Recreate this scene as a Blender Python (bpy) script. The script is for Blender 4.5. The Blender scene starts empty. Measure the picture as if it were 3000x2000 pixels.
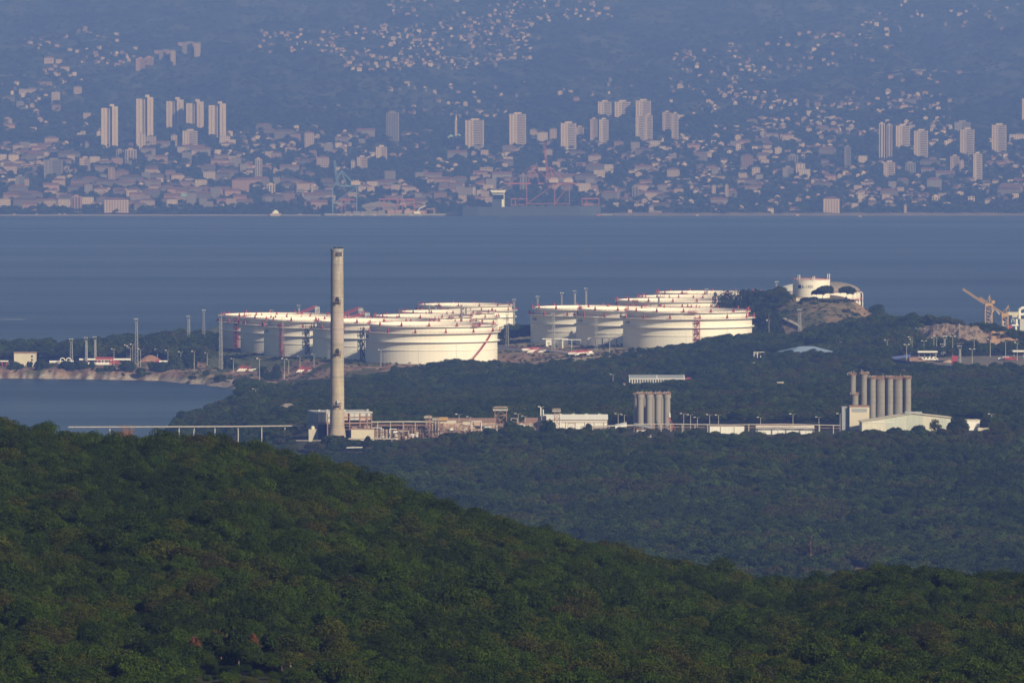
import bpy, math, random
import numpy as np
from mathutils import Vector, Matrix
R = math.radians
random.seed(7); rng = np.random.default_rng(7)
SC = bpy.context.scene
COL = SC.collection

# ------------------------------------------------------------------ camera
CAM_H = 165.0            # the photographer's hill, metres above the sea
FPX = 18300.0            # focal length in pixels of a 3000 px wide frame
TH = math.atan(671.0 / FPX)
cam = bpy.data.cameras.new('camera')
cam.sensor_width = 36.0; cam.lens = FPX / 3000 * 36.0
cam.clip_start = 5.0; cam.clip_end = 60000.0
camo = bpy.data.objects.new('camera', cam); COL.objects.link(camo)
camo.location = (0, 0, CAM_H); camo.rotation_euler = (math.pi / 2 - TH, 0, 0)
SC.camera = camo

# ------------------------------------------------------------------ world, sun, exposure
SUN_EL, SUN_AZ = 27.0, 140.0
w = bpy.data.worlds.new('World'); SC.world = w; w.use_nodes = True
sky = w.node_tree.nodes.new('ShaderNodeTexSky'); sky.sky_type = 'NISHITA'; sky.sun_disc = False
sky.sun_elevation = R(SUN_EL); sky.sun_rotation = R(SUN_AZ); sky.altitude = 100
w.node_tree.nodes['Background'].inputs[1].default_value = 0.052
w.node_tree.links.new(sky.outputs[0], w.node_tree.nodes['Background'].inputs[0])
sl = bpy.data.lights.new('sun', 'SUN'); sl.energy = 5.0; sl.angle = R(0.5); sl.color = (1.0, 0.895, 0.77)
so = bpy.data.objects.new('sun', sl); COL.objects.link(so)
sd = Vector((math.sin(R(SUN_AZ)) * math.cos(R(SUN_EL)), math.cos(R(SUN_AZ)) * math.cos(R(SUN_EL)), math.sin(R(SUN_EL))))
so.rotation_euler = sd.to_track_quat('Z', 'Y').to_euler(); so.location = sd * 5000
SC.view_settings.view_transform = 'Standard'; SC.view_settings.look = 'None'
SC.view_settings.exposure = 0.08; SC.view_settings.gamma = 1.0
SC.cycles.max_bounces = 4; SC.cycles.diffuse_bounces = 2; SC.cycles.glossy_bounces = 2
SC.cycles.transmission_bounces = 2; SC.cycles.volume_bounces = 0; SC.cycles.use_denoising = True
HAZE = dict(density=1.33e-4, color=(0.162, 0.282, 0.80), absorb=0.60)

# ------------------------------------------------------------------ placing on the ground
def zat(py, Y):
    t = (py - 1000.0) / FPX
    return CAM_H - Y * (math.sin(TH) + t * math.cos(TH)) / (math.cos(TH) - t * math.sin(TH))
def xat(px, Y, z=20.0):
    return (px - 1500.0) / FPX * (Y * math.cos(TH) + (CAM_H - z) * math.sin(TH))
def pyof(Y, z):
    h = CAM_H - z
    return 1000 + FPX * (h * math.cos(TH) - Y * math.sin(TH)) / (Y * math.cos(TH) + h * math.sin(TH))
def ppm(Y): return FPX / Y

# ------------------------------------------------------------------ noise
class Noise:
    def __init__(s, seed):
        s.g = np.random.default_rng(seed).random((256, 256))
    def one(s, x, y):
        xi = np.floor(x).astype(int); yi = np.floor(y).astype(int)
        fx = x - xi; fy = y - yi; fx = fx * fx * (3 - 2 * fx); fy = fy * fy * (3 - 2 * fy)
        a = s.g[xi % 256, yi % 256]; b = s.g[(xi + 1) % 256, yi % 256]
        c = s.g[xi % 256, (yi + 1) % 256]; d = s.g[(xi + 1) % 256, (yi + 1) % 256]
        return (a * (1 - fx) + b * fx) * (1 - fy) + (c * (1 - fx) + d * fx) * fy
    def fbm(s, x, y, o=4):
        x = np.asarray(x, float); y = np.asarray(y, float); t = 0; a = 0.5; n = 0
        for i in range(o):
            t = t + a * s.one(x + 17.3 * i, y + 9.1 * i); n += a; a *= 0.5; x = x * 2.03; y = y * 2.03
        return t / n
NZ = Noise(3); NZ2 = Noise(11)

# ------------------------------------------------------------------ mesh helper
class MB:
    def __init__(s): s.v = []; s.f = []; s.m = []
    def add(s, vs, fs, m=0):
        b = len(s.v); s.v += [tuple(v) for v in vs]; s.f += [tuple(i + b for i in f) for f in fs]; s.m += [m] * len(fs)
    def hexa(s, p, m=0):
        s.add(p, [(0, 3, 2, 1), (4, 5, 6, 7), (0, 1, 5, 4), (1, 2, 6, 5), (2, 3, 7, 6), (3, 0, 4, 7)], m)
    def box(s, x0, x1, y0, y1, z0, z1, m=0):
        s.hexa([(x0, y0, z0), (x1, y0, z0), (x1, y1, z0), (x0, y1, z0), (x0, y0, z1), (x1, y0, z1), (x1, y1, z1), (x0, y1, z1)], m)
    def quad(s, a, b, c, d, m=0): s.add([a, b, c, d], [(0, 1, 2, 3)], m)
    def bar(s, p0, p1, w, m=0, w2=None):
        p0 = Vector(p0); p1 = Vector(p1); d = (p1 - p0)
        if d.length < 1e-6: return
        d.normalize(); u = d.cross(Vector((0, 0, 1)))
        if u.length < 1e-3: u = Vector((1, 0, 0))
        u.normalize(); v = d.cross(u); w2 = w if w2 is None else w2; a = w / 2; b = w2 / 2
        q = [p0 - u * a - v * a, p0 + u * a - v * a, p0 + u * a + v * a, p0 - u * a + v * a,
             p1 - u * b - v * b, p1 + u * b - v * b, p1 + u * b + v * b, p1 - u * b + v * b]
        s.hexa(q, m)
    def path(s, pts, r, n=8, m=0, r2=None):
        for a, b in zip(pts[:-1], pts[1:]): s.tube(a, b, r, r, n, m)
    def tube(s, p0, p1, r0, r1=None, n=10, m=0):
        r1 = r0 if r1 is None else r1
        p0 = Vector(p0); p1 = Vector(p1); d = (p1 - p0).normalized(); u = d.cross(Vector((0, 0, 1)))
        if u.length < 1e-3: u = Vector((1, 0, 0))
        u.normalize(); v = u.cross(d)
        vs = []
        for p, r in ((p0, r0), (p1, r1)):
            for i in range(n):
                a = 2 * math.pi * i / n; vs.append(p + u * (r * math.cos(a)) + v * (r * math.sin(a)))
        fs = [(i, (i + 1) % n, n + (i + 1) % n, n + i) for i in range(n)]
        fs += [tuple(range(n))[::-1], tuple(range(n, 2 * n))]
        s.add(vs, fs, m)
    def lathe(s, prof, n=32, cx=0, cy=0, m=0, a0=0.0, a1=2 * math.pi):
        full = abs(a1 - a0 - 2 * math.pi) < 1e-6; k = n if full else n + 1
        vs = [(cx + r * math.cos(a0 + (a1 - a0) * i / n), cy + r * math.sin(a0 + (a1 - a0) * i / n), z) for r, z in prof for i in range(k)]
        fs = []
        for j in range(len(prof) - 1):
            for i in range(n):
                i2 = (i + 1) % k; fs.append((j * k + i, j * k + i2, (j + 1) * k + i2, (j + 1) * k + i))
        s.add(vs, fs, m)
    def ring(s, r0, r1, z0, z1, n=48, cx=0, cy=0, m=0):
        s.lathe([(r0, z0), (r1, z0), (r1, z1), (r0, z1), (r0, z0)], n, cx, cy, m)
    def torus_arc(s, c, rad, r, a0, a1, ax, n=8, m=0):
        pts = [(c[0] + ax[0] * rad * math.cos(a), c[1] + ax[1] * rad * math.cos(a), c[2] + rad * math.sin(a)) for a in np.linspace(a0, a1, n)]
        s.path(pts, r, 6, m)
    def gable(s, x0, x1, y0, y1, z0, zr, ov=0.4, t=0.25, m=0, along='x'):
        # ridge runs along x (or y)
        if along == 'x':
            ym = (y0 + y1) / 2
            for ya in (y0 - ov, y1 + ov):
                s.hexa([(x0 - ov, ya, z0), (x1 + ov, ya, z0), (x1 + ov, ym, zr), (x0 - ov, ym, zr),
                        (x0 - ov, ya, z0 + t), (x1 + ov, ya, z0 + t), (x1 + ov, ym, zr + t), (x0 - ov, ym, zr + t)], m)
        else:
            xm = (x0 + x1) / 2
            for xa in (x0 - ov, x1 + ov):
                s.hexa([(xa, y0 - ov, z0), (xa, y1 + ov, z0), (xm, y1 + ov, zr), (xm, y0 - ov, zr),
                        (xa, y0 - ov, z0 + t), (xa, y1 + ov, z0 + t), (xm, y1 + ov, zr + t), (xm, y0 - ov, zr + t)], m)
    def hip(s, x0, x1, y0, y1, z0, zr, ov=0.5, m=0):
        x0 -= ov; x1 += ov; y0 -= ov; y1 += ov
        if (x1 - x0) >= (y1 - y0):
            d = (y1 - y0) / 2; ym = (y0 + y1) / 2; a = (x0 + d, ym, zr); b = (x1 - d + 0.01, ym, zr)
            s.add([(x0, y0, z0), (x1, y0, z0), (x1, y1, z0), (x0, y1, z0), a, b],
                  [(0, 1, 5, 4), (1, 2, 5), (2, 3, 4, 5), (3, 0, 4), (3, 2, 1, 0)], m)
        else:
            d = (x1 - x0) / 2; xm = (x0 + x1) / 2; a = (xm, y0 + d, zr); b = (xm, y1 - d + 0.01, zr)
            s.add([(x0, y0, z0), (x1, y0, z0), (x1, y1, z0), (x0, y1, z0), a, b],
                  [(0, 1, 4), (1, 2, 5, 4), (2, 3, 5), (3, 0, 4, 5), (3, 2, 1, 0)], m)
    def mesh(s, name, mats):
        me = bpy.data.meshes.new(name); me.from_pydata(s.v, [], s.f)
        for m in (mats if isinstance(mats, (list, tuple)) else [mats]): me.materials.append(m)
        if any(s.m): me.polygons.foreach_set('material_index', s.m)
        me.update(); return me
    def build(s, name, mats, parent=None, loc=(0, 0, 0), rz=0.0, smooth=False):
        me = s.mesh(name, mats)
        if smooth:
            me.polygons.foreach_set('use_smooth', [True] * len(me.polygons))
            me.set_sharp_from_angle(angle=R(35))
        return link(name, me, parent, loc, rz)
def link(name, me, parent=None, loc=(0, 0, 0), rz=0.0):
    o = bpy.data.objects.new(name, me); COL.objects.link(o); o.parent = parent
    o.location = loc; o.rotation_euler = (0, 0, rz); return o
def tag(o, label=None, cat=None, group=None, kind=None):
    if label: o['label'] = label
    if cat: o['category'] = cat
    if group: o['group'] = group
    if kind: o['kind'] = kind
    return o
def thing(name, label, cat, loc=(0, 0, 0), rz=0.0, group=None):
    o = bpy.data.objects.new(name, None); COL.objects.link(o); o.empty_display_size = 2
    o.location = loc; o.rotation_euler = (0, 0, rz)
    return tag(o, label, cat, group)
def copy_tree(o, parent=None):
    c = o.copy(); COL.objects.link(c); c.parent = parent
    for ch in list(o.children): copy_tree(ch, c)
    return c
def dup(root, loc, rz, label, scale=None):
    c = copy_tree(root); c.location = loc; c.rotation_euler = (0, 0, rz); c['label'] = label
    if scale is not None: c.scale = scale
    return c

# ------------------------------------------------------------------ materials
def nodes(name):
    m = bpy.data.materials.new(name); m.use_nodes = True
    nt = m.node_tree; b = nt.nodes['Principled BSDF']; return m, nt, b
def mix(nt, fac, a, b, blend='MIX'):
    n = nt.nodes.new('ShaderNodeMix'); n.data_type = 'RGBA'; n.blend_type = blend
    for i, v in ((0, fac), (6, a), (7, b)):
        if hasattr(v, 'is_linked') or hasattr(v, 'links'): nt.links.new(v, n.inputs[i])
        else: n.inputs[i].default_value = (tuple(v) + (1,)) if isinstance(v, tuple) and len(v) == 3 else v
    return n.outputs[2]
def noise(nt, scale, coord='Object', detail=4, stretch=None, rough=0.6):
    tc = nt.nodes.new('ShaderNodeTexCoord'); out = tc.outputs[coord]
    if stretch:
        mp = nt.nodes.new('ShaderNodeMapping'); mp.inputs['Scale'].default_value = stretch
        nt.links.new(out, mp.inputs[0]); out = mp.outputs[0]
    n = nt.nodes.new('ShaderNodeTexNoise'); n.inputs['Scale'].default_value = scale
    n.inputs['Detail'].default_value = detail; n.inputs['Roughness'].default_value = rough
    nt.links.new(out, n.inputs['Vector']); return n.outputs['Fac']
def ramp(nt, src, stops, interp='LINEAR'):
    r = nt.nodes.new('ShaderNodeValToRGB'); r.color_ramp.interpolation = interp
    e = r.color_ramp.elements
    while len(e) < len(stops): e.new(0.5)
    for i, (p, c) in enumerate(stops):
        e[i].position = p; e[i].color = (c + (1,)) if isinstance(c, tuple) and len(c) == 3 else (c, c, c, 1)
    nt.links.new(src, r.inputs[0]); return r.outputs[0]
def mat(name, col, rough=0.7, dirt=0.25, dscale=0.5, dcol=None, stretch=None, metal=0.0, bump=0.0, spec=0.3):
    m, nt, b = nodes(name)
    dc = dcol or tuple(c * 0.55 for c in col)
    f = ramp(nt, noise(nt, dscale, stretch=stretch), [(0.35, 0.0), (0.75, 1.0)])
    mm = nt.nodes.new('ShaderNodeMath'); mm.operation = 'MULTIPLY'; mm.inputs[1].default_value = dirt
    nt.links.new(f, mm.inputs[0])
    nt.links.new(mix(nt, mm.outputs[0], col, dc), b.inputs['Base Color'])
    b.inputs['Roughness'].default_value = rough; b.inputs['Metallic'].default_value = metal
    b.inputs['Specular IOR Level'].default_value = spec
    if bump:
        bp = nt.nodes.new('ShaderNodeBump'); bp.inputs['Strength'].default_value = bump; bp.inputs['Distance'].default_value = 0.3
        nt.links.new(noise(nt, dscale * 3), bp.inputs['Height']); nt.links.new(bp.outputs[0], b.inputs['Normal'])
    return m
M = {}
M['tank'] = mat('tank_paint', (0.84, 0.80, 0.72), 0.5, 0.30, 0.11, (0.62, 0.57, 0.49), (1, 1, 0.12))
M['tank_roof'] = mat('tank_roof_paint', (0.62, 0.60, 0.55), 0.6, 0.4, 0.1)
M['red'] = mat('red_paint', (0.33, 0.055, 0.065), 0.5, 0.3, 0.8, (0.3, 0.05, 0.05))
M['white'] = mat('white_paint', (0.78, 0.76, 0.71), 0.6, 0.3, 0.3, (0.5, 0.47, 0.4))
M['cream'] = mat('cream_wall', (0.62, 0.56, 0.44), 0.8, 0.45, 0.3, (0.45, 0.40, 0.30), (1, 1, 0.3))
M['peach'] = mat('peach_panel', (0.50, 0.37, 0.29), 0.8, 0.4, 0.3, (0.42, 0.26, 0.18), (1, 1, 0.3))
M['grey'] = mat('grey_steel', (0.30, 0.30, 0.30), 0.6, 0.3, 0.6)
M['pale_grey'] = mat('pale_grey_paint', (0.52, 0.51, 0.48), 0.7, 0.35, 0.4, (0.33, 0.3, 0.27), (1, 1, 0.3))
M['dark'] = mat('dark_opening', (0.035, 0.035, 0.04), 0.8, 0.3, 1.0)
M['black'] = mat('black_lettering', (0.03, 0.03, 0.035), 0.7, 0.1, 1.0)
M['navy'] = mat('navy_emblem', (0.03, 0.04, 0.12), 0.6, 0.1, 1.0)
M['rust'] = mat('rusty_steel', (0.26, 0.14, 0.10), 0.8, 0.6, 0.8, (0.42, 0.33, 0.26))
M['pipe'] = mat('aluminium_cladding', (0.50, 0.46, 0.40), 0.5, 0.5, 0.7, (0.26, 0.17, 0.12))
M['conc'] = mat('silo_concrete', (0.27, 0.25, 0.215), 0.9, 0.65, 0.35, (0.12, 0.115, 0.10), (1, 1, 0.45), bump=0.2)
M['silo'] = mat('silo_steel', (0.27, 0.25, 0.22), 0.7, 0.5, 0.5, (0.22, 0.20, 0.18), (1, 1, 0.3))
M['greywall'] = mat('blue_grey_cladding', (0.33, 0.35, 0.37), 0.8, 0.3, 0.3)
M['glass'] = mat('window_glass', (0.05, 0.06, 0.07), 0.15, 0.2, 1.0, spec=0.6)
M['blueroof'] = mat('blue_grey_sheet_roof', (0.22, 0.30, 0.42), 0.6, 0.3, 0.2)
M['bluefence'] = mat('blue_fence', (0.05, 0.09, 0.30), 0.7, 0.3, 0.3)
M['yellow'] = mat('ochre_crane_paint', (0.46, 0.29, 0.11), 0.7, 0.5, 0.5, (0.35, 0.2, 0.12))
M['asphalt'] = mat('asphalt', (0.10, 0.10, 0.10), 0.9, 0.3, 0.2)
M['gravel'] = mat('gravel_yard', (0.20, 0.18, 0.15), 0.95, 0.5, 0.05, (0.14, 0.13, 0.10))
M['gravelheap'] = mat('gravel_heap', (0.27, 0.23, 0.19), 0.95, 0.5, 0.4, bump=0.5)
M['dkgreen'] = mat('green_copper_roof', (0.22, 0.36, 0.33), 0.7, 0.3, 0.3)
M['roadpath'] = mat('pale_concrete_track', (0.42, 0.38, 0.32), 0.9, 0.3, 0.2)
M['portred'] = mat('crane_red', (0.33, 0.10, 0.07), 0.6, 0.2, 0.2)
M['portblue'] = mat('crane_blue', (0.14, 0.24, 0.34), 0.6, 0.2, 0.2)
M['hull'] = mat('grey_blue_hull', (0.055, 0.07, 0.085), 0.5, 0.3, 0.05)
M['bark'] = mat('pale_bark', (0.34, 0.27, 0.20), 0.9, 0.5, 2.0)
M['rustbark'] = mat('red_brown_bark', (0.28, 0.15, 0.10), 0.9, 0.5, 2.0)

def chimney_mat():
    m, nt, b = nodes('chimney_concrete')
    tc = nt.nodes.new('ShaderNodeTexCoord'); sp = nt.nodes.new('ShaderNodeSeparateXYZ'); nt.links.new(tc.outputs['Object'], sp.inputs[0])
    mr = nt.nodes.new('ShaderNodeMapRange'); mr.inputs[1].default_value = 0; mr.inputs[2].default_value = 83
    nt.links.new(sp.outputs[2], mr.inputs[0])
    a = (0.44, 0.37, 0.27); c = (0.46, 0.375, 0.335); d = (0.40, 0.35, 0.265)
    col = ramp(nt, mr.outputs[0], [(0.0, a), (0.24, (0.47, 0.395, 0.275)), (0.32, d), (0.335, (0.46, 0.385, 0.29)), (0.375, a), (0.385, d), (0.505, c), (0.67, (0.42, 0.36, 0.29)), (0.76, (0.375, 0.33, 0.265)), (0.86, (0.37, 0.325, 0.275))], 'CONSTANT')
    f1 = ramp(nt, noise(nt, 0.35, stretch=(1, 1, 0.25)), [(0.38, 0.0), (0.7, 0.7)])
    col = mix(nt, f1, col, (0.25, 0.21, 0.165))
    so_ = ramp(nt, mr.outputs[0], [(0.93, 0.0), (1.0, 0.45)]); col = mix(nt, so_, col, (0.12, 0.11, 0.10))
    wv = nt.nodes.new('ShaderNodeTexWave'); wv.bands_direction = 'Z'; wv.inputs['Scale'].default_value = 0.16; wv.inputs['Distortion'].default_value = 0.6; nt.links.new(tc.outputs['Object'], wv.inputs[0])
    col = mix(nt, ramp(nt, wv.outputs[1], [(0.0, 0.28), (0.12, 0.0)]), col, (0.2, 0.17, 0.14))
    # pale lime blotches near the top
    up = ramp(nt, mr.outputs[0], [(0.6, 0.0), (0.9, 0.55)])
    f2 = ramp(nt, noise(nt, 0.9, stretch=(1, 1, 0.4), detail=5), [(0.52, 0.0), (0.62, 1.0)])
    mm = nt.nodes.new('ShaderNodeMath'); mm.operation = 'MULTIPLY'; nt.links.new(up, mm.inputs[0]); nt.links.new(f2, mm.inputs[1])
    col = mix(nt, mm.outputs[0], col, (0.52, 0.48, 0.42))
    nt.links.new(col, b.inputs['Base Color']); b.inputs['Roughness'].default_value = 0.9
    return m
M['chimney'] = chimney_mat()

FOL = {'dark': (0.027, 0.041, 0.007), 'mid': (0.038, 0.059, 0.008), 'bright': (0.048, 0.077, 0.008),
       'olive': (0.054, 0.065, 0.009), 'brown': (0.051, 0.051, 0.013)}
def foliage_mat(name, col):
    m, nt, b = nodes(name)
    at = nt.nodes.new('ShaderNodeAttribute'); at.attribute_name = 'tone'
    oi = nt.nodes.new('ShaderNodeObjectInfo')
    k = ramp(nt, at.outputs['Fac'], [(0.0, tuple(c * 0.62 for c in col)), (0.6, col), (1.0, tuple(min(1, c * 1.35) for c in col))])
    v = ramp(nt, oi.outputs['Random'], [(0.0, (0.80, 0.86, 0.9)), (0.5, (1, 1, 1)), (1.0, (1.22, 1.14, 0.9))])
    c = mix(nt, 1.0, k, v, 'MULTIPLY')
    nt.links.new(c, b.inputs['Base Color']); b.inputs['Roughness'].default_value = 0.8
    b.inputs['Specular IOR Level'].default_value = 0.04
    tr = nt.nodes.new('ShaderNodeBsdfTranslucent'); nt.links.new(c, tr.inputs[0])
    ms = nt.nodes.new('ShaderNodeMixShader'); ms.inputs[0].default_value = 0.18
    nt.links.new(b.outputs[0], ms.inputs[1]); nt.links.new(tr.outputs[0], ms.inputs[2])
    nt.links.new(ms.outputs[0], nt.nodes['Material Output'].inputs[0])
    return m
for k, c in FOL.items(): M['fol_' + k] = foliage_mat(k + '_foliage', c)
M['fol_red'] = foliage_mat('withered_foliage', (0.13, 0.06, 0.03))

def water_mat():
    m, nt, b = nodes('sea_water')
    b.inputs['Base Color'].default_value = (0.008, 0.025, 0.05, 1)
    big = noise(nt, 0.0016, stretch=(0.45, 1.6, 1), detail=5, rough=0.65)
    band = noise(nt, 0.004, stretch=(0.12, 1.4, 1), detail=4, rough=0.6)
    ad = nt.nodes.new('ShaderNodeMath'); ad.operation = 'ADD'; nt.links.new(big, ad.inputs[0]); nt.links.new(band, ad.inputs[1])
    r = ramp(nt, ad.outputs[0], [(0.40, 0.30), (0.60, 0.42)])
    ad2 = nt.nodes.new('ShaderNodeMath'); ad2.operation = 'MULTIPLY'; ad2.inputs[1].default_value = 0.5
    nt.links.new(ad.outputs[0], ad2.inputs[0]); nt.links.new(ad2.outputs[0], r.node.inputs[0])
    nt.links.new(r, b.inputs['Roughness'])
    bp = nt.nodes.new('ShaderNodeBump'); bp.inputs['Strength'].default_value = 1.0; bp.inputs['Distance'].default_value = 1.6
    nt.links.new(noise(nt, 0.05, stretch=(0.5, 1.0, 1), detail=6, rough=0.7), bp.inputs['Height'])
    nt.links.new(bp.outputs[0], b.inputs['Normal'])
    return m
M['water'] = water_mat()

def ground_mat(name, scale, bump, dist):
    m, nt, b = nodes(name)
    at = nt.nodes.new('ShaderNodeVertexColor'); at.layer_name = 'soil'
    f = noise(nt, scale, detail=8, rough=0.7)
    v = ramp(nt, f, [(0.3, (0.55, 0.55, 0.55)), (0.5, (1, 1, 1)), (0.72, (1.45, 1.4, 1.35))])
    nt.links.new(mix(nt, 1.0, at.outputs[0], v, 'MULTIPLY'), b.inputs['Base Color'])
    b.inputs['Roughness'].default_value = 0.95; b.inputs['Specular IOR Level'].default_value = 0.1
    bp = nt.nodes.new('ShaderNodeBump'); bp.inputs['Strength'].default_value = bump; bp.inputs['Distance'].default_value = dist
    nt.links.new(noise(nt, scale * 1.5, detail=6), bp.inputs['Height']); nt.links.new(bp.outputs[0], b.inputs['Normal'])
    return m
M['near_ground'] = ground_mat('earth_and_rock', 0.25, 0.8, 1.5)
M['mountain'] = ground_mat('wooded_mountainside', 0.02, 1.0, 9.0)

# ------------------------------------------------------------------ near land
def lerp_tab(u, tab):
    return np.interp(u, [t[0] for t in tab], [t[1] for t in tab])
RIDGE_PX = [(-900, 1215), (0, 1232), (100, 1240), (300, 1252), (460, 1252), (640, 1266), (800, 1292), (950, 1334), (1100, 1378), (1300, 1428), (1500, 1490), (1700, 1556), (1900, 1612), (2080, 1656), (2230, 1684), (2350, 1680), (2470, 1655), (2560, 1622), (2640, 1622), (2760, 1645), (3000, 1652), (3900, 1690)]
RIDGE_Y = [(-900, 960), (0, 900), (2100, 820), (3000, 800), (3900, 800)]
FG_TREE = 5.6
def ridge(u):
    Yr = lerp_tab(u, RIDGE_Y); p = lerp_tab(u, RIDGE_PX)
    return Yr, CAM_H - (p - 329.0) * Yr / FPX - np.interp(u, [0, 700, 1400], [4.5, 4.7, 5.8])
#        u      plant level      last land   bed          bed          bank top     plateau      far plateau  sea
COLS = [(-900, (2650, 3), (2760, 3), (2820, -3), (3868, -3), (3886, 5.0), (3990, 5.0), (4100, 5), (4130, -3)),
        (0,    (2650, 3), (2760, 3), (2820, -3), (3868, -3), (3886, 5.3), (3990, 5.5), (4100, 5), (4130, -3)),
        (300,  (2650, 3), (2760, 3), (2820, -3), (3856, -3), (3878, 5.5), (3990, 5.5), (4110, 5), (4140, -3)),
        (470,  (2650, 4), (2790, 4), (2860, -3), (3828, -3), (3862, 5.8), (4020, 6.5), (4200, 6), (4240, -3)),
        (530,  (2650, 6), (3180, 5), (3240, -3), (3800, -3), (3835, 5.0), (4030, 7.0), (4400, 6), (4450, -3)),
        (640,  (2650, 11), (3290, 6), (3350, -3), (3735, -3), (3790, 3.6), (4050, 6.5), (4650, 6), (4700, -3)),
        (690,  (2650, 16), (3330, 6), (3390, -3), (3690, -3), (3745, 2.6), (4060, 6.5), (4700, 6), (4760, -3)),
        (708,  (2650, 16), (3540, 7), (3590, 0), (3670, -1), (3740, 2.4), (4060, 6.5), (4700, 6), (4760, -3)),
        (730,  (2650, 18), (3500, 8), (3600, 3), (3660, 2), (3780, 3.0), (4050, 7.0), (4720, 6), (4780, -3)),
        (850,  (2650, 20), (3450, 7), (3600, 4), (3700, 2.5), (3800, 2.8), (3900, 9.3), (4720, 4), (4780, -3)),
        (1000, (2650, 20), (3450, 9), (3560, 8), (3640, 7), (3690, 8.0), (3775, 12.4), (4720, 4), (4780, -3)),
        (1250, (2650, 22), (3450, 9), (3540, 10), (3600, 10), (3680, 10.5), (3780, 12.8), (4720, 4), (4780, -3)),
        (1500, (2650, 23.5), (3400, 10), (3600, 13), (3680, 14), (3750, 14), (3870, 15.5), (4720, 4), (4780, -3)),
        (1825, (2650, 25), (3400, 12), (3560, 15), (3680, 16.5), (3780, 17.5), (3870, 18), (4720, 7), (4790, -3)),
        (2200, (2650, 25.5), (3400, 17), (3600, 21), (3700, 23), (3800, 24), (3900, 22), (4720, 8), (4800, -3)),
        (2400, (2650, 25.5), (3400, 18), (3560, 23), (3700, 23), (3800, 24), (3900, 25), (4720, 12), (4800, -3)),
        (2600, (2650, 25.5), (3350, 19), (3450, 22), (3640, 22.5), (3720, 24), (3900, 32), (4100, 20), (4250, -3)),
        (2800, (2650, 25.5), (3350, 18.5), (3450, 22), (3640, 22.5), (3715, 24), (3840, 33.5), (4100, 15), (4250, -3)),
        (3000, (2650, 25.5), (3350, 18.5), (3450, 22), (3640, 22.5), (3700, 23), (3820, 26.5), (4100, 10), (4250, -3)),
        (3900, (2650, 25.5), (3350, 18.5), (3450, 22), (3640, 22.5), (3700, 23), (3820, 26.5), (4100, 10), (4250, -3))]
PADS = []      # (x, Y, radius, z): level stands the tanks are built on
TANKS = [  # u centre, Y centre, base z, scale
    (1264, 3832, 12.2, 1), (1105, 3932, 10.9, 1), (957, 4032, 8.6, 1), (884, 4137, 6.6, 1), (816, 4242, 4.6, 1),
    (2014, 3921, 17.9, 1), (1872, 4022, 15.6, 1), (1734, 4122, 13.3, 1),
    (1240, 4340, 3.5, .88), (1311, 4440, 3.2, .88), (1366, 4560, 4.5, .88),
    (1966, 4400, 9.9, 1), (2027, 4505, 9.2, 1), (2077, 4610, 9.1, 1)]
for u, Y, z, s in TANKS: PADS.append((xat(u, Y, z), Y, 46 * s, z))
PADS.append((xat(2433, 4480), 4480, 26, 20.0)); PADS.append((xat(2352, 4600), 4600, 24, 20.0))
US = np.arange(-1400, 4401, 10.0)
YS = np.concatenate([np.arange(470, 1100, 10), np.arange(1100, 2640, 30), np.arange(2640, 4830, 9)]).astype(float)
GZ = np.zeros((len(US), len(YS)))
cu = np.array([c[0] for c in COLS])
for i, u in enumerate(US):
    Yr, zr = ridge(u)
    kn = [(470, CAM_H - (2200 - 329) * 470 / FPX - FG_TREE + 1.0), (560, CAM_H - (2010 - 329) * 560 / FPX - FG_TREE), (Yr, zr), (Yr + 60, zr - 3), (Yr + 250, zr - 25), (1500, 36), (1900, 20), (2300, 19.5), (2600, np.interp(u, [600, 1250, 1600, 3000], [15, 21.5, 25.6, 25.2])), (2640, np.interp(u, [-900, 600, 850, 1250, 1500, 3000], [3, 10, 25.5, 27, 29.6, 29.9])), (2735, np.interp(u, [-900, 600, 850, 1250, 1500, 3000], [3, 10, 25, 26.5, 28, 28]))]
    for k in range(2, 9):
        kn.append((np.interp(u, cu, [c[k][0] for c in COLS]), np.interp(u, cu, [c[k][1] for c in COLS])))
    GZ[i] = np.interp(YS, [a for a, b in kn], [b for a, b in kn])
UU, YY = np.meshgrid(US, YS, indexing='ij')
XX = (UU - 1500) / FPX * (YY + 5.0)
land = GZ > 0.5
_b = (UU < 900) & (YY > 3640) & (YY < 3960)
YJ = YY + np.where(_b, (NZ2.fbm(XX / 9, YY / 300) - 0.5) * 22, 0)
for _i in range(len(US)):
    if US[_i] < 900: GZ[_i] = np.interp(YJ[_i], YS, GZ[_i])
GZ += np.where(_b & (GZ > -0.3), (NZ2.fbm(XX / 3.5, YY / 6) - 0.45) * 1.8, 0)
GZ += np.where(land, 1, 0) * np.where(YY < 1000, (NZ.fbm(XX / 28, YY / 40) - 0.5) * 3.4, (NZ.fbm(XX / 60, YY / 80) - 0.5) * 3.0 * np.clip(GZ / 8, 0, 1))
# the knoll under the small tank
kd = np.sqrt(((XX - 202) / np.where(XX > 202, 60, 62)) ** 2 + ((YY - 4265) / np.where(YY < 4265, 330, 190)) ** 2)
kf = np.clip((1.0 - kd) / 0.62, 0, 1); kf = kf * kf * (3 - 2 * kf)
KN = kf > 0.02
GZ = np.where(KN, np.maximum(GZ, GZ + (39.0 - GZ) * kf), GZ)
for (x, y, r, z) in PADS:
    d = np.sqrt((XX - x) ** 2 + (YY - y) ** 2); f = np.clip((r + 10 - d) / 10, 0, 1)
    GZ = GZ * (1 - f) + z * f
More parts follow.
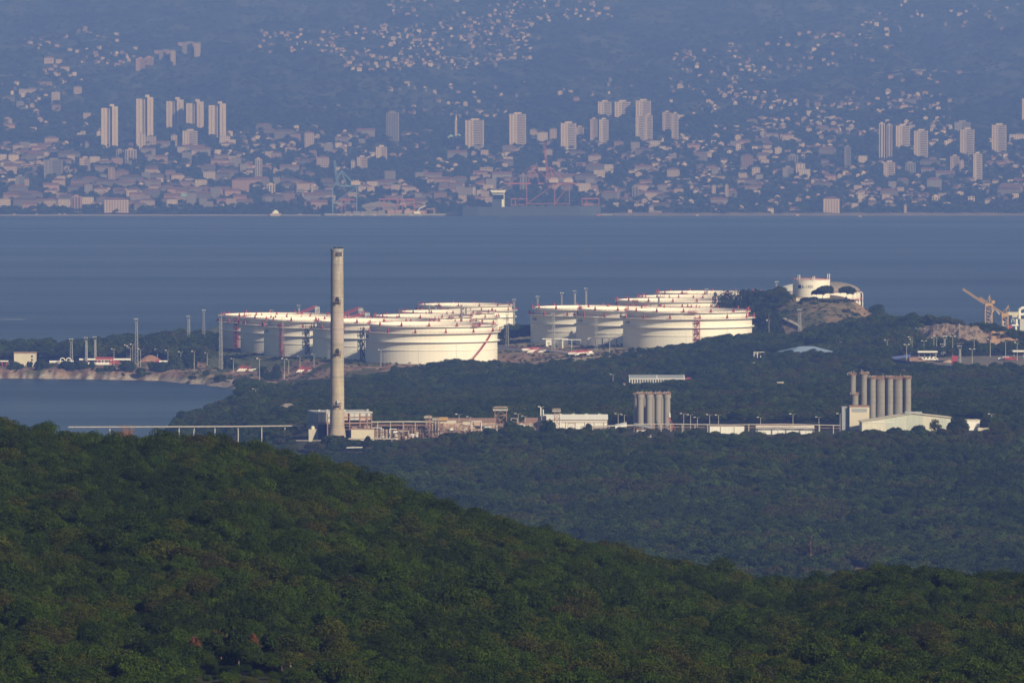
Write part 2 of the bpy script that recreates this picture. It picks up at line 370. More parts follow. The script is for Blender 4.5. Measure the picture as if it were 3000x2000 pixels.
# rough rock face
rockm = (UU > 2690) & (UU < 3100) & (YY > 3735) & (YY < 3870)
GZ = np.where(rockm, GZ + (NZ2.fbm(XX / 7, YY / 9) - 0.5) * 5, GZ)
def gz(x, Y):
    u = 1500 + FPX * np.asarray(x, float) / (np.asarray(Y, float) + 5.0)
    i = np.clip((u - US[0]) / 10.0, 0, len(US) - 1.001); j = np.clip(np.interp(Y, YS, np.arange(len(YS))), 0, len(YS) - 1.001)
    i0 = np.floor(i).astype(int); j0 = np.floor(j).astype(int); fi = i - i0; fj = j - j0
    return (GZ[i0, j0] * (1 - fi) * (1 - fj) + GZ[i0 + 1, j0] * fi * (1 - fj) + GZ[i0, j0 + 1] * (1 - fi) * fj + GZ[i0 + 1, j0 + 1] * fi * fj)
def G(px, Y, dz=0.0):
    x = xat(px, Y); z = float(gz(x, Y)); x = xat(px, Y, z); return Vector((x, Y, z + dz))
def hit(px, py, y0=1500, y1=4800):
    Ys = np.arange(y0, y1, 5.0); xs = (px - 1500) / FPX * (Ys + 5); zs = gz(xs, Ys)
    p = 1000 + FPX * ((CAM_H - zs) * math.cos(TH) - Ys * math.sin(TH)) / (Ys * math.cos(TH) + (CAM_H - zs) * math.sin(TH))
    k = np.nonzero(p <= py)[0]
    return float(Ys[k[0]]) if len(k) else None
def grid_mesh(name, X, Y, Z, colr, mt):
    n, m = X.shape
    v = np.stack([X, Y, Z], -1).reshape(-1, 3)
    idx = np.arange(n * m).reshape(n, m)
    f = np.stack([idx[:-1, :-1], idx[1:, :-1], idx[1:, 1:], idx[:-1, 1:]], -1).reshape(-1, 4)
    me = bpy.data.meshes.new(name); me.vertices.add(len(v)); me.vertices.foreach_set('co', v.ravel())
    me.loops.add(f.size); me.loops.foreach_set('vertex_index', f.ravel())
    me.polygons.add(len(f)); me.polygons.foreach_set('loop_start', np.arange(0, f.size, 4)); me.polygons.foreach_set('loop_total', np.full(len(f), 4))
    me.update(); me.materials.append(mt)
    ca = me.color_attributes.new('soil', 'FLOAT_COLOR', 'POINT')
    c4 = np.ones((n * m, 4)); c4[:, :3] = colr.reshape(-1, 3); ca.data.foreach_set('color', c4.ravel())
    me.polygons.foreach_set('use_smooth', np.ones(len(f), bool))
    return link(name, me)
soil = np.zeros(GZ.shape + (3,)); soil[:] = (0.045, 0.048, 0.028)
def paint(mask, col, soft=None):
    global soil
    f = mask.astype(float) if soft is None else np.clip(soft, 0, 1) * mask
    soil = soil * (1 - f[..., None]) + np.array(col) * f[..., None]
n1 = NZ.fbm(XX / 14, YY / 25); n2 = NZ2.fbm(XX / 5, YY / 9)
bank = (UU < 1600) & (YY > 3630) & (YY < 4060)
paint(bank, (0.25, 0.155, 0.11)); paint(bank & (n2 > 0.55), (0.33, 0.23, 0.16)); paint(bank & (n1 > 0.55), (0.09, 0.10, 0.045)); paint(bank & (n2 < 0.40), (0.13, 0.09, 0.065))
paint(bank & (UU < 720) & (GZ < 2.4) & (n2 > 0.38), (0.40, 0.34, 0.27))
paint((UU > 560) & (UU < 760) & (YY < 3790) & (YY > 3640), (0.36, 0.29, 0.23))
paint((YY > 3890) & (YY < 4750) & (UU > 600) & (UU < 2300), (0.11, 0.12, 0.05)); paint((YY > 3850) & (YY < 4400) & (UU > 1440) & (UU < 2300) & (n1 > 0.42), (0.27, 0.22, 0.14))
paint((UU > 1440) & (UU < 1830) & (YY > 3600) & (YY < 3870) & (n2 > 0.5), (0.30, 0.21, 0.15))
paint((UU > 1600) & (UU < 1900) & (YY > 3690) & (YY < 3790) & (n1 > 0.4), (0.38, 0.31, 0.22))
paint(KN & (YY < 4330), (0.20, 0.16, 0.085)); paint(KN & (YY < 4330) & (n1 > 0.52), (0.12, 0.12, 0.055)); paint(KN & (YY < 4330) & (n2 > 0.62), (0.27, 0.19, 0.12))
paint((UU > 2210) & (UU < 2345) & (YY > 3850) & (YY < 3960), (0.24, 0.12, 0.085))
paint((XX > 228) & KN, (0.30, 0.20, 0.12))
paint(rockm, (0.30, 0.21, 0.16)); paint(rockm & (n2 > 0.5), (0.20, 0.14, 0.11)); paint(rockm & (UU > 2880) & (n1 > .45), (0.44, 0.26, 0.15))
paint((UU > 2560) & (UU < 2850) & (YY > 3380) & (YY < 3660) & (n1 > 0.5), (0.22, 0.17, 0.13))
paint((UU > 2760) & (YY > 3470) & (YY < 3640), (0.19, 0.17, 0.135))
paint((UU > 2250) & (UU < 2560) & (YY > 1850) & (YY < 1990) & (n1 > 0.45), (0.30, 0.20, 0.10))
o = grid_mesh('ground', XX, YY, GZ, soil, M['near_ground']); tag(o, kind='structure')

# ------------------------------------------------------------------ sea
mb = MB(); mb.box(-3200, 3200, 2300, 10400, -0.5, 0.0)
tag(mb.build('sea', M['water']), kind='structure')

# ------------------------------------------------------------------ far mountain
MPROF = [(9985, -4), (9994, 1.0), (10050, 3), (10300, 9), (10700, 41), (11200, 92), (12000, 166), (13000, 254), (14000, 350), (15600, 540), (15900, 560)]
MU = np.arange(-900, 3901, 12.0); MY = np.concatenate([np.arange(9985, 10060, 9), np.arange(10060, 15900, 20)]).astype(float)
UM, YM = np.meshgrid(MU, MY, indexing='ij'); XM = (UM - 1500) / FPX * (YM + 5)
ZM = np.interp(YM, [a for a, b in MPROF], [b for a, b in MPROF])
amp = np.clip((YM - 10350) / 1500, 0, 1)
ZM += amp * ((NZ.fbm(XM / 420 + 5, YM / 900) - 0.5) * 105 + (NZ2.fbm(XM / 110, YM / 170) - 0.5) * 52)
cm = np.zeros(ZM.shape + (3,)); cm[:] = (0.022, 0.032, 0.020)
q = NZ2.fbm(XM / 60, YM / 120); cm[q > 0.54] = (0.048, 0.052, 0.034); cm[q < 0.40] = (0.014, 0.022, 0.014)
cm[(UM > 2080) & (UM < 2300) & (YM > 11450) & (YM < 11620) & (q > 0.42)] = (0.17, 0.13, 0.11)
cm[(YM < 10002)] = (0.13, 0.11, 0.09)
o = grid_mesh('mountain', XM, YM, ZM, cm, M['mountain']); tag(o, kind='structure')
def gm(x, Y):
    u = 1500 + FPX * x / (Y + 5.0); i = np.clip((u - MU[0]) / 12.0, 0, len(MU) - 1.001); j = np.clip(np.interp(Y, MY, np.arange(len(MY))), 0, len(MY) - 1.001)
    i0 = np.floor(i).astype(int); j0 = np.floor(j).astype(int); fi = i - i0; fj = j - j0
    return (ZM[i0, j0] * (1 - fi) * (1 - fj) + ZM[i0 + 1, j0] * fi * (1 - fj) + ZM[i0, j0 + 1] * (1 - fi) * fj + ZM[i0 + 1, j0 + 1] * fi * fj)
_MYs = np.arange(10000, 15850, 8.0)
def far(px, py):
    xs = (px - 1500) / FPX * (_MYs + 5); zs = gm(xs, _MYs); h = CAM_H - zs
    p = 1000 + FPX * (h * math.cos(TH) - _MYs * math.sin(TH)) / (_MYs * math.cos(TH) + h * math.sin(TH))
    k = np.nonzero(p <= py)[0]
    if not len(k): return None
    Y = float(_MYs[k[0]]); z = float(zs[k[0]]); return Vector((xat(px, Y, z), Y, z))

# ------------------------------------------------------------------ finding words for a label
USED = set()
def place_words(px, py, marks):
    ds = sorted((math.hypot(px - m[0], (py - m[1]) * 1.3), i) for i, m in enumerate(marks))
    out = []
    for d, i in ds[:9]:
        mx, my, nm = marks[i]; dx = px - mx; dy = py - my
        if abs(dx) > 2.2 * abs(dy): w_ = 'right of' if dx > 0 else 'left of'
        elif abs(dy) > 2.2 * abs(dx): w_ = 'above' if dy < 0 else 'below'
        else: w_ = ('up' if dy < 0 else 'down') + ' and ' + ('right' if dx > 0 else 'left') + ' of'
        out.append((w_ + ' the ' + nm, d))
    return out
def uniq(stem, px, py, marks):
    for w_, d in place_words(px, py, marks):
        for q in (('just ' if d < 45 else 'well ' if d > 160 else ''), 'a little '):
            l = stem + ' ' + q + w_
            if len(l.split()) <= 16 and l not in USED:
                USED.add(l); return l
    st = stem.split(' low on')[0].split(' with ')[0]
    ones = 'zero one two three four five six seven eight nine ten eleven twelve thirteen fourteen fifteen sixteen seventeen eighteen nineteen'.split(); tens = 'x x twenty thirty forty fifty sixty seventy eighty ninety'.split()
    row = 'at the very bottom edge' if py > 1998 else 'barely above the bottom edge' if py > 1984 else 'a little above the bottom edge' if py > 1968 else 'above the bottom trees'
    for k in (0, 1, -1, 2, -2):
        n = min(99, max(0, int(round(px / 30)) + k)); nw = ones[n] if n < 20 else tens[n // 10] + ('-' + ones[n % 10] if n % 10 else '')
        l = '%s %s, about %s percent across' % (st, row, nw)
        if l not in USED: USED.add(l); return l
    return l

# ------------------------------------------------------------------ foliage
def crown_arrays(seed, rx, rz, n, leaf, lobes=13, flat=0.55):
    g = np.random.default_rng(seed)
    d = g.normal(size=(lobes, 3)); d /= np.linalg.norm(d, axis=1)[:, None]; d[:, 2] = np.abs(d[:, 2]) * 1.1 - 0.25
    c = d * np.array([rx, rx, rz]) * g.uniform(0.35, 0.72, (lobes, 1)); lr = rx * g.uniform(0.26, 0.46, lobes)
    k = g.choice(lobes, n, p=lr ** 2 / (lr ** 2).sum())
    u = g.normal(size=(n, 3)); u /= np.linalg.norm(u, axis=1)[:, None]; u[:, 2] = np.where(u[:, 2] < -0.35, -u[:, 2], u[:, 2])
    p = c[k] + u * lr[k][:, None] * g.uniform(0.72, 1.08, (n, 1)) * np.array([1, 1, rz / rx * 0.9 + 0.1])
    nn = u + g.normal(size=(n, 3)) * 0.55; nn[:, 2] += 0.25; nn /= np.linalg.norm(nn, axis=1)[:, None]
    t = np.cross(nn, g.normal(size=(n, 3))); t /= np.linalg.norm(t, axis=1)[:, None]; b = np.cross(nn, t)
    s = leaf * g.uniform(0.6, 1.25, (n, 1))
    v = np.stack([p - t * s, p + b * s * 0.55, p + t * s, p - b * s * 0.55], 1)
    tone = np.repeat(np.clip(g.normal(0.5, 0.2, n) + (g.random(lobes)[k] - 0.5) * 0.5, 0, 1), 4)
    return v.reshape(-1, 3), tone
def leaf_mesh(name, v, tone, mt):
    n = len(v) // 4; me = bpy.data.meshes.new(name); me.vertices.add(len(v)); me.vertices.foreach_set('co', v.ravel())
    me.loops.add(len(v)); me.loops.foreach_set('vertex_index', np.arange(len(v)))
    me.polygons.add(n); me.polygons.foreach_set('loop_start', np.arange(0, len(v), 4)); me.polygons.foreach_set('loop_total', np.full(n, 4))
    me.update(); me.materials.append(mt)
    a = me.attributes.new('tone', 'FLOAT', 'POINT'); a.data.foreach_set('value', tone); return me
def crown(name, seed, rx, rz, n, leaf, fol, zc, lobes=13):
    v, t = crown_arrays(seed, rx, rz, n, leaf, lobes); v[:, 2] += zc
    return leaf_mesh(name, v, t, M['fol_' + fol])
def trunk(name, h, r, seed, mt='bark', spread=1.4, limbs=4, fork=0.45):
    g = random.Random(seed); mb = MB(); x = g.uniform(-.15, .15) * h * .3; top = (x, 0, h)
    mb.tube((0, 0, -0.5), (x * .5, 0, h * .5), r, r * .75, 7); mb.tube((x * .5, 0, h * .5), top, r * .75, r * .45, 7)
    for i in range(limbs):
        a = 2 * math.pi * i / limbs + g.random(); z = h * (fork + .12 * i)
        mb.tube((x * .5, 0, z), (x + spread * math.cos(a), spread * math.sin(a), z + spread * g.uniform(.7, 1.2)), r * .45, r * .15, 5)
    return mb.mesh(name, M[mt])
TONES = ['dark', 'mid', 'bright', 'olive', 'brown']
FG = {}
for ti, t in enumerate(TONES):
    FG[t] = [(crown('crown', 40 + ti * 3 + k, (2.5, 3.0)[k], (1.9, 2.3)[k], 2600, 0.145, t, (2.7, 3.0)[k], (14, 18)[k]),
              trunk('trunk', 3.0, 0.14, ti * 3 + k)) for k in range(2)]
MID = [crown('crown', 90 + i, (3.6, 4.1, 3.3, 3.8, 3.5)[i], (2.7, 3.3, 2.6, 2.9, 2.6)[i], 1100, 0.34, TONES[i], 3.6, 13) for i in range(5)]
FAR = [crown('crown', 120 + i, (5.0, 6.0, 5.5)[i], (3.4, 4.6, 3.4)[i], 420, 0.85, ('dark', 'mid', 'olive')[i], 4.2, 9) for i in range(3)]

def tree_thing(name, label, loc, cm_, tm_, s=1.0, rz=0.0, group=None, cat='tree'):
    t = thing(name, label, cat, loc, rz, group)
    if np.isscalar(s): s = (s, s, s)
    t.scale = s
    link('crown', cm_, t)
    if tm_ is not None: link('trunk', tm_, t)
    return t

# --- the near hillside: tree sites on a jittered grid
def sites(x0f, Y0, Y1, step, seed, jit=0.42):
    g = np.random.default_rng(seed); ys = np.arange(Y0, Y1, step); P = []
    for Yr in ys:
        hw = x0f(Yr); xs = np.arange(-hw, hw, step)
        P.append(np.stack([xs + g.uniform(-jit, jit, len(xs)) * step, Yr + g.uniform(-jit, jit, len(xs)) * step], 1))
    return np.concatenate(P)
hw = lambda Y: 1900 / FPX * Y
S = sites(hw, 486, 1075, 2.5, 5)
u_ = 1500 + FPX * S[:, 0] / (S[:, 1] + 5)
S = S[S[:, 1] < np.interp(u_, [a for a, b in RIDGE_Y], [b for a, b in RIDGE_Y]) + 85]
zS = gz(S[:, 0], S[:, 1]); u_ = 1500 + FPX * S[:, 0] / (S[:, 1] + 5)
pS = np.array([pyof(a, b + 4) for a, b in zip(S[:, 1], zS)])
cl = 0.5 + (NZ.fbm(S[:, 0] / 9, S[:, 1] / 15, 3) - .5) * .7 + rng.normal(0, 0.07, len(S)); cl2 = NZ2.fbm(S[:, 0] / 22, S[:, 1] / 35, 2)
def tone_of(a, b):
    return np.where(a < 0.37, 0, np.where(a < 0.49, 1, np.where(a < 0.575, 2, np.where(a < 0.70, 3, 4))))
kS = tone_of(cl, cl2)
sc = rng.uniform(0.44, 0.84, len(S)) * (0.85 + 0.3 * cl2) * np.where((rng.random(len(S)) < .05) & (S[:, 1] < 720), 1.25, 1)
PINE_U = (430, 760)   # the little pinewood low on the slope
pinewood = (u_ > 545) & (u_ < 890) & (pS > 1868) & (pS < 1960)
inview = (u_ > -30) & (u_ < 3030) & (pS < 2015) & (pS > 1200) & ~pinewood
sc = np.where(pinewood, sc * .6, sc); sc = np.where((u_ > 550) & (u_ < 880) & (pS > 1915) & (pS < 1985), sc * .45, sc)
order = np.argsort(S[:, 1] + (~inview) * 1e6)
chosen = set(order[:300].tolist())
NEAR_MARKS = [(x_, 2010, n_) for x_, n_ in ((60, 'bottom left corner'), (2940, 'bottom right corner'))] + [
    (440, 1930, 'bare-trunked pines'), (570, 1900, 'dead red pine'), (700, 1890, 'pale-stemmed pinewood'), (990, 1600, 'foot of the tall chimney'), (1260, 1600, 'big front left tank'),
    (1440, 1600, 'rusty platform tower'), (1690, 1600, 'long white shed'), (1910, 1600, 'four slim silos'), (2180, 1600, 'low white wall'), (2370, 1680, 'dip in the ridge'), (2600, 1640, 'rounded ridge hump'), (2850, 1700, 'warehouse by the silos')]
TW = {'dark': 'dark green', 'mid': 'mid green', 'bright': 'bright green', 'olive': 'olive green', 'brown': 'dull brownish'}
for i in sorted(chosen):
    t = TONES[kS[i]]; k = i % 2; cmh, tmh = FG[t][k]; s = float(sc[i]); sz = 'small' if s < .6 else 'large' if s > .85 else 'rounded'
    lab = uniq('%s %s scrub tree low on the slope' % (sz, TW[t]), u_[i], pS[i], NEAR_MARKS)
    tree_thing('scrub_tree', lab, (S[i, 0], S[i, 1], float(zS[i]) - 0.3), cmh, tmh, (s, s, s * rng.uniform(.85, 1.15)), rng.uniform(0, 6.28), 'scrub trees nearest the camera')

def scatter(name, pts, idx, scl, protos, label, cat):
    me = bpy.data.meshes.new(name); me.from_pydata([tuple(p) for p in pts], [], [])
    n = len(pts)
    a = me.attributes.new('vid', 'INT', 'POINT'); a.data.foreach_set('value', np.asarray(idx, np.int32))
    a = me.attributes.new('scl', 'FLOAT_VECTOR', 'POINT'); a.data.foreach_set('vector', np.asarray(scl, float).ravel())
    a = me.attributes.new('rot', 'FLOAT_VECTOR', 'POINT'); r = np.zeros((n, 3)); r[:, 2] = rng.uniform(0, 6.28, n); r[:, :2] = rng.normal(0, .08, (n, 2)); a.data.foreach_set('vector', r.ravel())
    o = link(name, me)
    ng = bpy.data.node_groups.new(name, 'GeometryNodeTree')
    ng.interface.new_socket('Geometry', in_out='INPUT', socket_type='NodeSocketGeometry'); ng.interface.new_socket('Geometry', in_out='OUTPUT', socket_type='NodeSocketGeometry')
    N = ng.nodes; L = ng.links; gi = N.new('NodeGroupInput'); go = N.new('NodeGroupOutput')
    ip = N.new('GeometryNodeInstanceOnPoints'); mp = N.new('GeometryNodeMeshToPoints'); L.new(gi.outputs[0], mp.inputs['Mesh']); L.new(mp.outputs[0], ip.inputs['Points'])
    jn = N.new('GeometryNodeGeometryToInstance')
    for p in reversed(protos):
        oi = N.new('GeometryNodeObjectInfo'); oi.transform_space = 'ORIGINAL'; oi.inputs['Object'].default_value = p; oi.inputs['As Instance'].default_value = False
        L.new(oi.outputs['Geometry'], jn.inputs[0])
    L.new(jn.outputs[0], ip.inputs['Instance']); ip.inputs['Pick Instance'].default_value = True
    for nm, dt, sk in (('vid', 'INT', 'Instance Index'), ('scl', 'FLOAT_VECTOR', 'Scale'), ('rot', 'FLOAT_VECTOR', 'Rotation')):
        at = N.new('GeometryNodeInputNamedAttribute'); at.data_type = dt; at.inputs['Name'].default_value = nm
        src = next(q for q in at.outputs if q.enabled and q.name == 'Attribute')
        if sk == 'Rotation':
            er = N.new('FunctionNodeEulerToRotation'); L.new(src, er.inputs[0]); src = er.outputs[0]
        L.new(src, ip.inputs[sk])
    L.new(ip.outputs[0], go.inputs[0])
    md = o.modifiers.new('scatter', 'NODES'); md.node_group = ng
    return tag(o, label, cat, kind='stuff')
def proto_of(me):
    return next(o for o in COL.objects if o.data is me)
rest = np.array([i for i in range(len(S)) if i not in chosen])
PR = [m for t in TONES for m in (FG[t][0][0], FG[t][1][0])]
PO = []
for m in PR:
    c = [o for o in COL.objects if o.data is m]
    if not c:   # every kind of crown stands somewhere on the slope
        j = rest[-1]; rest = rest[:-1]
        tt = tree_thing('scrub_tree', uniq('rounded scrub tree on the near slope', u_[j], pS[j], NEAR_MARKS), (S[j, 0], S[j, 1], float(zS[j]) - .3), m, None, 1.0, 0, 'scrub trees nearest the camera'); c = list(tt.children)
    PO.append(c[0])
ss = sc[rest][:, None] * np.array([[1, 1, 1]]) * np.stack([np.ones(len(rest)), np.ones(len(rest)), rng.uniform(.85, 1.2, len(rest))], 1)
scatter('scrub_woodland', np.stack([S[rest, 0], S[rest, 1], zS[rest] - .3], 1), kS[rest] * 2 + (rest % 2), ss, PO, 'dense green scrub woodland covering the near hillside up to its ridge', 'woodland')

# --- single trees that can be told apart farther off
def tall(px, top, Y, fol, wpx, label, name='tree', seed=1, n=1500, lobes=12, hfrac=0.72, flat=1.0, tr='bark', group=None, dead=False, lim=4):
    g0 = G(px, Y); H = zat(top, Y) - g0.z; H = max(H, 2.0); rx = wpx / ppm(Y) / 2; rz = H * hfrac / 2
    t = thing(name, label, 'tree', g0 - Vector((0, 0, .2)), 0, group)
    v, tn = crown_arrays(seed, rx / 0.95, rz / 0.85 * flat, n, min(0.7, max(.17 if Y < 1200 else .34, rx * .10)), lobes); v[:, 2] += H - rz * flat
    zl, zh = np.percentile(v[:, 2], 1), np.percentile(v[:, 2], 99.5); v[:, 2] = (v[:, 2] - zl) / (zh - zl) * H * hfrac + H * (1 - hfrac)
    for ax in (0, 1): a_, c_ = np.percentile(v[:, ax], 1), np.percentile(v[:, ax], 99); v[:, ax] = (v[:, ax] - (a_ + c_) / 2) / (c_ - a_) * 2 * rx
    link('crown', leaf_mesh('crown', v, tn, M['fol_' + fol]), t)
    link('trunk', trunk('trunk', H * .8, max(.09, H * .022), seed, tr, rx * .6, lim), t)
    return t
# proto trees for the far woods: five in the open along the left shore and by the tanks
SH = [(46, 1058, 1088, 46, 'dark', 'round dark bush below the left corner of the cream building'), (87, 1058, 1076, 16, 'dark', 'small round tree in front of the cream building wall'),
      (123, 1051, 1086, 42, 'dark', 'dark round tree right beside the cream building'), (200, 1056, 1090, 56, 'dark', 'wide dark bush on the rocky shore below the white pipes'), (235, 1055, 1086, 46, 'dark', 'dark bush merging with the wide one below the white pipes'),
      (266, 1058, 1078, 22, 'dark', 'narrow dark bush in front of the crimson pipe rack'), (292, 1075, 1102, 20, 'mid', 'low green bush on the cliff edge under the crimson pipe rack'),
      (321, 1069, 1088, 32, 'olive', 'low olive bush between two dark shore bushes'), (372, 1056, 1091, 48, 'dark', 'dark bush at the foot of the tallest left lattice mast'),
      (421, 1076, 1112, 44, 'mid', 'bush spilling down the rocky bank beside the left mast'), (467, 1058, 1095, 60, 'dark', 'broad dark tree on the bank left of the brown beach'),
      (515, 1033, 1084, 50, 'mid', 'tall round tree behind the shore track'), (552, 1030, 1080, 48, 'dark', 'dense dark tree right of the tall round one by the track'), (590, 1027, 1062, 38, 'dark', 'bushy tree at the top of the brown slope'),
      (604, 1083, 1101, 17, 'dark', 'tiny dark bush alone on the bare brown bank'), (645, 1096, 1121, 34, 'dark', 'dark bush just above the pebble beach'), (672, 1101, 1114, 15, 'mid', 'tiny bush between two bushes above the pebble beach'),
      (704, 1105, 1131, 42, 'mid', 'round green bush at the right end of the beach'), (674, 1047, 1081, 38, 'dark', 'dark bush left of the nearer red and white pipe manifold'), (776, 1073, 1114, 40, 'dark', 'dark tree below the slope between the two manifolds'), (804, 1068, 1112, 44, 'dark', 'taller dark tree left of the second manifold')]
for k, (px, top, bs, wp, fol, lb) in enumerate(SH): tall(px, top, (hit(px, bs, 3500) or 3880) + 3, fol, wp, lb, 'shore_bush', 200 + k, 1500, 10, 1.0, group='bushes along the near shore')
for k, (px, base, top, wp, lb) in enumerate([(1850, 1040, 1016, 20, 'first small pine in front of the front right tank'), (1877, 1036, 1019, 15, 'second small pine in front of the front right tank'), (1903, 1036, 1020, 14, 'third and shortest small pine before the front right tank'),
        (1927, 1034, 1012, 18, 'pointed small pine in the middle before the front right tank'), (1952, 1036, 1022, 18, 'low bushy pine before the front right tank'), (1984, 1030, 1008, 17, 'sixth and tallest small pine before the front right tank')]):
    Y = 3845; tall(px, top, Y, 'dark', wp, lb, 'small_pine', 230 + k, 500, 8, 0.95, group='small pines in front of the right tanks')
for k in range(15):
    px = 2106 + k * 13.5; tall(px, (856, 849, 853, 846, 851, 843, 847, 842, 848, 844, 851, 846, 853, 858, 866)[k] + (k % 2) * 10, (4325, 4290, 4250)[k % 3], 'dark', 46 + (k * 7) % 20, uniq('tall dark clump tree', px, 880, [(2060, 870, 'back right tank rims'), (2130, 900, 'back edge of the tanks'), (2180, 880, 'middle of the clump'), (2230, 880, 'dip in the clump'), (2290, 880, 'numbered tank knoll'), (2343, 940, 'tall mast on the slope'), (2204, 960, 'front right tank edge')]), 'clump_tree', 500 + k, 1300, 12, 1.0, group='dense clump of tall trees by the knoll')
for k in range(9):
    px = 2112 + k * 21; tall(px, 884 + (k * 5) % 17, 4180, 'mid' if k % 3 == 0 else 'dark', 52, uniq('lower green clump tree', px, 905, [(2060, 870, 'back right tank rims'), (2150, 930, 'front right tank rim'), (2204, 960, 'front right tank edge'), (2250, 905, 'brown slope'), (2290, 880, 'numbered tank knoll'), (2343, 940, 'tall mast on the slope')]), 'clump_tree', 520 + k, 1200, 11, 1.0, group='dense clump of tall trees by the knoll')
tall(2410, 836, 4215, 'dark', 58, 'umbrella pine with a leaning crown right in front of the numbered tank', 'umbrella_pine', 251, 1700, 6, .62, .9, 'rustbark')
tall(2481, 838, 4225, 'dark', 46, 'umbrella pine standing clear right of the numbered tank', 'umbrella_pine', 252, 1400, 6, .55, .95, 'rustbark')
tall(2478, 868, 4140, 'mid', 10, 'little shrub on the knoll crest', 'knoll_bush', 253, 200, 5)
for k, (px, top, Y, wp, fol, lb) in enumerate([(2430, 880, 4150, 62, 'dark', 'dark clump on the knoll below the umbrella pines'), (2370, 868, 4170, 50, 'dark', 'dark bush at the foot of the numbered tank'), (2345, 890, 4130, 16, 'dark', 'small round bush beside the tall lattice mast'),
        (2475, 875, 4170, 56, 'brown', 'brownish bush on the knoll below the right umbrella pine'), (2506, 915, 4080, 30, 'dark', 'bush on the bare right flank of the knoll'), (2300, 856, 4200, 66, 'mid', 'green tree at the left end of the numbered tank'),
        (2250, 905, 3990, 60, 'dark', 'dark tree on the brown slope right of the front right tank'), (2270, 930, 3950, 54, 'dark', 'second dark tree on the brown slope, beside the pale track'), (2180, 955, 3920, 30, 'dark', 'small dark bush right behind the front right tank'),
        (2385, 895, 4120, 26, 'mid', 'small bush half way up the brown knoll')]):
    tall(px, top, Y, fol, wp, lb, 'knoll_bush', 260 + k, 800, 9, .95, group='bushes on the brown knoll')
tall(2740, 1225, 2640, 'olive', 34, 'thin airy tree in front of the pale warehouse wall', 'tree', 280, 420, 14, .8)
tall(2807, 1222, 2645, 'dark', 58, 'dark spreading tree between the warehouse and the small white building', 'tree', 281, 2600, 13, .95)
tall(2932, 1010, 3680, 'dark', 14, 'slender dark cypress beside the orange rock', 'cypress', 282, 500, 8, .95)
for k, px in enumerate((2944, 2953, 2962)): tall(px, 1058, 3520, 'dark', 9, ('first', 'second', 'third')[k] + ' of three small bushes on the gravel yard', 'small_bush', 285 + k, 150, 6, .95, group='three bushes on the gravel yard')
tall(1395, 965, 4000, 'dark', 30, 'small tree by the far end of the front left tank', 'tree', 290, 500, 8, .95)
tall(1478, 956, 4040, 'dark', 34, 'round tree in the gap before the back left tanks', 'tree', 291, 700, 9, .95)
tall(1402, 936, 4230, 'mid', 26, 'bush top showing over the front left tank rim', 'tree', 292, 400, 8, .95)
for k, (px, top, wp, fol, lb) in enumerate([(982, 1274, 74, 'dark', 'bush hiding the foot of the tall chimney'), (930, 1294, 60, 'dark', 'low bush below the tapered hopper'), (1040, 1288, 44, 'mid', 'bush in front of the left end of the cream annex'), (1078, 1276, 26, 'brown', 'twiggy bush before the middle of the cream annex'), (1105, 1292, 66, 'dark', 'wide low bush below the slim upright vessels'),
        (1235, 1292, 70, 'mid', 'bush right of the cream vessel cluster'), (1318, 1266, 60, 'dark', 'bush under the wide rusty pipe bridge'), (1395, 1262, 70, 'mid', 'leafy bush left of the platform tower foot'), (1500, 1232, 74, 'mid', 'tall leafy tree right of the platform tower'), (1535, 1246, 56, 'mid', 'second leafy tree right of the platform tower'), (1605, 1228, 46, 'mid', 'tree hiding the left corner of the white shed'), (1648, 1252, 54, 'mid', 'bush at the foot of the narrow stair tower'), (1722, 1240, 34, 'mid', 'pointed bush before the white shed wall'),
        (2560, 1256, 44, 'dark', 'bush before the left corner of the warehouse'), (2622, 1250, 50, 'dark', 'bush before the middle of the warehouse'), (2690, 1244, 40, 'dark', 'pointed dark tree before the warehouse'), (2765, 1252, 46, 'dark', 'bush before the right end of the warehouse'), (2655, 1258, 60, 'mid', 'wide low bush along the warehouse foot')]):
    tall(px, top, 2634 if k > 1 else 2630, fol, wp, lb, 'plant_bush', 330 + k, 1500, 11, 1.0, group='bushes along the front of the plant')
tall(2375, 1565, 1990, 'brown', 30, 'bare reddish tree with a pale trunk beside the clearing', 'tree', 293, 160, 10, .6, tr='rustbark', lim=7)
# pines low on the slope
def slope_pine(px, base, top, wp, fol, lb, seed, n=500, tr='bark'):
    Yp = None
    for Yc in np.arange(900, 490, -2.0):
        if pyof(Yc, G(px, Yc).z) >= base: Yp = Yc; break
    Yp = Yp or 560; return tall(px, top, Yp, fol, wp, lb, 'pine_tree', seed, n, 11, .52, 1.0, tr)
SP = [(570, 1950, 1860, 42, 'red', 'dead pine with a rust red crown and pale bare trunk', 'bark'), (648, 1935, 1835, 60, 'brown', 'thin dark pine next to the dead red one', 'rustbark'), (675, 1930, 1820, 62, 'dark', 'tall dark pine in the middle of the pinewood', 'rustbark'),
      (701, 1958, 1830, 60, 'dark', 'pine with the longest pale trunk in the pinewood', 'bark'), (722, 1930, 1840, 40, 'dark', 'dark pine behind the pale twin trunks', 'rustbark'), (742, 1928, 1850, 36, 'red', 'pine with reddish lower branches and twin pale trunk', 'bark'), (752, 1930, 1868, 44, 'brown', 'pine right of the reddish twin-trunk pine', 'bark'),
      (800, 1955, 1850, 60, 'dark', 'dark pine leaning over a gap right of the pinewood', 'rustbark'), (826, 1960, 1862, 50, 'brown', 'pine with a thin stem over a dark hollow', 'bark'), (852, 1965, 1870, 60, 'brown', 'last brownish pine right of the pinewood', 'bark'),
      (446, 1715, 1672, 34, 'brown', 'small reddish pine half way up the left slope', 'rustbark'), (470, 1862, 1815, 40, 'dark', 'lone dark pine left of the dead red one', 'bark')]
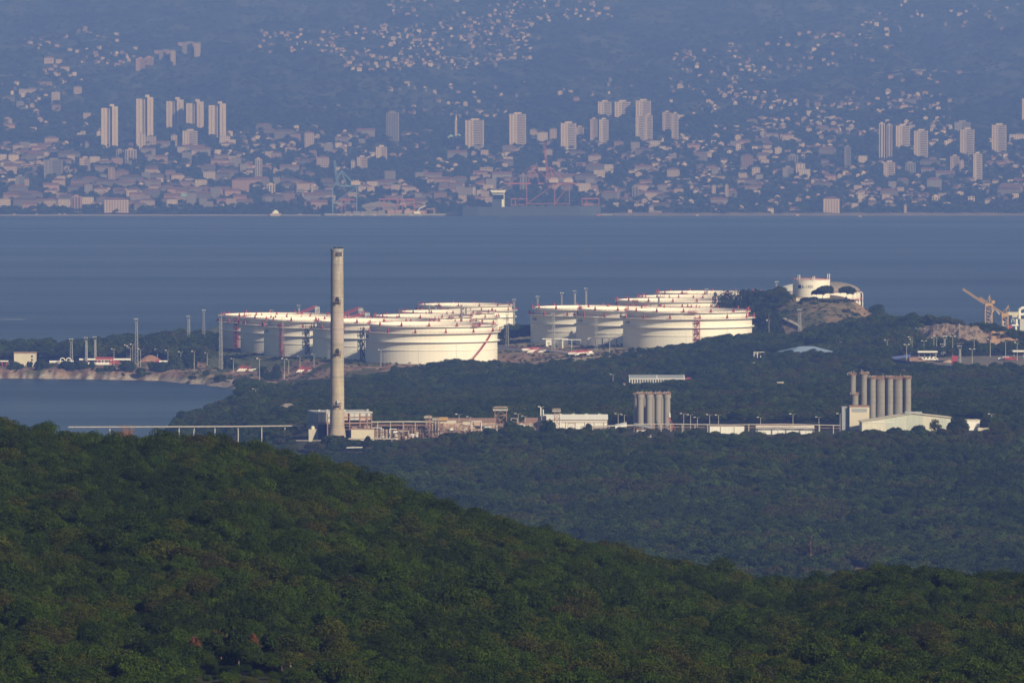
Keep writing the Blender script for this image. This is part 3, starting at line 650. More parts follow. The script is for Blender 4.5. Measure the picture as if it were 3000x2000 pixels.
for k, (px, b_, t_, wp, fol, lb, tr) in enumerate(SP): slope_pine(px, b_, t_, wp, fol, lb, 300 + k, 700, tr)
def twigs(px, top, wp, lb, seed):
    Y = lerp_tab(px, RIDGE_Y) + 5; g0 = G(px, Y); H = zat(top, Y) - g0.z; g = random.Random(seed); mb = MB(); s = wp / ppm(Y) / 2
    t = thing('bare_tree', lb, 'tree', g0)
    mb.tube((0, 0, 0), (.1, 0, H * .5), .12, .08, 6); T = t; link('trunk', mb.mesh('trunk', M['bark']), t); mb = MB()
    for i in range(60):
        a = g.uniform(0, 6.28); z = H * g.uniform(.4, .75); q = (s * g.uniform(.3, 1) * math.cos(a), s * g.uniform(.3, 1) * math.sin(a), H * g.uniform(.7, 1.0))
        mb.tube((.1, 0, z * .8), q, .045, .015, 4); 
    link('bare_branch', mb.mesh('bare_branch', M['rustbark']), t)
twigs(372, 1240, 60, 'leafless twiggy tree standing out on the ridge before the bay', 5)

# --- middle and far woods on this side
YHALL = hit(1925, 1131, 2800) or 3300; YGAL = hit(2233, 1050, 2800) or 3450; YHUT = hit(2287, 1147, 2800) or 3150; YHEAP = hit(843, 1216, 2800) or 2950

EXC = [(xat(u, Y), Y, 50 * s) for u, Y, z, s in TANKS] + [(xat(2377, 4250), 4250, 16), (xat(2433, 4480), 4480, 26), (xat(2352, 4600), 4600, 22)]
def keep(P, zz):
    u = 1500 + FPX * P[:, 0] / (P[:, 1] + 5); Y = P[:, 1]; k = zz > 1.2
    for x, y, r in EXC: k &= (P[:, 0] - x) ** 2 + (Y - y) ** 2 > r * r
    n = NZ.fbm(P[:, 0] / 14, Y / 25)
    plant = (Y > 2622) & (Y < 2725) & (u > 860) & (u < 2900)
    k &= ~plant; k &= Y > np.interp(u, [a for a, b in RIDGE_Y], [b for a, b in RIDGE_Y]) + 88
    # the bank, beach and terminal yard
    front = np.interp(u, [-900, 640, 700, 850, 960, 1070, 1200, 1330, 1480, 1560, 1640, 1760, 1850, 1950, 2080, 2200, 2350, 3900], [3500, 3500, 3560, 3640, 3600, 3630, 3700, 3745, 3660, 3620, 3640, 3690, 3720, 3760, 3840, 3860, 3890, 3900])
    back_ok = ((u < 620) & (Y > 3985)) | ((u > 1480) & (u < 1600) & (Y > 4150) & (Y < 4300)) | ((u > 2092) & (u < 2300) & (Y > 4060) & (Y < 4335))
    k &= (Y < front) | back_ok | ((u > 2380) & (Y < 4080) & ~KNin(P)) | ((u > 2570))
    k &= ~((u > 2600) & (u < 3100) & (Y > 3735) & (Y < 3860) & (n < 0.66) & (u > 2690))
    k &= ~((u > 2765) & (u < 2975) & (Y > 3720) & (Y < 4120) & (n < .6)); k &= ~((u > 2610) & (u < 2830) & (Y > 3450) & (Y < 3640)); k &= ~((u > 798) & (u < 892) & (Y > YHEAP - 50) & (Y < YHEAP + 9)); k &= ~((u > 2790) & (Y > 3450) & (Y < 3650))
    k &= ~((u > 2200) & (u < 2560) & (Y > 1880) & (Y < 2010) & (n > 0.47))
    k &= ~((u > 1810) & (u < 2040) & (Y > YHALL - 62) & (Y < YHALL + 25)); k &= ~((u > 2290) & (u < 2435) & (Y > 3590) & (Y < 3640)); k &= ~((u > 2180) & (u < 2285) & (Y > YGAL - 25) & (Y < YGAL + 6)); k &= ~((u > 2268) & (u < 2306) & (Y > YHUT - 25) & (Y < YHUT + 8))
    return k
def KNin(P):
    d = np.sqrt(((P[:, 0] - 202) / 60) ** 2 + ((P[:, 1] - 4265) / np.where(P[:, 1] < 4265, 330, 190)) ** 2); return d < 0.92
A = np.concatenate([sites(lambda Y: 2400 / FPX * Y, 1780, 2640, 5.6, 21), sites(lambda Y: 2600 / FPX * Y, 1010, 1780, 6.2, 24)]); B = sites(lambda Y: 2350 / FPX * Y, 2640, 4240, 6.6, 22)
for P, nm, lb, sk in ((A, 'valley_woodland', 'hazy blue green woodland filling the valley in front of the plant', 1.0), (B, 'coastal_woodland', 'darker bushy woodland between the plant and the storage tanks', 1.0)):
    zz = gz(P[:, 0], P[:, 1]); kk = keep(P, zz); P = P[kk]; zz = zz[kk]; n = len(P)
    u = 1500 + FPX * P[:, 0] / (P[:, 1] + 5)
    a = NZ.fbm(P[:, 0] / 22, P[:, 1] / 40, 3) + rng.normal(0, .05, n); b = NZ2.fbm(P[:, 0] / 45, P[:, 1] / 80, 2)
    s = rng.uniform(.75, 1.2, n) * (.8 + .4 * b); dens = np.ones(n)
    big = ((u < 620) & (P[:, 1] > 3985)) | ((u > 2100) & (u < 2320) & (P[:, 1] > 4000)) | ((u > 1480) & (u < 1600) & (P[:, 1] > 4100))
    s = np.where(big, s * np.where(u > 2000, np.where(zz > 24, 1.15, 1.6), 1.75), s); s = np.where((u > 2350) & (u < 2800) & (P[:, 1] > 3700), s * 1.35, s)
    s = np.where((P[:, 1] > 2520) & (P[:, 1] < 2640), s * .85, s); s = np.where((u > 500) & (u < 760) & (P[:, 1] > 2900) & (P[:, 1] < 3650), s * 1.3, s)
    idx = tone_of(a, b)
    protos = []
    for j, m in enumerate(MID):
        c = [o for o in COL.objects if o.data is m]
        if not c:
            q = [(560, 1128), (1020, 1085), (2560, 948), (2330, 1062), (2480, 930)][j]
            Yq = hit(*q, 2800) or 3500; g0 = G(q[0], Yq)
            tt = tree_thing('bushy_tree', uniq(TW[TONES[j]] + ' bushy tree standing at the wood edge', q[0], q[1], [(560, 1128, 'pebble beach'), (988, 900, 'tall chimney'), (2385, 850, 'numbered tank'), (2360, 1020, 'blue shed roof'), (2640, 930, 'wooded crest')]), g0, m, trunk('trunk', 4, .2, 400 + j)); c = [tt.children[0]]
        protos.append(c[0])
    scatter(nm, np.stack([P[:, 0], P[:, 1], zz - .6], 1), idx, s[:, None] * np.array([[1, 1, 1]]), protos, lb, 'woodland')
# low scrub on the banks
P = sites(lambda Y: 2000 / FPX * Y, 3640, 4200, 6.5, 23); zz = gz(P[:, 0], P[:, 1]); u = 1500 + FPX * P[:, 0] / (P[:, 1] + 5)
k = (zz > 2.0) & (NZ.fbm(P[:, 0] / 12, P[:, 1] / 14, 3) > 0.54)
for x, y, r in EXC: k &= (P[:, 0] - x) ** 2 + (P[:, 1] - y) ** 2 > (r * .9) ** 2
k &= (u < 2560)
P = P[k]; zz = zz[k]; n = len(P)
scatter('bank_scrub', np.stack([P[:, 0], P[:, 1], zz - .5], 1), rng.integers(0, 4, n), rng.uniform(.16, .42, n)[:, None] * np.array([[1, 1, .8]]), [next(o for o in COL.objects if o.data is m) for m in MID], 'low green scrub dotted over the bare brown banks', 'scrub')

# ------------------------------------------------------------------ storage tanks
def tank_meshes():
    m = {}
    b = MB(); b.lathe([(40.5, -0.5), (40.5, 19.0), (40.2, 19.0), (40.2, 6)], 96); m['outer_wall'] = b.mesh('outer_wall', M['tank'])
    b = MB(); b.lathe([(38.0, 5), (38.0, 23.3), (37.7, 23.3), (37.7, 18.2)], 96); m['inner_wall'] = b.mesh('inner_wall', M['tank'])
    b = MB(); b.lathe([(37.6, 18.4), (36.5, 19.2), (20, 19.0), (0.01, 18.6)], 72); m['floating_roof'] = b.mesh('floating_roof', M['tank_roof'])
    def gird(r0, r1, z, t): b = MB(); b.ring(r0, r1, z - t, z, 96); return b.mesh('wind_girder', M['tank'])
    m['g'] = [gird(40.5, 42.6, 18.7, .35), gird(40.5, 42.1, 13.4, .35), gird(40.5, 40.85, 8.3, .3), gird(38.0, 39.7, 22.6, .3)]
    def rail(r, z):
        b = MB(); b.ring(r - .05, r + .05, z + 1.08, z + 1.18, 96); b.ring(r - .04, r + .04, z + .52, z + .59, 96)
        for i in range(96):
            a = 2 * math.pi * i / 96; b.bar((r * math.cos(a), r * math.sin(a), z), (r * math.cos(a), r * math.sin(a), z + 1.15), .11)
        return b.mesh('handrail', M['red'])
    m['rail'] = [rail(42.4, 18.7), rail(39.6, 22.6)]
    b = MB(); b.add([(-.75, -.35, 0), (.75, -.35, 0), (.75, .35, 0), (-.75, .35, 0), (-.35, -.25, 2.1), (.35, -.25, 2.1), (.35, .25, 2.1), (-.35, .25, 2.1)], [(0, 1, 5, 4), (1, 2, 6, 5), (2, 3, 7, 6), (3, 0, 4, 7), (4, 5, 6, 7)]); b.box(-.2, .2, -.2, .2, 2.1, 2.7); m['foam'] = b.mesh('foam_chamber', M['red'])
    return m
TM = tank_meshes()
def zig(n, z0, z1, wd, dp, mt='red'):
    b = MB(); h = (z1 - z0) / n
    for i in range(n):
        a = (-wd / 2, wd / 2) if i % 2 == 0 else (wd / 2, -wd / 2)
        for y in (0, -dp): b.bar((a[0], y, z0 + i * h), (a[1], y, z0 + (i + 1) * h), .34)
        b.box(-wd / 2 - .5, wd / 2 + .5, -dp - .2, .2, z0 + (i + 1) * h - .12, z0 + (i + 1) * h + .12)
        b.box(-wd / 2 - .5, wd / 2 + .5, -dp - .25, -dp - .12, z0 + (i + 1) * h + .9, z0 + (i + 1) * h + 1.1)
    for x in (-wd / 2 - .4, wd / 2 + .4):
        for y in (.1, -dp): b.bar((x, y, z0), (x, y, z1 + 1.2), .18)
    return b.mesh('stair', M[mt])
def bend_text(s, size, r, ang, z, parent, name, mt):
    cu_ = bpy.data.curves.new(name, 'FONT'); cu_.body = s; cu_.size = size; cu_.align_x = 'CENTER'; cu_.extrude = .03
    to = bpy.data.objects.new(name, cu_); COL.objects.link(to); bpy.context.view_layer.update()
    me = bpy.data.meshes.new_from_object(to.evaluated_get(bpy.context.evaluated_depsgraph_get())); bpy.data.objects.remove(to)
    for v in me.vertices:
        a = ang + v.co.x / r; rr = r + .06 + v.co.z; v.co = Vector((rr * math.sin(a), -rr * math.cos(a), z + v.co.y))
    me.materials.clear(); me.materials.append(M[mt]); return link(name, me, parent)
TL = ['white tank nearest the chimney on its right, red stair climbing its right side', 'white storage tank directly behind the chimney', 'white storage tank left of the chimney, sunlit between mast and ladder', 'narrow shaded strip of white tank, second from the left end', 'leftmost white tank, all in shade, with a red zigzag stair',
      'big sunlit front tank of the right group with a red stair down its face', 'middle tank of the right group, partly hidden by the big front one', 'leftmost tank of the right group with a pale pump house before it',
      'nearest of the back left tanks, only its rims showing', 'back left tank whose sunlit numbered side shows by the gap', 'farthest back left tank, its right edge standing in the gap', 'nearest of the back right tanks, rim just above the front ones', 'second back right tank, a white rim line before the trees', 'farthest back right tank, the highest white rim line by the trees']
def face(ang):  # direction round the tank seen from the camera: 0 faces it
    return (math.sin(ang), -math.cos(ang))
tanks = []
for k, (u, Y, z, s) in enumerate(TANKS):
    t = thing('storage_tank', TL[k], 'storage tank', (xat(u, Y, z), Y, z), 0, 'white double-walled oil tanks'); t.scale = (s, s, s); tanks.append(t)
    link('outer_wall', TM['outer_wall'], t); iw = link('inner_wall', TM['inner_wall'], t); link('floating_roof', TM['floating_roof'], t)
    for g_ in TM['g']: link('wind_girder', g_, t)
    for g_ in TM['rail']: link('handrail', g_, t)
    for j in range(14):
        a = 2 * math.pi * (j + .37 * k) / 14
        link('foam_chamber', TM['foam'], t, (41.8 * math.cos(a), 41.8 * math.sin(a), 18.75), a + math.pi / 2)
        link('foam_chamber', TM['foam'], t, (39.0 * math.cos(a + .2), 39.0 * math.sin(a + .2), 22.65), a + math.pi / 2 + .2)
    b = MB(); 
    for q in range(6): b.bar((-2.4 + q * .9, 0, 22.6), (-2.4 + q * .9, 0, 24.2 + (q % 2) * .8), .22)
    b.box(-3, 3, -.7, .7, 22.4, 22.7); b.box(-3, 3, -.8, -.65, 23.4, 23.6); aa = (.75, .2, .9, .5, -.5, .05, .1, -.05, .6, .7, -.6, -.7, -.6, -.5)[k]
    x_, y_ = face(aa); link('gangway', b.mesh('gangway', M['red']), t, (39.8 * x_, 39.8 * y_, 0), aa)
def spiral(r, a0, a1, z0, z1):
    b = MB(); n = 26; P = []
    for i in range(n + 1):
        f = i / n; a = a0 + (a1 - a0) * f; x_, y_ = face(a); P.append((r * x_, r * y_, z0 + (z1 - z0) * f))
    for p, q in zip(P[:-1], P[1:]):
        b.bar(p, q, .55); b.bar((p[0], p[1], p[2] + 1.2), (q[0], q[1], q[2] + 1.2), .16); b.bar(p, (p[0], p[1], p[2] + 1.2), .12)
    return b.mesh('stair', M['red'])
link('stair', spiral(41.4, math.asin(.55), math.asin(.90), -.3, 18.7), tanks[0])
def wall_stair(k, dx, z0, z1, n, w_, mt='red', r=41.0):
    a = math.asin(dx); x_, y_ = face(a); link('stair', zig(n, z0, z1, w_, .9, mt), tanks[k], (r * x_, r * y_, 0), a)
wall_stair(5, .12, 0, 19.5, 6, 2.4); wall_stair(4, -.66, 0, 21, 7, 2.6); wall_stair(2, -.68, 0, 20, 6, 2.0)
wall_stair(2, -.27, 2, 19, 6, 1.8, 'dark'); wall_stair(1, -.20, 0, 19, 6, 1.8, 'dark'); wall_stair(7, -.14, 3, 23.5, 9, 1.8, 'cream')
def boom(k, x0, x1, z0, z1, lab):
    b = MB(); y = 6
    for dy in (0, 1.6):
        b.bar((x0, y + dy, z0), (x1, y + dy, z1), .35); b.bar((x0, y + dy, z0 + .6), (x1, y + dy, z1 + 2.0), .35)
        for i in range(16):
            f = i / 15; xa = x0 + (x1 - x0) * f; za = z0 + (z1 - z0) * f; b.bar((xa, y + dy, za), (xa + 1.6, y + dy, za + .6 + 1.4 * f), .28); b.bar((xa, y + dy, za + .5), (xa, y + dy, za + .6 + 1.4 * f), .2)
    for i in range(10): f = i / 9; b.box(x0 + (x1 - x0) * f, x0 + (x1 - x0) * f + .5, y, y + 1.6, z0 + (z1 - z0) * f - .1, z0 + (z1 - z0) * f + .1)
    link('rolling_ladder', b.mesh('rolling_ladder', M['red']), tanks[k])
    b = MB(); b.box(x1 - .5, x1 + 2.6, y - .4, y + 2, z1 - .3, z1); 
    for i in range(4): b.bar((x1 + i * .9, y - .4, z1 - 3.5), (x1 + i * .9 - .3, y - .4, z1 + 1.2), .25)
    link('ladder_platform', b.mesh('ladder_platform', M['white']), tanks[k])
boom(4, 6, 25, 20.5, 27.3, ''); boom(3, 17, 38, 20.5, 27.6, ''); boom(2, 6, 25, 21.0, 26, '')
for k, s_, a_ in ((10, 'A-1504', .82), (9, 'A-1503', .93), (0, 'A-1508', -.97), (2, 'A-1510', -.95), (5, 'A-1507', -1.02), (6, 'A-1506', -1.02), (7, 'A-1505', -1.02)):
    bend_text(s_, 2.6, 40.5, math.asin(a_) if abs(a_) < .99 else math.copysign(1.22, a_), 11.0 if k in (9, 10) else 15.0, tanks[k], 'tank_number', 'black')

# the three smaller tanks on the knoll
def small_tank(u, Y, z, rad, h, roof, label, steep):
    t = thing('storage_tank', label, 'storage tank', (xat(u, Y, z), Y, z)); b = MB(); b.lathe([(rad, -1.5), (rad, h)], 72); link('wall', b.mesh('wall', M['tank']), t)
    b = MB(); b.lathe([(rad + .2, h - .05), (rad + .2, h + .25)] + [(rad * math.cos(a), h + .25 + steep * math.sin(a) / 1.0) for a in np.linspace(.12, 1.55, 9)], 72); me = b.mesh('roof', M[roof]); me.polygons.foreach_set('use_smooth', [True] * len(me.polygons)); link('roof', me, t)
    b = MB(); b.ring(rad - .1, rad + .12, h + 1.0, h + 1.25, 72)
    b.ring(rad - .1, rad + .1, h + .2, h + .6, 72)
    for i in range(48): a = 2 * math.pi * i / 48; b.bar((rad * math.cos(a), rad * math.sin(a), h), (rad * math.cos(a), rad * math.sin(a), h + 1.15), .1)
    link('handrail', b.mesh('handrail', M['red']), t)
    return t
t = small_tank(2377, 4250, 39.0, 12.7, 12.0, 'tank', 'small white tank marked A-1301 on top of the brown knoll', .8)
bend_text('A-1301', 2.9, 12.7, -.26, 6.7, t, 'tank_number', 'black')
b = MB(); 
for i in range(6): a = -.83 + i * .035; x_, y_ = face(a); x2, y2 = face(a + .035); b.quad((12.78 * x_, 12.78 * y_, 6.4), (12.78 * x2, 12.78 * y2, 6.4), (12.78 * x2, 12.78 * y2, 9.0), (12.78 * x_, 12.78 * y_, 9.0))
link('emblem', b.mesh('emblem', M['navy']), t)
for a, hh in ((-.85, 3.6), (-.72, 3.8), (.03, 2.8), (1.0, 4.4), (1.25, 4.4), (.12, 3.0)):
    b = MB(); x_, y_ = face(a); b.tube((12.7 * x_, 12.7 * y_, 11), (12.7 * x_, 12.7 * y_, 12 + hh), .28, .28, 6); link('vent_pipe', b.mesh('vent_pipe', M['white']), t)
t = small_tank(2433, 4480, 20, 21.5, 16.2, 'gravelheap', 'grey domed tank rising behind the numbered tank', 7.2)
b = MB(); b.ring(21.5, 23.3, 10.6, 11.0, 72); b.ring(23.0, 23.2, 11.9, 12.2, 72)
for i in range(60): a = 2 * math.pi * i / 60; b.bar((23.1 * math.cos(a), 23.1 * math.sin(a), 11), (23.1 * math.cos(a), 23.1 * math.sin(a), 12), .14)
link('walkway', b.mesh('walkway', M['red']), t)
for a_ in (.75, 1.0, 1.3):
    b = MB(); x_, y_ = face(a_); b.path([(21 * x_, 21 * y_, 16), (22.8 * x_, 22.8 * y_, 16.3), (23.6 * x_, 23.6 * y_, 15.4), (23.6 * x_, 23.6 * y_, 2)], .3, 6); link('downpipe', b.mesh('downpipe', M['white']), t)
for q in range(5):
    a_ = .3 + q * .22; x_, y_ = face(a_); b = MB(); b.box(-1.4, 1.4, -.4, .4, 7.5, 10.5); link('nozzle_box', b.mesh('nozzle_box', M['white']), t, (22 * x_, 22 * y_, 0), a_)
small_tank(2352, 4600, 20, 18.8, 12.6, 'tank', 'white cone-roofed tank peeping out left behind the numbered tank', 6.4)
t = thing('lattice_mast', '', 'mast')   # replaced just below
bpy.data.objects.remove(t)
# small works on the knoll
g0 = G(2345, 4170); t = thing('stone_hut', 'tiny roofless stone hut on the knoll under the numbered tank', 'hut', g0); b = MB(); b.box(-2.9, 2.9, -1.5, 1.5, -1, 2.4); link('wall', b.mesh('wall', M['cream']), t); b = MB(); b.box(-3.2, 3.2, -1.8, 1.8, 2.4, 2.7); link('roof', b.mesh('roof', M['rust']), t); b = MB(); b.box(-.2, .9, -1.56, -1.5, 0, 1.8); link('door', b.mesh('door', M['dark']), t)
b = MB()
tr = [(2292, 934), (2310, 943), (2328, 952), (2345, 962)]
pts = []
for px, py in tr:
    Yh = hit(px, py, 3700) or 3900; pts.append(G(px, Yh, .25))
for p, q in zip(pts[:-1], pts[1:]): b.quad(p + Vector((0, -14, -.0)), q + Vector((0, -14, -.0)), q + Vector((0, 14, 1.3)), p + Vector((0, 14, 1.3)))
tag(b.build('path', M['roadpath']), kind='structure')
# ------------------------------------------------------------------ masts, lamp posts
def lattice(h, w0=2.4, w1=1.0, bar=.2, lights=True):
    t = thing('lattice_mast', 'x', 'mast'); b = MB(); n = max(4, int(h / 2.6)); C = [(-1, -1), (1, -1), (1, 1), (-1, 1)]
    wz = lambda z: (w0 + (w1 - w0) * z / h) / 2
    for i in range(n):
        z0 = h * i / n; z1 = h * (i + 1) / n; a = wz(z0); c = wz(z1)
        for j in range(4):
            p, q = C[j], C[(j + 1) % 4]
            b.bar((p[0] * a, p[1] * a, z0), (p[0] * c, p[1] * c, z1), bar); b.bar((p[0] * a, p[1] * a, z0), (q[0] * c, q[1] * c, z1), bar * .7); b.bar((p[0] * c, p[1] * c, z1), (q[0] * c, q[1] * c, z1), bar * .6)
    link('lattice', b.mesh('lattice', M['grey']), t)
    if lights:
        b = MB(); b.box(-1.0, 1.0, -.7, .7, h, h + .2); 
        for x_ in (-.9, .9): b.bar((x_, -.8, h), (x_, -.8, h + 1.3), .12)
        b.bar((-1.1, -.8, h + 1.3), (1.1, -.8, h + 1.3), .14); link('platform', b.mesh('platform', M['grey']), t)
        for x_ in (-1.0, 0, 1.0): b = MB(); b.box(x_ - .25, x_ + .25, -1.2, -.8, h + 1.4, h + 1.8); link('floodlight', b.mesh('floodlight', M['white']), t)
    return t
MARKS = [(988, 1000, 'chimney'), (1262, 1010, 'front left tank'), (1908, 1195, 'four slim silos'), (2600, 1160, 'concrete silos'), (2014, 980, 'front right tank'), (2377, 848, 'numbered tank'), (2360, 1020, 'blue shed roof'),
         (72, 1056, 'cream building'), (300, 1060, 'red pipe shed'), (1925, 1116, 'long white hall'), (2720, 1040, 'white canopy'), (2830, 970, 'rocky outcrop'), (2860, 900, 'ochre crane'), (700, 980, 'leftmost tank'), (1690, 1232, 'long white shed'), (1462, 1225, 'rusty platform tower'), (640, 1110, 'pebble beach'), (2655, 1240, 'pale warehouse'), (1480, 930, 'back left tanks'), (1950, 875, 'back right tanks'), (2980, 1035, 'canopy at the frame edge')]
protoL = {}
def mast(px, top, base, Yd=None, w_=1.0, thin=False):
    Y = Yd or hit(px, base, 2600) or 3950; g0 = G(px, Y); h = max(6, zat(top, Y) - g0.z - 1.5); key = (round(h / 4), thin)
    if key not in protoL:
        protoL[key] = (lattice(h, 1.0 if thin else 1.9, .7 if thin else 1.0, .32 if thin else .18), h); m = protoL[key][0]
    else: m = copy_tree(protoL[key][0])
    m.location = g0 - Vector((0, 0, .3)); m.scale = (1, 1, h / protoL[key][1]); m.rotation_euler = (0, 0, random.uniform(-.4, .4))
    m['label'] = uniq('grey %s lattice %s' % ('slender' if thin else 'tall' if h > 20 else 'short', 'floodlight mast'), px, (top + base) / 2, MARKS); m['group'] = 'lattice masts round the oil terminal'
for a in [(400, 933, 1075), (553, 925, 1024), (597, 906, 1028), (647, 922, 1086), (829, 930, 1051), (209, 992, 1052, 3950), (1621, 917, 1034), (1747, 927, 1034), (2343, 906, 986), (1486, 915, 1022), (253, 988, 1052, 3948, 1, True), (279, 986, 1052, 3952, 1, True)]: mast(*a)
for a in [(1575, 867, 930, 4250), (1645, 857, 930, 4330), (1684, 851, 930, 4380), (1717, 844, 930, 4420), (1506, 876, 966, 4300), (1352, 886, 950, 4290), (1258, 890, 950, 4400), (1277, 892, 950, 4500), (1930, 862, 920, 4350), (2071, 846, 920, 4555), (2274, 824, 870, 4300), (1365, 893, 950, 4390), (876, 893, 930, 4320), (798, 908, 930, 4330)]: mast(*a, 1, True)
def lamp_proto(double=False):
    t = thing('lamp_post', 'x', 'lamp post'); b = MB(); b.tube((0, 0, -.3), (0, 0, 10), .15, .09, 7)
    for s_ in ((-1, 1) if double else (1,)): b.bar((0, 0, 9.9), (s_ * 1.3, 0, 10.2), .1)
    link('pole', b.mesh('pole', M['pale_grey']), t)
    for s_ in ((-1, 1) if double else (-1,)):
        b = MB(); b.box(min(s_ * .7, s_ * 1.8), max(s_ * .7, s_ * 1.8), -.3, .3, 10.1, 10.4); link('lamp_head', b.mesh('lamp_head', M['white']), t)
    return t
LP = {}
def lamp(px, top, base, double=False, Yd=None, th=1.0):
    Y = Yd or hit(px, base, 2600) or 3700; g0 = G(px, Y); h = max(3, zat(top, Y) - g0.z)
    if double not in LP: LP[double] = m = lamp_proto(double)
    else: m = copy_tree(LP[double])
    m.location = g0; m.scale = (th, th, h / 10.2)
    m['label'] = uniq('%s pale %slamp post' % ('tall' if h > 9.5 else 'short' if h < 6.5 else 'slim', 'twin-headed ' if double else ''), px, (top + base) / 2, MARKS); m['group'] = 'lamp posts round the terminal and the plant'
for a in [(530, 1030, 1084), (569, 1029, 1084), (607, 1033, 1071), (684, 1050, 1092), (760, 1050, 1118), (833, 1050, 1118), (846, 1052, 1094), (879, 1043, 1084), (920, 1037, 1080), (461, 1023, 1060), (492, 1026, 1071), (334, 1022, 1071), (161, 1020, 1052), (372, 1010, 1062), (378, 1014, 1062), (383, 1018, 1063), (389, 1008, 1063), (412, 1022, 1075),
          (1116, 1024, 1074), (1226, 1016, 1072), (1337, 1008, 1070), (2010, 969, 1022), (2130, 952, 1010), (1786, 977, 1036), (1674, 1011, 1034), (2253, 938, 1000), (1796, 1096, 1138), (2050, 1079, 1105), (2215, 1062, 1090), (2006, 1084, 1104), (1160, 1141, 1164), (1373, 1124, 1158), (1050, 1150, 1164), (749, 1139, 1184), (729, 1180, 1200),
          (2599, 996, 1044), (2668, 987, 1034), (2672, 993, 1034), (2736, 989, 1040), (2744, 985, 1040), (2854, 989, 1040), (2901, 994, 1046), (2946, 1000, 1046), (2980, 1003, 1058), (2716, 963, 986), (2421, 1040, 1064), (2468, 1001, 1030)]: lamp(*a)
for a in [(2707, 998, 1040), (2848, 1022, 1076), (2690, 961, 988), (2791, 985, 1042), (2656, 1009, 1064)]: lamp(*a, True)
for a in [(2761, 1004, 1042), (2767, 984, 1036), (2812, 1012, 1076)]: mast(*a, None, 1, True)
for px, top in [(1811, 1211), (1829, 1214), (2003, 1211), (2023, 1214), (2043, 1222), (2079, 1214), (2105, 1215), (2323, 1212), (2461, 1211), (2228, 1222), (2399, 1221), (2905, 1212), (1518, 1211), (1538, 1218), (1345, 1213), (1377, 1220), (1587, 1191)]: lamp(px, top, 0, False, 2660, .9)

# ------------------------------------------------------------------ left terminal yard
Yt = 3925
def PX(px, Y=Yt, z=6.0): return xat(px, Y, z)
g0 = G(72, 3925); s_ = 1 / ppm(3925); t = thing('pump_building', 'windowless cream building with a thin red roof edge by the shore', 'building', g0); b = MB(); w_ = 62 * s_ / 2; b.box(-w_, w_, 0, 12, -1, 39 * s_); link('wall', b.mesh('wall', M['cream']), t); b = MB(); b.box(-w_ - .3, w_ + .3, -.3, 12.3, 39 * s_, 39 * s_ + .6); link('roof', b.mesh('roof', M['rust']), t)
for q in range(3): b = MB(); b.box(w_ - 2.6 + .0, w_ - 1.4, -.06, 0, 1.5 + q * 2.2, 2.6 + q * 2.2); link('vent', b.mesh('vent', M['dark']), t)
def pipe_bundle(px0, px1, Y, z, r, n, mt, name, label, posts=True, zz=None):
    x0 = xat(px0, Y, z); x1 = xat(px1, Y, z); g0 = Vector(((x0 + x1) / 2, Y, 0)); zg = float(gz(g0.x, Y)); t = thing(name, label, 'pipeline', (g0.x, Y, zg)); L = (x1 - x0) / 2
    for i in range(n):
        b = MB(); b.tube((-L, i * r * 2.6, z - zg), (L, i * r * 2.6, z - zg), r, r, 10); link('pipe', b.mesh('pipe', M[mt]), t)
    if posts:
        k = max(2, int(2 * L / 7))
        for i in range(k):
            x_ = -L + 2 * L * (i + .5) / k; b = MB(); b.box(x_ - .2, x_ + .2, -.3, n * r * 2.6, -1, z - zg - r); link('support', b.mesh('support', M['red']), t)
    return t
pipe_bundle(80, 105, 3930, zat(1058, 3930), .5, 2, 'white', 'pipeline', 'short white pipes at the right corner of the cream building')
pipe_bundle(145, 215, 3935, zat(1060, 3935), .8, 2, 'white', 'pipeline', 'thick white pipes with two hoops left of the red shed')
pipe_bundle(232, 382, 3950, zat(1053, 3950), .7, 2, 'white', 'pipeline', 'long white pipes running behind the red pipe shed')
pipe_bundle(248, 320, 3925, zat(1066, 3925), .95, 2, 'white', 'pipeline', 'thick white pipes on the ground before the red pipe shed')
pipe_bundle(466, 493, 3925, zat(1060, 3925), .9, 2, 'white', 'pipeline', 'short fat white pipes beside the broad shore tree')
pipe_bundle(0, 26, 3930, zat(1058, 3930), .5, 2, 'white', 'pipeline', 'white pipes running out of view on the far left shore')
for px, lb in ((183, 'first white pipe hoop left of the red shed'), (201, 'second white pipe hoop, nearer the red shed')):
    t = thing('pipe_hoop', lb, 'pipe', G(px, 3931)); b = MB(); z1 = zat(1056, 3931) - t.location.z; b.torus_arc((0, 0, z1), 1.6, .35, 0, math.pi, (1, 0), 9); b.tube((-1.6, 0, 0), (-1.6, 0, z1), .35); b.tube((1.6, 0, 0), (1.6, 0, z1), .35); link('pipe', b.mesh('pipe', M['white']), t)
t = thing('pipe_shed', 'crimson roofed rack of valves beside the shore masts', 'pipe rack', G(306, 3938)); zg = t.location.z; z1 = zat(1046, 3938) - zg; b = MB(); b.box(-5.6, 5.6, -1, 3, z1 - 1.4, z1); link('roof', b.mesh('roof', M['red']), t)
for i in range(8): b = MB(); b.bar((-5.2 + i * 1.48, -.8, -.5), (-5.2 + i * 1.48, -.8, z1 - 1.4), .3); link('post', b.mesh('post', M['red']), t)
for i in range(5): b = MB(); b.tube((-4.4 + i * 2.1, .3, 0), (-4.4 + i * 2.1, .3, z1 - 2.0), .55, .55, 10); link('valve_pipe', b.mesh('valve_pipe', M['white']), t)
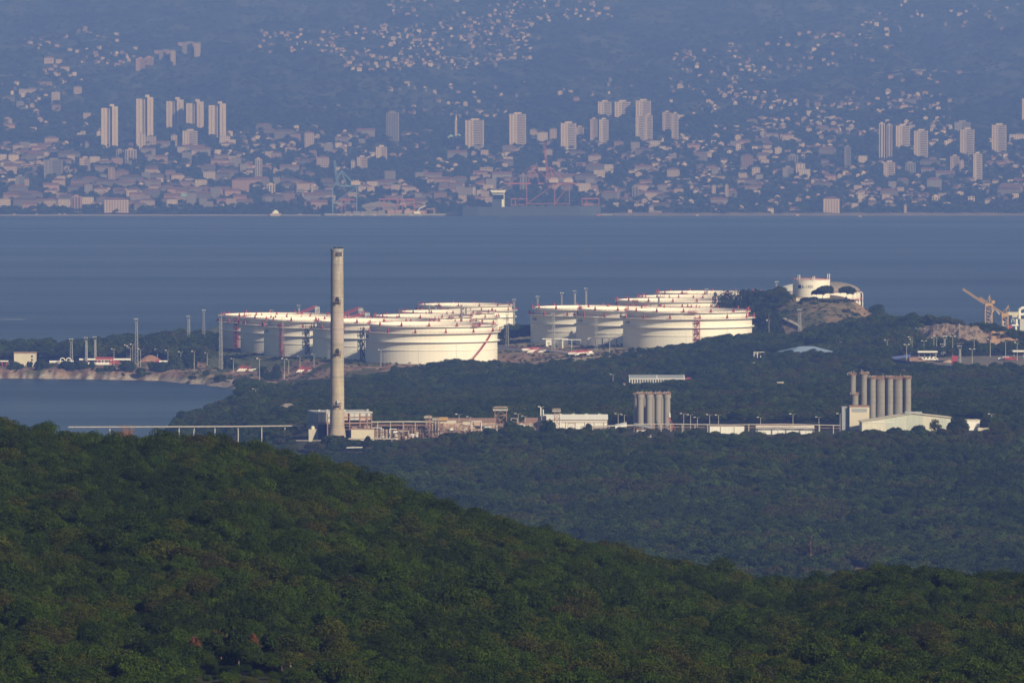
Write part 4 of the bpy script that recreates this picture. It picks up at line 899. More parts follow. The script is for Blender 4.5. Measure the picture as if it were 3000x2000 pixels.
for px, w_, lb in ((250, 22, 'low crimson valve rack left of the pipe shed'), (335, 28, 'low crimson valve rack right of the pipe shed'), (463, 14, 'small crimson valve rack by the broad shore tree')):
    t = thing('valve_rack', lb, 'valve rack', G(px, 3930)); s2 = w_ / ppm(3930) / 2; b = MB(); b.box(-s2, s2, 0, 1.5, 1.2, 2.6)
    for i in range(5): b.bar((-s2 + i * s2 / 2, .7, -.5), (-s2 + i * s2 / 2, .7, 3.4), .22)
    link('frame', b.mesh('frame', M['red']), t)
for px, w_, h_, lb in ((440, 74, 5.0, 'low bare earth mound right of the tallest left mast'), (555, 60, 4.0, 'bare earth mound under the two inner masts'), (235, 40, 2.0, 'small rusty earth mound behind the white pipes')):
    g0 = G(px, 3975); s2 = w_ / ppm(3975) / 2; n = 22; b = MB(); V = []
    for i in range(n):
        for j in range(7):
            x_ = -s2 + 2 * s2 * i / (n - 1); y_ = -6 + 2 * j; f = max(0, 1 - (x_ / s2) ** 2) ** .8 * max(0, 1 - (y_ / 7) ** 2); V.append((x_, y_, -.6 + f * h_ * (.8 + .5 * float(NZ.fbm(x_ / 3 + px, y_ / 3)))))
    b.add(V, [(i * 7 + j, (i + 1) * 7 + j, (i + 1) * 7 + j + 1, i * 7 + j + 1) for i in range(n - 1) for j in range(6)]); b.mat = 1
    t = b.build('earth_mound', mat('bare_earth_%d' % px, (0.30, 0.17, 0.11), .95, .5, .4), None, g0); tag(t, lb, 'earth mound', 'earth mounds on the spit')
# manifolds on the bank
def manifold(px, py, label, k=4):
    Y = hit(px, py, 3600) or 3800; t = thing('pipe_manifold', label, 'pipe manifold', G(px, Y)); t.scale = (.68, .68, .68)
    for i in range(k):
        b = MB(); x_ = -5 + i * 1.9; b.path([(x_ - 1.5, -2, .2), (x_ - .6, -1.5, 1.3), (x_ + .4, -.6, 2.1), (x_ + 1.2, .6, 2.4)], .55, 8); link('pipe', b.mesh('pipe', M['white']), t)
    b = MB(); b.bar((-7.5, -1, .4), (-1, 2, 5.6), .7); b.bar((-7.0, .5, .2), (0, 3.2, 5.2), .5)
    for i in range(9): x_ = -5 + i * 1.35; b.bar((x_, 2, 0), (x_, 2, 4.6 + (i % 3) * .8), .4)
    b.box(-3.5, 5.5, 1.6, 2.6, 3.2, 3.8); b.box(-2, 6.5, 1.2, 2.2, 1.6, 2.1); link('frame', b.mesh('frame', M['red']), t)
    b = MB(); b.tube((4, .5, 1.6), (10.5, 1, 2.3), .5); b.tube((3, -.5, .8), (8, -.5, .9), .45); link('outlet_pipe', b.mesh('outlet_pipe', M['white']), t)
manifold(716, 1089, 'red and white pipe manifold on the bank below the leftmost tanks'); manifold(890, 1092, 'red and white pipe manifold on the bank left of the chimney', 3)
manifold(1566, 1034, 'red framed pipe manifold in the gap between the tank groups', 3); manifold(1706, 1042, 'small red pipe manifold below the middle right tank', 2)
def gpipe(pts, r, mt, name, label, Y0=3600):
    t = thing(name, label, 'pipeline'); P = []
    for px, py in pts:
        Y = hit(px, py, Y0) or 3850; P.append(G(px, Y, r + .5))
    o_ = P[0].copy(); t.location = o_; P = [p - o_ for p in P]
    for m_, off, rr in ((mt, 0, r), ('red', r * 2.4, r * .55)):
        b = MB(); b.path([p + Vector((0, off, off * .4)) for p in P], rr, 8); link('pipe', b.mesh('pipe', M[m_]), t)
gpipe([(1452, 1027), (1490, 1029), (1530, 1031), (1580, 1030), (1630, 1036), (1668, 1041), (1735, 1038)], .8, 'white', 'pipeline', 'long red and white pipeline winding between the two tank groups')
gpipe([(1452, 1020), (1475, 1021), (1520, 1027)], .6, 'white', 'pipeline', 'short white pipe at the right foot of the front left tank')
gpipe([(1560, 1027), (1600, 1029)], .7, 'white', 'pipeline', 'short white pipe right of the gap manifold')
gpipe([(1665, 1043), (1690, 1041), (1730, 1038)], .7, 'white', 'pipeline', 'white pipe ending by the small red manifold')
# pump house and frames before the left tank of the right group
t = thing('pump_house', 'small pale pump house with a flat white roof before the right tanks', 'building', G(1608, 4010)); s_ = 1 / ppm(4010); b = MB(); b.box(-1.9, 1.9, 0, 4, -1.5, 21 * s_); link('wall', b.mesh('wall', M['white']), t); b = MB(); b.box(-4.2, 12.5, -.6, 4.5, 21 * s_, 23 * s_); link('roof', b.mesh('roof', M['white']), t); b = MB(); b.box(-.8, .8, -.06, 0, 1.9, 2.4); link('window', b.mesh('window', M['dark']), t)
for i in range(11): b = MB(); b.box(2.6 + i * .9, 3.0 + i * .9, .5, 1.0, -1.5, 21 * s_); link('column', b.mesh('column', M['grey']), t)
for px, n_, lb in ((1675, 3, 'pale open pipe frame right of the pump house'), (1785, 7, 'pale open pipe frame at the foot of the middle right tank')):
    t = thing('pipe_trestle', lb, 'pipe frame', G(px, 3965)); w_ = n_ * 1.9; b = MB(); b.box(-w_, w_, 0, .6, 4.8, 5.2); link('beam', b.mesh('beam', M['white']), t)
    for i in range(n_): b = MB(); x_ = -w_ + 2 * w_ * i / (n_ - 1); b.box(x_ - .35, x_ + .35, 0, .5, -1.5, 4.8); link('post', b.mesh('post', M['grey' if i else 'white']), t)
# ------------------------------------------------------------------ the disused plant (all about 2.65 km away)
YP = 2665.0; SP_ = 1 / ppm(YP)      # metres per photo pixel there
def base(px, Y=YP, z=None):
    z = float(gz(xat(px, Y), Y)) if z is None else z
    return Vector((xat(px, Y, z), Y, z))
def zz(py, Y=YP): return zat(py, Y)
# chimney
g0 = base(988, 2640); H = zz(729, 2640) - g0.z; ch = thing('chimney', 'very tall tapering concrete chimney standing over the whole plant', 'chimney', g0)
r0 = 21 / ppm(2640); r1 = 18.2 / ppm(2640)
b = MB(); pr = [(r0 * 1.35, -2), (r0 * 1.12, 4.5)] + [(r0 + (r1 - r0) * f, H * f) for f in np.linspace(.08, 1, 12)]; b.lathe(pr + [(r1 - .35, H), (r1 - .35, H - 3), (.01, H - 3)], 48)
me = b.mesh('shaft', M['chimney']); me.polygons.foreach_set('use_smooth', [True] * len(me.polygons)); me.set_sharp_from_angle(angle=R(30)); link('shaft', me, ch)
for k in range(1, 12): b = MB(); f = k / 12; b.ring(r0 + (r1 - r0) * f - .02, r0 + (r1 - r0) * f + .05, H * f, H * f + .18, 48); link('joint_ring', b.mesh('joint_ring', M['conc']), ch)
b = MB(); b.ring(r1 - .1, r1 + .18, H - 1.0, H + .1, 48); link('crown_ring', b.mesh('crown_ring', M['grey']), ch)
for x_, y_ in ((-.9, -1.1), (.9, -1.2), (1.9, .6)): b = MB(); b.tube((x_, y_, H - 2), (x_, y_, H + .75), .68, .68, 12); link('flue', b.mesh('flue', M['dark']), ch)
for k in range(7): b = MB(); a_ = -.15 + k * .16; x_, y_ = face(a_); q = r1 + .02; b.bar((q * x_, q * y_, H - 3.2), (q * x_, q * y_, H - 1.4), .26); link('slot', b.mesh('slot', M['dark']), ch)
for py in (884, 1035, 1186):
    z = zz(py, 2640) - g0.z; f = z / H; rr = r0 + (r1 - r0) * f; a_ = .12; x_, y_ = face(a_); o_ = Vector((rr * x_, rr * y_, z))
    pl = MB(); pl.box(-1.35, 1.35, -1.5, .1, -.15, 0); pp = link('platform', pl.mesh('platform', M['rust']), ch, o_, a_)
    pl = MB()
    for x1 in (-1.3, -.45, .45, 1.3): pl.bar((x1, -1.45, 0), (x1, -1.45, 1.15), .12)
    pl.bar((-1.3, -1.45, 1.1), (1.3, -1.45, 1.1), .12); pl.bar((-1.3, -1.45, .55), (1.3, -1.45, .55), .1); pl.bar((-1.3, -1.45, 1.1), (-1.3, 0, 1.1), .12); pl.bar((1.3, -1.45, 1.1), (1.3, 0, 1.1), .12); pl.bar((-1.2, -1.3, -.1), (-1.0, .1, -1.6), .14); pl.bar((1.2, -1.3, -.1), (1.0, .1, -1.6), .14)
    link('railing', pl.mesh('railing', M['dark']), pp)
    pl = MB(); pl.box(-.45, .45, -.75, .05, 0, 2.1); link('door', pl.mesh('door', M['dark'] if py < 1100 else M['pale_grey']), pp)
# boiler house: a steel frame, its side wall in shade and its front in the sun
bx0, bx1 = 893, 1092; g0 = base(996, 2662)
bh = thing('boiler_house', 'tall open-framed boiler house with peeling panels around the chimney foot', 'industrial building', g0, R(13))
hT = zz(1204, 2662) - g0.z; hM = zz(1236, 2662) - g0.z; D_ = 10.0; L_ = 12.0
b = MB(); b.box(-L_, -L_ + .35, -D_, D_, -3, hT - .4); link('side_wall', b.mesh('side_wall', M['greywall']), bh)
b = MB(); b.box(-L_ + .35, L_, -D_ + 6, D_ - .3, hM + .4, hT - .5); b.box(-L_ + .35, L_, 2, D_, -3, hM); link('core', b.mesh('core', M['dark']), bh)  # near-black blocks stand in for the shade inside the open bays
b = MB(); b.box(-L_ - .2, L_ + .2, -D_, D_ + .2, hT - .4, hT + .1); link('roof', b.mesh('roof', M['pale_grey']), bh)
b = MB(); b.box(-L_, L_, -D_, D_, hM - .3, hM + .3); link('floor_slab', b.mesh('floor_slab', M['rust']), bh)
for (x0, x1, z0, z1, m_) in ((-11.7, -6.2, hM + .5, hT - .5, 'pale_grey'), (-6.1, -1.6, hM + .6, hT - .5, 'cream'), (-1.4, 1.6, hM + .6, hT - .5, 'peach'), (2.2, 6.6, hM + 1.3, hT - .5, 'pale_grey'), (6.9, 11.4, hM + .5, hT - 1.9, 'peach'), (6.9, 11.4, hT - 1.8, hT - .5, 'pale_grey'), (8.6, 11.2, hM - 3.1, hM - 1.0, 'peach')):
    n_ = max(1, int((x1 - x0) / 1.6))
    for i in range(n_):
        b = MB(); w_ = (x1 - x0) / n_; b.box(x0 + i * w_, x0 + (i + 1) * w_ - .12, -D_ + .2 - (i % 2) * .05, -D_ + .5, z0 + (rng.random() * .9 if m_ == 'peach' else 0), z1); link('wall_panel', b.mesh('wall_panel', M[m_]), bh)
for x_ in (-L_ + .2, -7.4, -1, 2.2, 6.7, 9.8, L_ - .3):
    b = MB(); b.box(x_ - .22, x_ + .22, -D_ - .1, -D_ + .3, -3, hT - .4); link('column', b.mesh('column', M['rust' if x_ < 12 else 'pale_grey']), bh)
for z_, xa, xb in ((hM - 1.2, -7, 12), (hM - 2.6, -2, 13), (hM + 2.6, -7, 12), (3.1, 2, 13)): b = MB(); b.box(xa, xb, -D_ - .3, -D_ + .05, z_ - .12, z_ + .12); link('beam', b.mesh('beam', M['rust']), bh)
for x_, z_, r_ in ((-4.6, hM - 2.2, 1.2), (-4.2, hM - 3.6, .8), (4.4, hM - 2.5, .9)): b = MB(); b.tube((x_ - 1.2, -D_ + 1, z_), (x_ + 1.2, -D_ + 1, z_), r_, r_, 14); link('drum', b.mesh('drum', M['peach']), bh)
for x_ in (-9.6, -6, 1.5, 11.5): b = MB(); b.tube((x_, -2, hT), (x_, -2, hT + .8), .5, .7, 10); link('roof_vent', b.mesh('roof_vent', M['pale_grey']), bh)
b = MB(); b.path([(-1.6, -D_ - 2.4, hT - 1.2), (-2.9, -D_ - 1.5, hT - 3.4), (-3.0, -D_ - 1.3, -1)], .62, 10); link('duct', b.mesh('duct', M['rust']), bh)
# hopper in front of the shaded side
g0 = base(916, 2645); t = thing('hopper', 'cream tapered hopper with a round drum on top beside the shaded wall', 'hopper', g0); zt_ = zz(1257, 2645) - g0.z; zb_ = zz(1290, 2645) - g0.z; b = MB()
b.hexa([(-1.6, -1, zb_), (-.2, -1, zb_), (-.2, 1, zb_), (-1.6, 1, zb_), (-1.7, -1.6, zt_), (1.7, -1.6, zt_), (1.7, 1.6, zt_), (-1.7, 1.6, zt_)]); link('bin', b.mesh('bin', M['cream']), t)
b = MB(); b.lathe([(.01, zt_ + 1.5), (.6, zt_ + 1.3), (.9, zt_ + .7), (.85, zt_), (.01, zt_)], 20); link('drum', b.mesh('drum', M['cream']), t)
for i in range(3): b = MB(); b.box(-1.6, -.2, -1, 1, zb_ - .5 - i * .75, zb_ - .1 - i * .75); link('leg_band', b.mesh('leg_band', M['white']), t)
# long white wall in front
g0 = base(1062, 2644); t = thing('low_annex', 'blank cream annex wall with a dead twiggy bush before it right of the chimney', 'building', g0); b = MB(); w_ = 33 * SP_; b.box(-w_, w_, 0, 7, -2, zz(1257, 2644) - g0.z); link('wall', b.mesh('wall', M['cream']), t); b = MB(); b.box(-w_ - .2, w_ + .2, -.2, 7.2, zz(1257, 2644) - g0.z, zz(1257, 2644) - g0.z + .25); link('roof', b.mesh('roof', M['rust']), t)
def hpipe(pts, r, mt, name, label, Y=YP, posts=0, pm='rust', deep=0):
    P = [Vector((xat(px, Y, zz(py, Y)), Y, zz(py, Y))) for px, py in pts]; o_ = base((pts[0][0] + pts[-1][0]) / 2, Y); t = thing(name, label, 'pipeline', o_)
    b = MB(); b.path([p - o_ for p in P], r, 8); link('pipe', b.mesh('pipe', M[mt]), t)
    if deep: b = MB(); b.path([p - o_ + Vector((0, 1.2, -deep)) for p in P], r * .8, 8); link('pipe', b.mesh('pipe', M['rust']), t)
    for i in range(posts):
        f = (i + .5) / posts * (len(P) - 1); k = int(f); p = P[k].lerp(P[min(k + 1, len(P) - 1)], f - k); zg = float(gz(p.x, Y)); b = MB(); b.bar(Vector((p.x, Y, zg - .5)) - o_, p - o_, .32); link('post', b.mesh('post', M[pm]), t)
    return t
hpipe([(860, 1290), (960, 1290)], .18, 'pipe', 'pipeline', 'thin white pipe line running low past the hopper', 2640)
hpipe([(1020, 1285), (1160, 1285)], .3, 'pipe', 'pipeline', 'white pipe low in front of the annex wall', 2640, 6, 'pipe', 1.6)
hpipe([(1015, 1311), (1062, 1310)], .22, 'white', 'pipeline', 'lowest white pipe half hidden by bushes below the chimney', 2605)
hpipe([(1088, 1236), (1200, 1235), (1300, 1236)], .35, 'pipe', 'pipe_rack', 'upper rusty pipe rack running right from the boiler house', 2668, 6, 'pipe', 1.1)
hpipe([(1100, 1246), (1180, 1246), (1300, 1243)], .5, 'rust', 'pipe_rack', 'lower rust red pipe rack right of the boiler house', 2672, 5)
hpipe([(1700, 1250), (1870, 1245)], .35, 'pipe', 'pipe_rack', 'rusty pipe rack between the white shed and the slim silos', 2650, 7, 'pipe', 1.0)
hpipe([(1865, 1242), (1980, 1242), (2130, 1244), (2300, 1242), (2462, 1246)], .2, 'pipe', 'pipe_rack', 'long pale pipe rack from the slim silos to the concrete silos', 2640, 16, 'pipe', 1.3)
def conveyor():
    pts = [(200, 1250), (500, 1249), (700, 1248), (890, 1246)]; Y = 2660; P = [Vector((xat(px, Y, zz(py, Y)), Y, zz(py, Y))) for px, py in pts]; o_ = Vector((P[1].x, Y, 0)); t = thing('conveyor_bridge', 'long thin white conveyor bridge reaching left over the water from the plant', 'conveyor', o_)
    b = MB()
    for p, q in zip(P[:-1], P[1:]): b.hexa([p - o_ + Vector(v) for v in ((0, -1, -.25), (0, 1, -.25), (0, 1, .18), (0, -1, .18))] + [q - o_ + Vector(v) for v in ((0, -1, -.25), (0, 1, -.25), (0, 1, .18), (0, -1, .18))])
    link('gallery', b.mesh('gallery', M['pipe']), t)
    for px in (322, 525, 570, 630, 698, 767, 835):
        x_ = xat(px, Y, 25) - o_.x; zg = float(gz(x_ + o_.x, Y)); b = MB(); dx = -2.2 if px == 570 else 0; zt2 = zz(1248, Y); b.bar((x_ + dx, 0, zg - 1), (x_, 0, zt2), .36); link('leg', b.mesh('leg', M['pale_grey']), t)
conveyor()
t = thing('gravel_heap', 'cone of grey gravel above the left end of the boiler house', 'heap', base(843, YHEAP)); z1 = zat(1181, YHEAP) - t.location.z; z0 = zat(1207, YHEAP) - t.location.z; b = MB(); w_ = 44 / ppm(YHEAP); g_ = random.Random(3)
b.lathe([(w_ * 1.1, -2), (w_, z0), (w_ * .75, z0 + (z1 - z0) * .38), (w_ * .42, z0 + (z1 - z0) * .8), (w_ * .2, z0 + (z1 - z0) * .97), (.01, z1)], 28); b.v = [(x + g_.uniform(-.3, .3), y + g_.uniform(-.3, .3), z + g_.uniform(-.12, .12)) for x, y, z in b.v]; link('heap', b.mesh('heap', M['gravelheap']), t)
def vessel(px, top, bot, w, label, mt='pipe', Y=2655, dome=True, bands=2):
    g0 = base(px, Y); t = thing('process_vessel', label, 'vessel', g0); z1 = zz(top, Y) - g0.z; z0 = min(zz(bot, Y) - g0.z, z1 - 1); r = w / 2 * SP_; b = MB(); b.lathe([(.01, z0), (r, z0 + .1), (r, z1 - r * .5), (r * .7, z1 - r * .15), (.01, z1)], 20); link('shell', b.mesh('shell', M[mt]), t)
    b = MB()
    for k in range(3): a = 2.1 * k; b.bar((r * .8 * math.cos(a), r * .8 * math.sin(a), -.5), (r * .8 * math.cos(a), r * .8 * math.sin(a), z0 + .3), .22)
    link('leg', b.mesh('leg', M['rust']), t)
    for k in range(bands): b = MB(); zz_ = z0 + (z1 - z0) * (k + 1) / (bands + 1); b.ring(r, r + .5, zz_, zz_ + .15, 20); b.ring(r + .45, r + .52, zz_ + .9, zz_ + 1.0, 20); link('walkway', b.mesh('walkway', M['rust']), t)
for i, (px, top, bot, w, mt) in enumerate([(1105, 1256, 1283, 7, 'pipe'), (1114, 1254, 1283, 6, 'grey'), (1122, 1255, 1283, 6, 'pipe'), (1132, 1257, 1283, 7, 'peach'), (1098, 1258, 1284, 6, 'rust')]): vessel(px, top, bot, w, ('first', 'second', 'third', 'fourth', 'fifth')[i] + ' slim upright vessel beside the cream annex', mt)
for i, (px, top, bot, w, mt) in enumerate([(1160, 1270, 1296, 12, 'cream'), (1175, 1262, 1270, 16, 'white'), (1189, 1277, 1296, 8, 'cream'), (1198, 1270, 1296, 7, 'peach'), (1209, 1273, 1296, 6, 'white'), (1221, 1270, 1298, 8, 'white')]): vessel(px, top, bot, w, ('widest', 'raised', 'squat', 'peach coloured', 'thin', 'rightmost white')[i] + ' vessel of the cream vessel cluster below the pipe rack', mt, 2645)
def frame_tower(px0, px1, top, bot, n, name, label, mt='rust', Y=2660, plat=None, cross=True, depth=4.0, bar=.28):
    g0 = base((px0 + px1) / 2, Y); w = (px1 - px0) / 2 * SP_; z1 = zz(top, Y) - g0.z; z0 = -1.0; t = thing(name, label, 'steel structure', g0); hh = (z1 - z0) / n
    for x_ in (-w, w):
        for y_ in (0, depth): b = MB(); b.bar((x_, y_, z0), (x_, y_, z1), bar); link('column', b.mesh('column', M[mt]), t)
    for i in range(n):
        b = MB(); z_ = z0 + hh * (i + 1)
        for y_ in (0, depth): b.bar((-w, y_, z_), (w, y_, z_), bar * .8)
        b.bar((-w, 0, z_), (-w, depth, z_), bar * .8); b.bar((w, 0, z_), (w, depth, z_), bar * .8)
        if cross: b.bar((-w, 0, z_ - hh), (w, 0, z_), bar * .6); b.bar((w, 0, z_ - hh), (-w, 0, z_), bar * .6)
        link('level_frame', b.mesh('level_frame', M[mt]), t)
    if plat:
        b = MB(); b.box(-w - .8, w + .5, -.8, depth + .8, z1 - plat * 1.0, z1 - plat * 1.0 + .25)
        link('deck', b.mesh('deck', M['white']), t); b = MB()
        for i in range(9): x_ = -w - .8 + (2 * w + 1.3) * i / 8; b.bar((x_, -.8, z1 - plat), (x_, -.8, z1), .12)
        b.bar((-w - .8, -.8, z1), (w + .5, -.8, z1), .14); b.bar((-w - .8, -.8, z1 - plat / 2), (w + .5, -.8, z1 - plat / 2), .1); link('railing', b.mesh('railing', M['pipe']), t)
    return t
frame_tower(1450, 1484, 1192, 1262, 3, 'platform_tower', 'open rusty tower carrying a white railed platform', 'rust', 2660, 1.5)
frame_tower(1624, 1639, 1197, 1250, 5, 'lattice_tower', 'narrow rusty stair tower with a flared top before the white shed', 'rust', 2645, 1.2, True, 2.4)
frame_tower(1664, 1686, 1240, 1262, 2, 'pipe_trestle', 'low rusty frame standing before the white shed wall', 'pipe', 2643, None, True, 2.4)
frame_tower(1248, 1262, 1218, 1300, 5, 'process_tower', 'thin process tower at the left of the rusty column cluster', 'rust', 2655, .8, False, 2.4, .34)
frame_tower(1272, 1292, 1224, 1296, 5, 'process_tower', 'thicker process tower in the middle of the rusty column cluster', 'rust', 2660, .8, True, 2.6, .34)
frame_tower(1296, 1346, 1236, 1256, 2, 'pipe_bridge', 'wide rusty pipe bridge right of the column cluster', 'rust', 2664, None, True, 3, .34)
frame_tower(1350, 1388, 1242, 1264, 3, 'steel_rack', 'low crowded equipment frame left of the platform tower', 'pipe', 2655, None, True, 3, .3)
frame_tower(1545, 1574, 1238, 1258, 2, 'steel_rack', 'low rusty frame among bushes right of the platform tower', 'rust', 2655, None, True, 3, .3)
for i, (px, top, bot, w, mt) in enumerate([(1257, 1222, 1290, 3.5, 'rust'), (1267, 1240, 1290, 3, 'pipe'), (1276, 1232, 1300, 3.2, 'pipe'), (1285, 1232, 1298, 4, 'pipe'), (1291, 1262, 1300, 3, 'white'), (1268, 1270, 1290, 10, 'cream'), (1277, 1268, 1288, 6, 'cream'), (1299, 1238, 1268, 3, 'pipe')]): vessel(px, top, bot, w, ('rusty leftmost', 'short grey', 'slim', 'tallest pale', 'thin white', 'squat cream', 'small cream', 'rightmost slim')[i] + ' column of the column cluster right of the vessels', mt, 2650, bands=3)
for i, (px0, px1, top, bot, m_, lb) in enumerate([(1288, 1312, 1222, 1232, 'yellow', 'small ochre cabin on top of the rusty pipe bridge'), (1290, 1336, 1232, 1240, 'cream', 'long cream box on the pipe bridge'), (1356, 1376, 1236, 1243, 'cream', 'small cream box left of the grey shed'), (1389, 1412, 1233, 1247, 'peach', 'peach panelled box left of the platform tower'),
        (1300, 1340, 1256, 1264, 'greywall', 'shaded low shed under the pipe bridge'), (1358, 1384, 1260, 1268, 'cream', 'low cream wall at the wood edge'), (1389, 1416, 1248, 1255, 'pale_grey', 'pale horizontal tank left of the platform tower'), (1430, 1448, 1256, 1261, 'white', 'white box under the curved grey canopy'), (1430, 1446, 1264, 1268, 'white', 'lower white box by the bushes')]):
    Y = 2652 + i * .7; g0 = base((px0 + px1) / 2, Y); t = thing('equipment_box', lb, 'equipment', g0); w_ = (px1 - px0) / 2 * SP_; b = MB(); b.box(-w_, w_, 0, 3, zz(bot, Y) - g0.z, zz(top, Y) - g0.z); link('casing', b.mesh('casing', M[m_]), t)
    for x_ in (-w_ * .8, w_ * .8): b = MB(); b.bar((x_, 1, -1), (x_, 1, zz(bot, Y) - g0.z + .1), .25); link('leg', b.mesh('leg', M['rust']), t)
# long low brick shed behind, and the white shed
def shed(px0, px1, eave, ridge_, bot, Y, dep, wm, rm, name, label, rz=0, along='x', extra=None):
    g0 = base((px0 + px1) / 2, Y); w_ = (px1 - px0) / 2 / ppm(Y); ze = zat(eave, Y) - g0.z; zr = zat(ridge_, Y) - g0.z; t = thing(name, label, 'building', g0, rz); b = MB(); b.box(-w_, w_, 0, dep, min(-3, zat(bot, Y) - g0.z - 3), ze)
    if along == 'x': b.add([(-w_, 0, ze), (-w_, dep, ze), (-w_, dep / 2, zr), (w_, 0, ze), (w_, dep, ze), (w_, dep / 2, zr)], [(0, 1, 2), (3, 5, 4)])
    else: b.add([(-w_, 0, ze), (w_, 0, ze), (0, 0, zr), (-w_, dep, ze), (w_, dep, ze), (0, dep, zr)], [(0, 1, 2), (3, 5, 4)])
    link('wall', b.mesh('wall', M[wm]), t); b = MB(); b.gable(-w_, w_, 0, dep, ze + .02, zr + .02, .35, .22, along=along); link('roof', b.mesh('roof', M[rm]), t)
    return t, w_, ze, zr
t, w_, ze, zr = shed(1300, 1452, 1236, 1227, 1250, 2690, 9, 'peach', 'rust', 'long_shed', 'long low shed with a rusty roof behind the pipe racks')
t, w_, ze, zr = shed(1540, 1597, 1236, 1226, 1250, 2690, 9, 'peach', 'rust', 'long_shed', 'short rusty-roofed shed at the left of the white shed')
t, w_, ze, zr = shed(1596, 1779, 1229, 1217, 1248, 2676, 13, 'white', 'white', 'white_shed', 'long bright white gabled shed between the rusty towers and slim silos')
for i in range(4): b = MB(); x_ = -w_ * .5 + i * w_ * .42; b.box(x_ - .6, x_ + .6, 6.2, 6.8, zr + .1, zr + .55); link('roof_vent', b.mesh('roof_vent', M['pale_grey']), t)
b = MB(); b.box(-w_, w_, -.3, 0, ze - .25, ze - .05); link('gutter', b.mesh('gutter', M['rust']), t)
hpipe([(1643, 1237), (1782, 1237)], .16, 'rust', 'pipe_rack', 'thin rusty pipe crossing the front of the white shed', 2660, 5)
for px, top in ((1585, 1191), (1592, 1199)): pass
t = thing('twin_stack', 'two thin white exhaust pipes on a dark box left of the white shed', 'exhaust', base(1588, 2668)); b = MB(); b.box(-1.8, 1.8, 0, 3, -1, zz(1218, 2668) - t.location.z); link('box', b.mesh('box', M['dark']), t)
for x_, top in ((-.6, 1192), (.5, 1199)): b = MB(); b.tube((x_, .5, zz(1218, 2668) - t.location.z), (x_, .5, zz(top, 2668) - t.location.z), .22); link('pipe', b.mesh('pipe', M['white']), t)
t = thing('curved_canopy', 'flat grey curved canopy roof at the foot of the platform tower', 'canopy', base(1446, 2656)); z_ = zz(1246, 2656) - t.location.z; b = MB()
P = [(-6, z_ - .9), (-3, z_ - .2), (0, z_), (3, z_ - .1), (6, z_ - .6)]
for p, q in zip(P[:-1], P[1:]): b.hexa([(p[0], -2, p[1]), (q[0], -2, q[1]), (q[0], 4, q[1]), (p[0], 4, p[1]), (p[0], -2, p[1] + .25), (q[0], -2, q[1] + .25), (q[0], 4, q[1] + .25), (p[0], 4, p[1] + .25)])
link('roof', b.mesh('roof', M['grey']), t); b = MB(); b.bar((-4, -1, -1), (-4, -1, z_ - .6), .25); b.bar((4, -1, -1), (4, -1, z_ - .3), .25); link('post', b.mesh('post', M['rust']), t)
# tilted white panels
for (pa, pb, lb) in (((1802, 1256), (1836, 1248), 'tilted white sheet roof between the white shed and slim silos'), ((1858, 1246), (1912, 1254), 'thin dark lean-to roof at the foot of the slim silos')):
    Y = 2638; p = Vector((xat(pa[0], Y, 30), Y, zz(pa[1], Y))); q = Vector((xat(pb[0], Y, 30), Y, zz(pb[1], Y))); o_ = base((pa[0] + pb[0]) / 2, Y); t = thing('lean_to_roof', lb, 'roof', o_); p -= o_; q -= o_; b = MB(); th = 1.1 if 'white' in lb else .35
    b.hexa([p + Vector((0, -1, 0)), q + Vector((0, -1, 0)), q + Vector((0, 3, .6)), p + Vector((0, 3, .6)), p + Vector((0, -1, th)), q + Vector((0, -1, th)), q + Vector((0, 3, .6 + th)), p + Vector((0, 3, .6 + th))]); link('sheet', b.mesh('sheet', M['white' if th > 1 else 'grey']), t)
    for v in (p, q): b = MB(); b.bar((v.x, 1, -1), (v.x, 1, v.z + .3), .25); link('post', b.mesh('post', M['rust']), t)
for (px0, px1, top, bot, Y, lb) in ((1866, 1908, 1259, 1266, 2625, 'small white wall below the slim silos'), (2080, 2180, 1248, 1256, 2640, 'left stretch of the long white wall between the silo groups'), (2215, 2385, 1246, 1254, 2643, 'right stretch of the long white wall between the silo groups')):
    g0 = base((px0 + px1) / 2, Y); t = thing('low_wall', lb, 'wall', g0); w_ = (px1 - px0) / 2 * SP_; b = MB(); b.box(-w_, w_, 0, 2.5, min(-.5, zz(bot, Y) - g0.z), zz(top, Y) - g0.z); link('wall_face', b.mesh('wall_face', M['white']), t); b = MB(); b.box(-w_ - .1, w_ + .1, -.15, 2.6, zz(top, Y) - g0.z, zz(top, Y) - g0.z + .2); link('coping', b.mesh('coping', M['rust']), t)

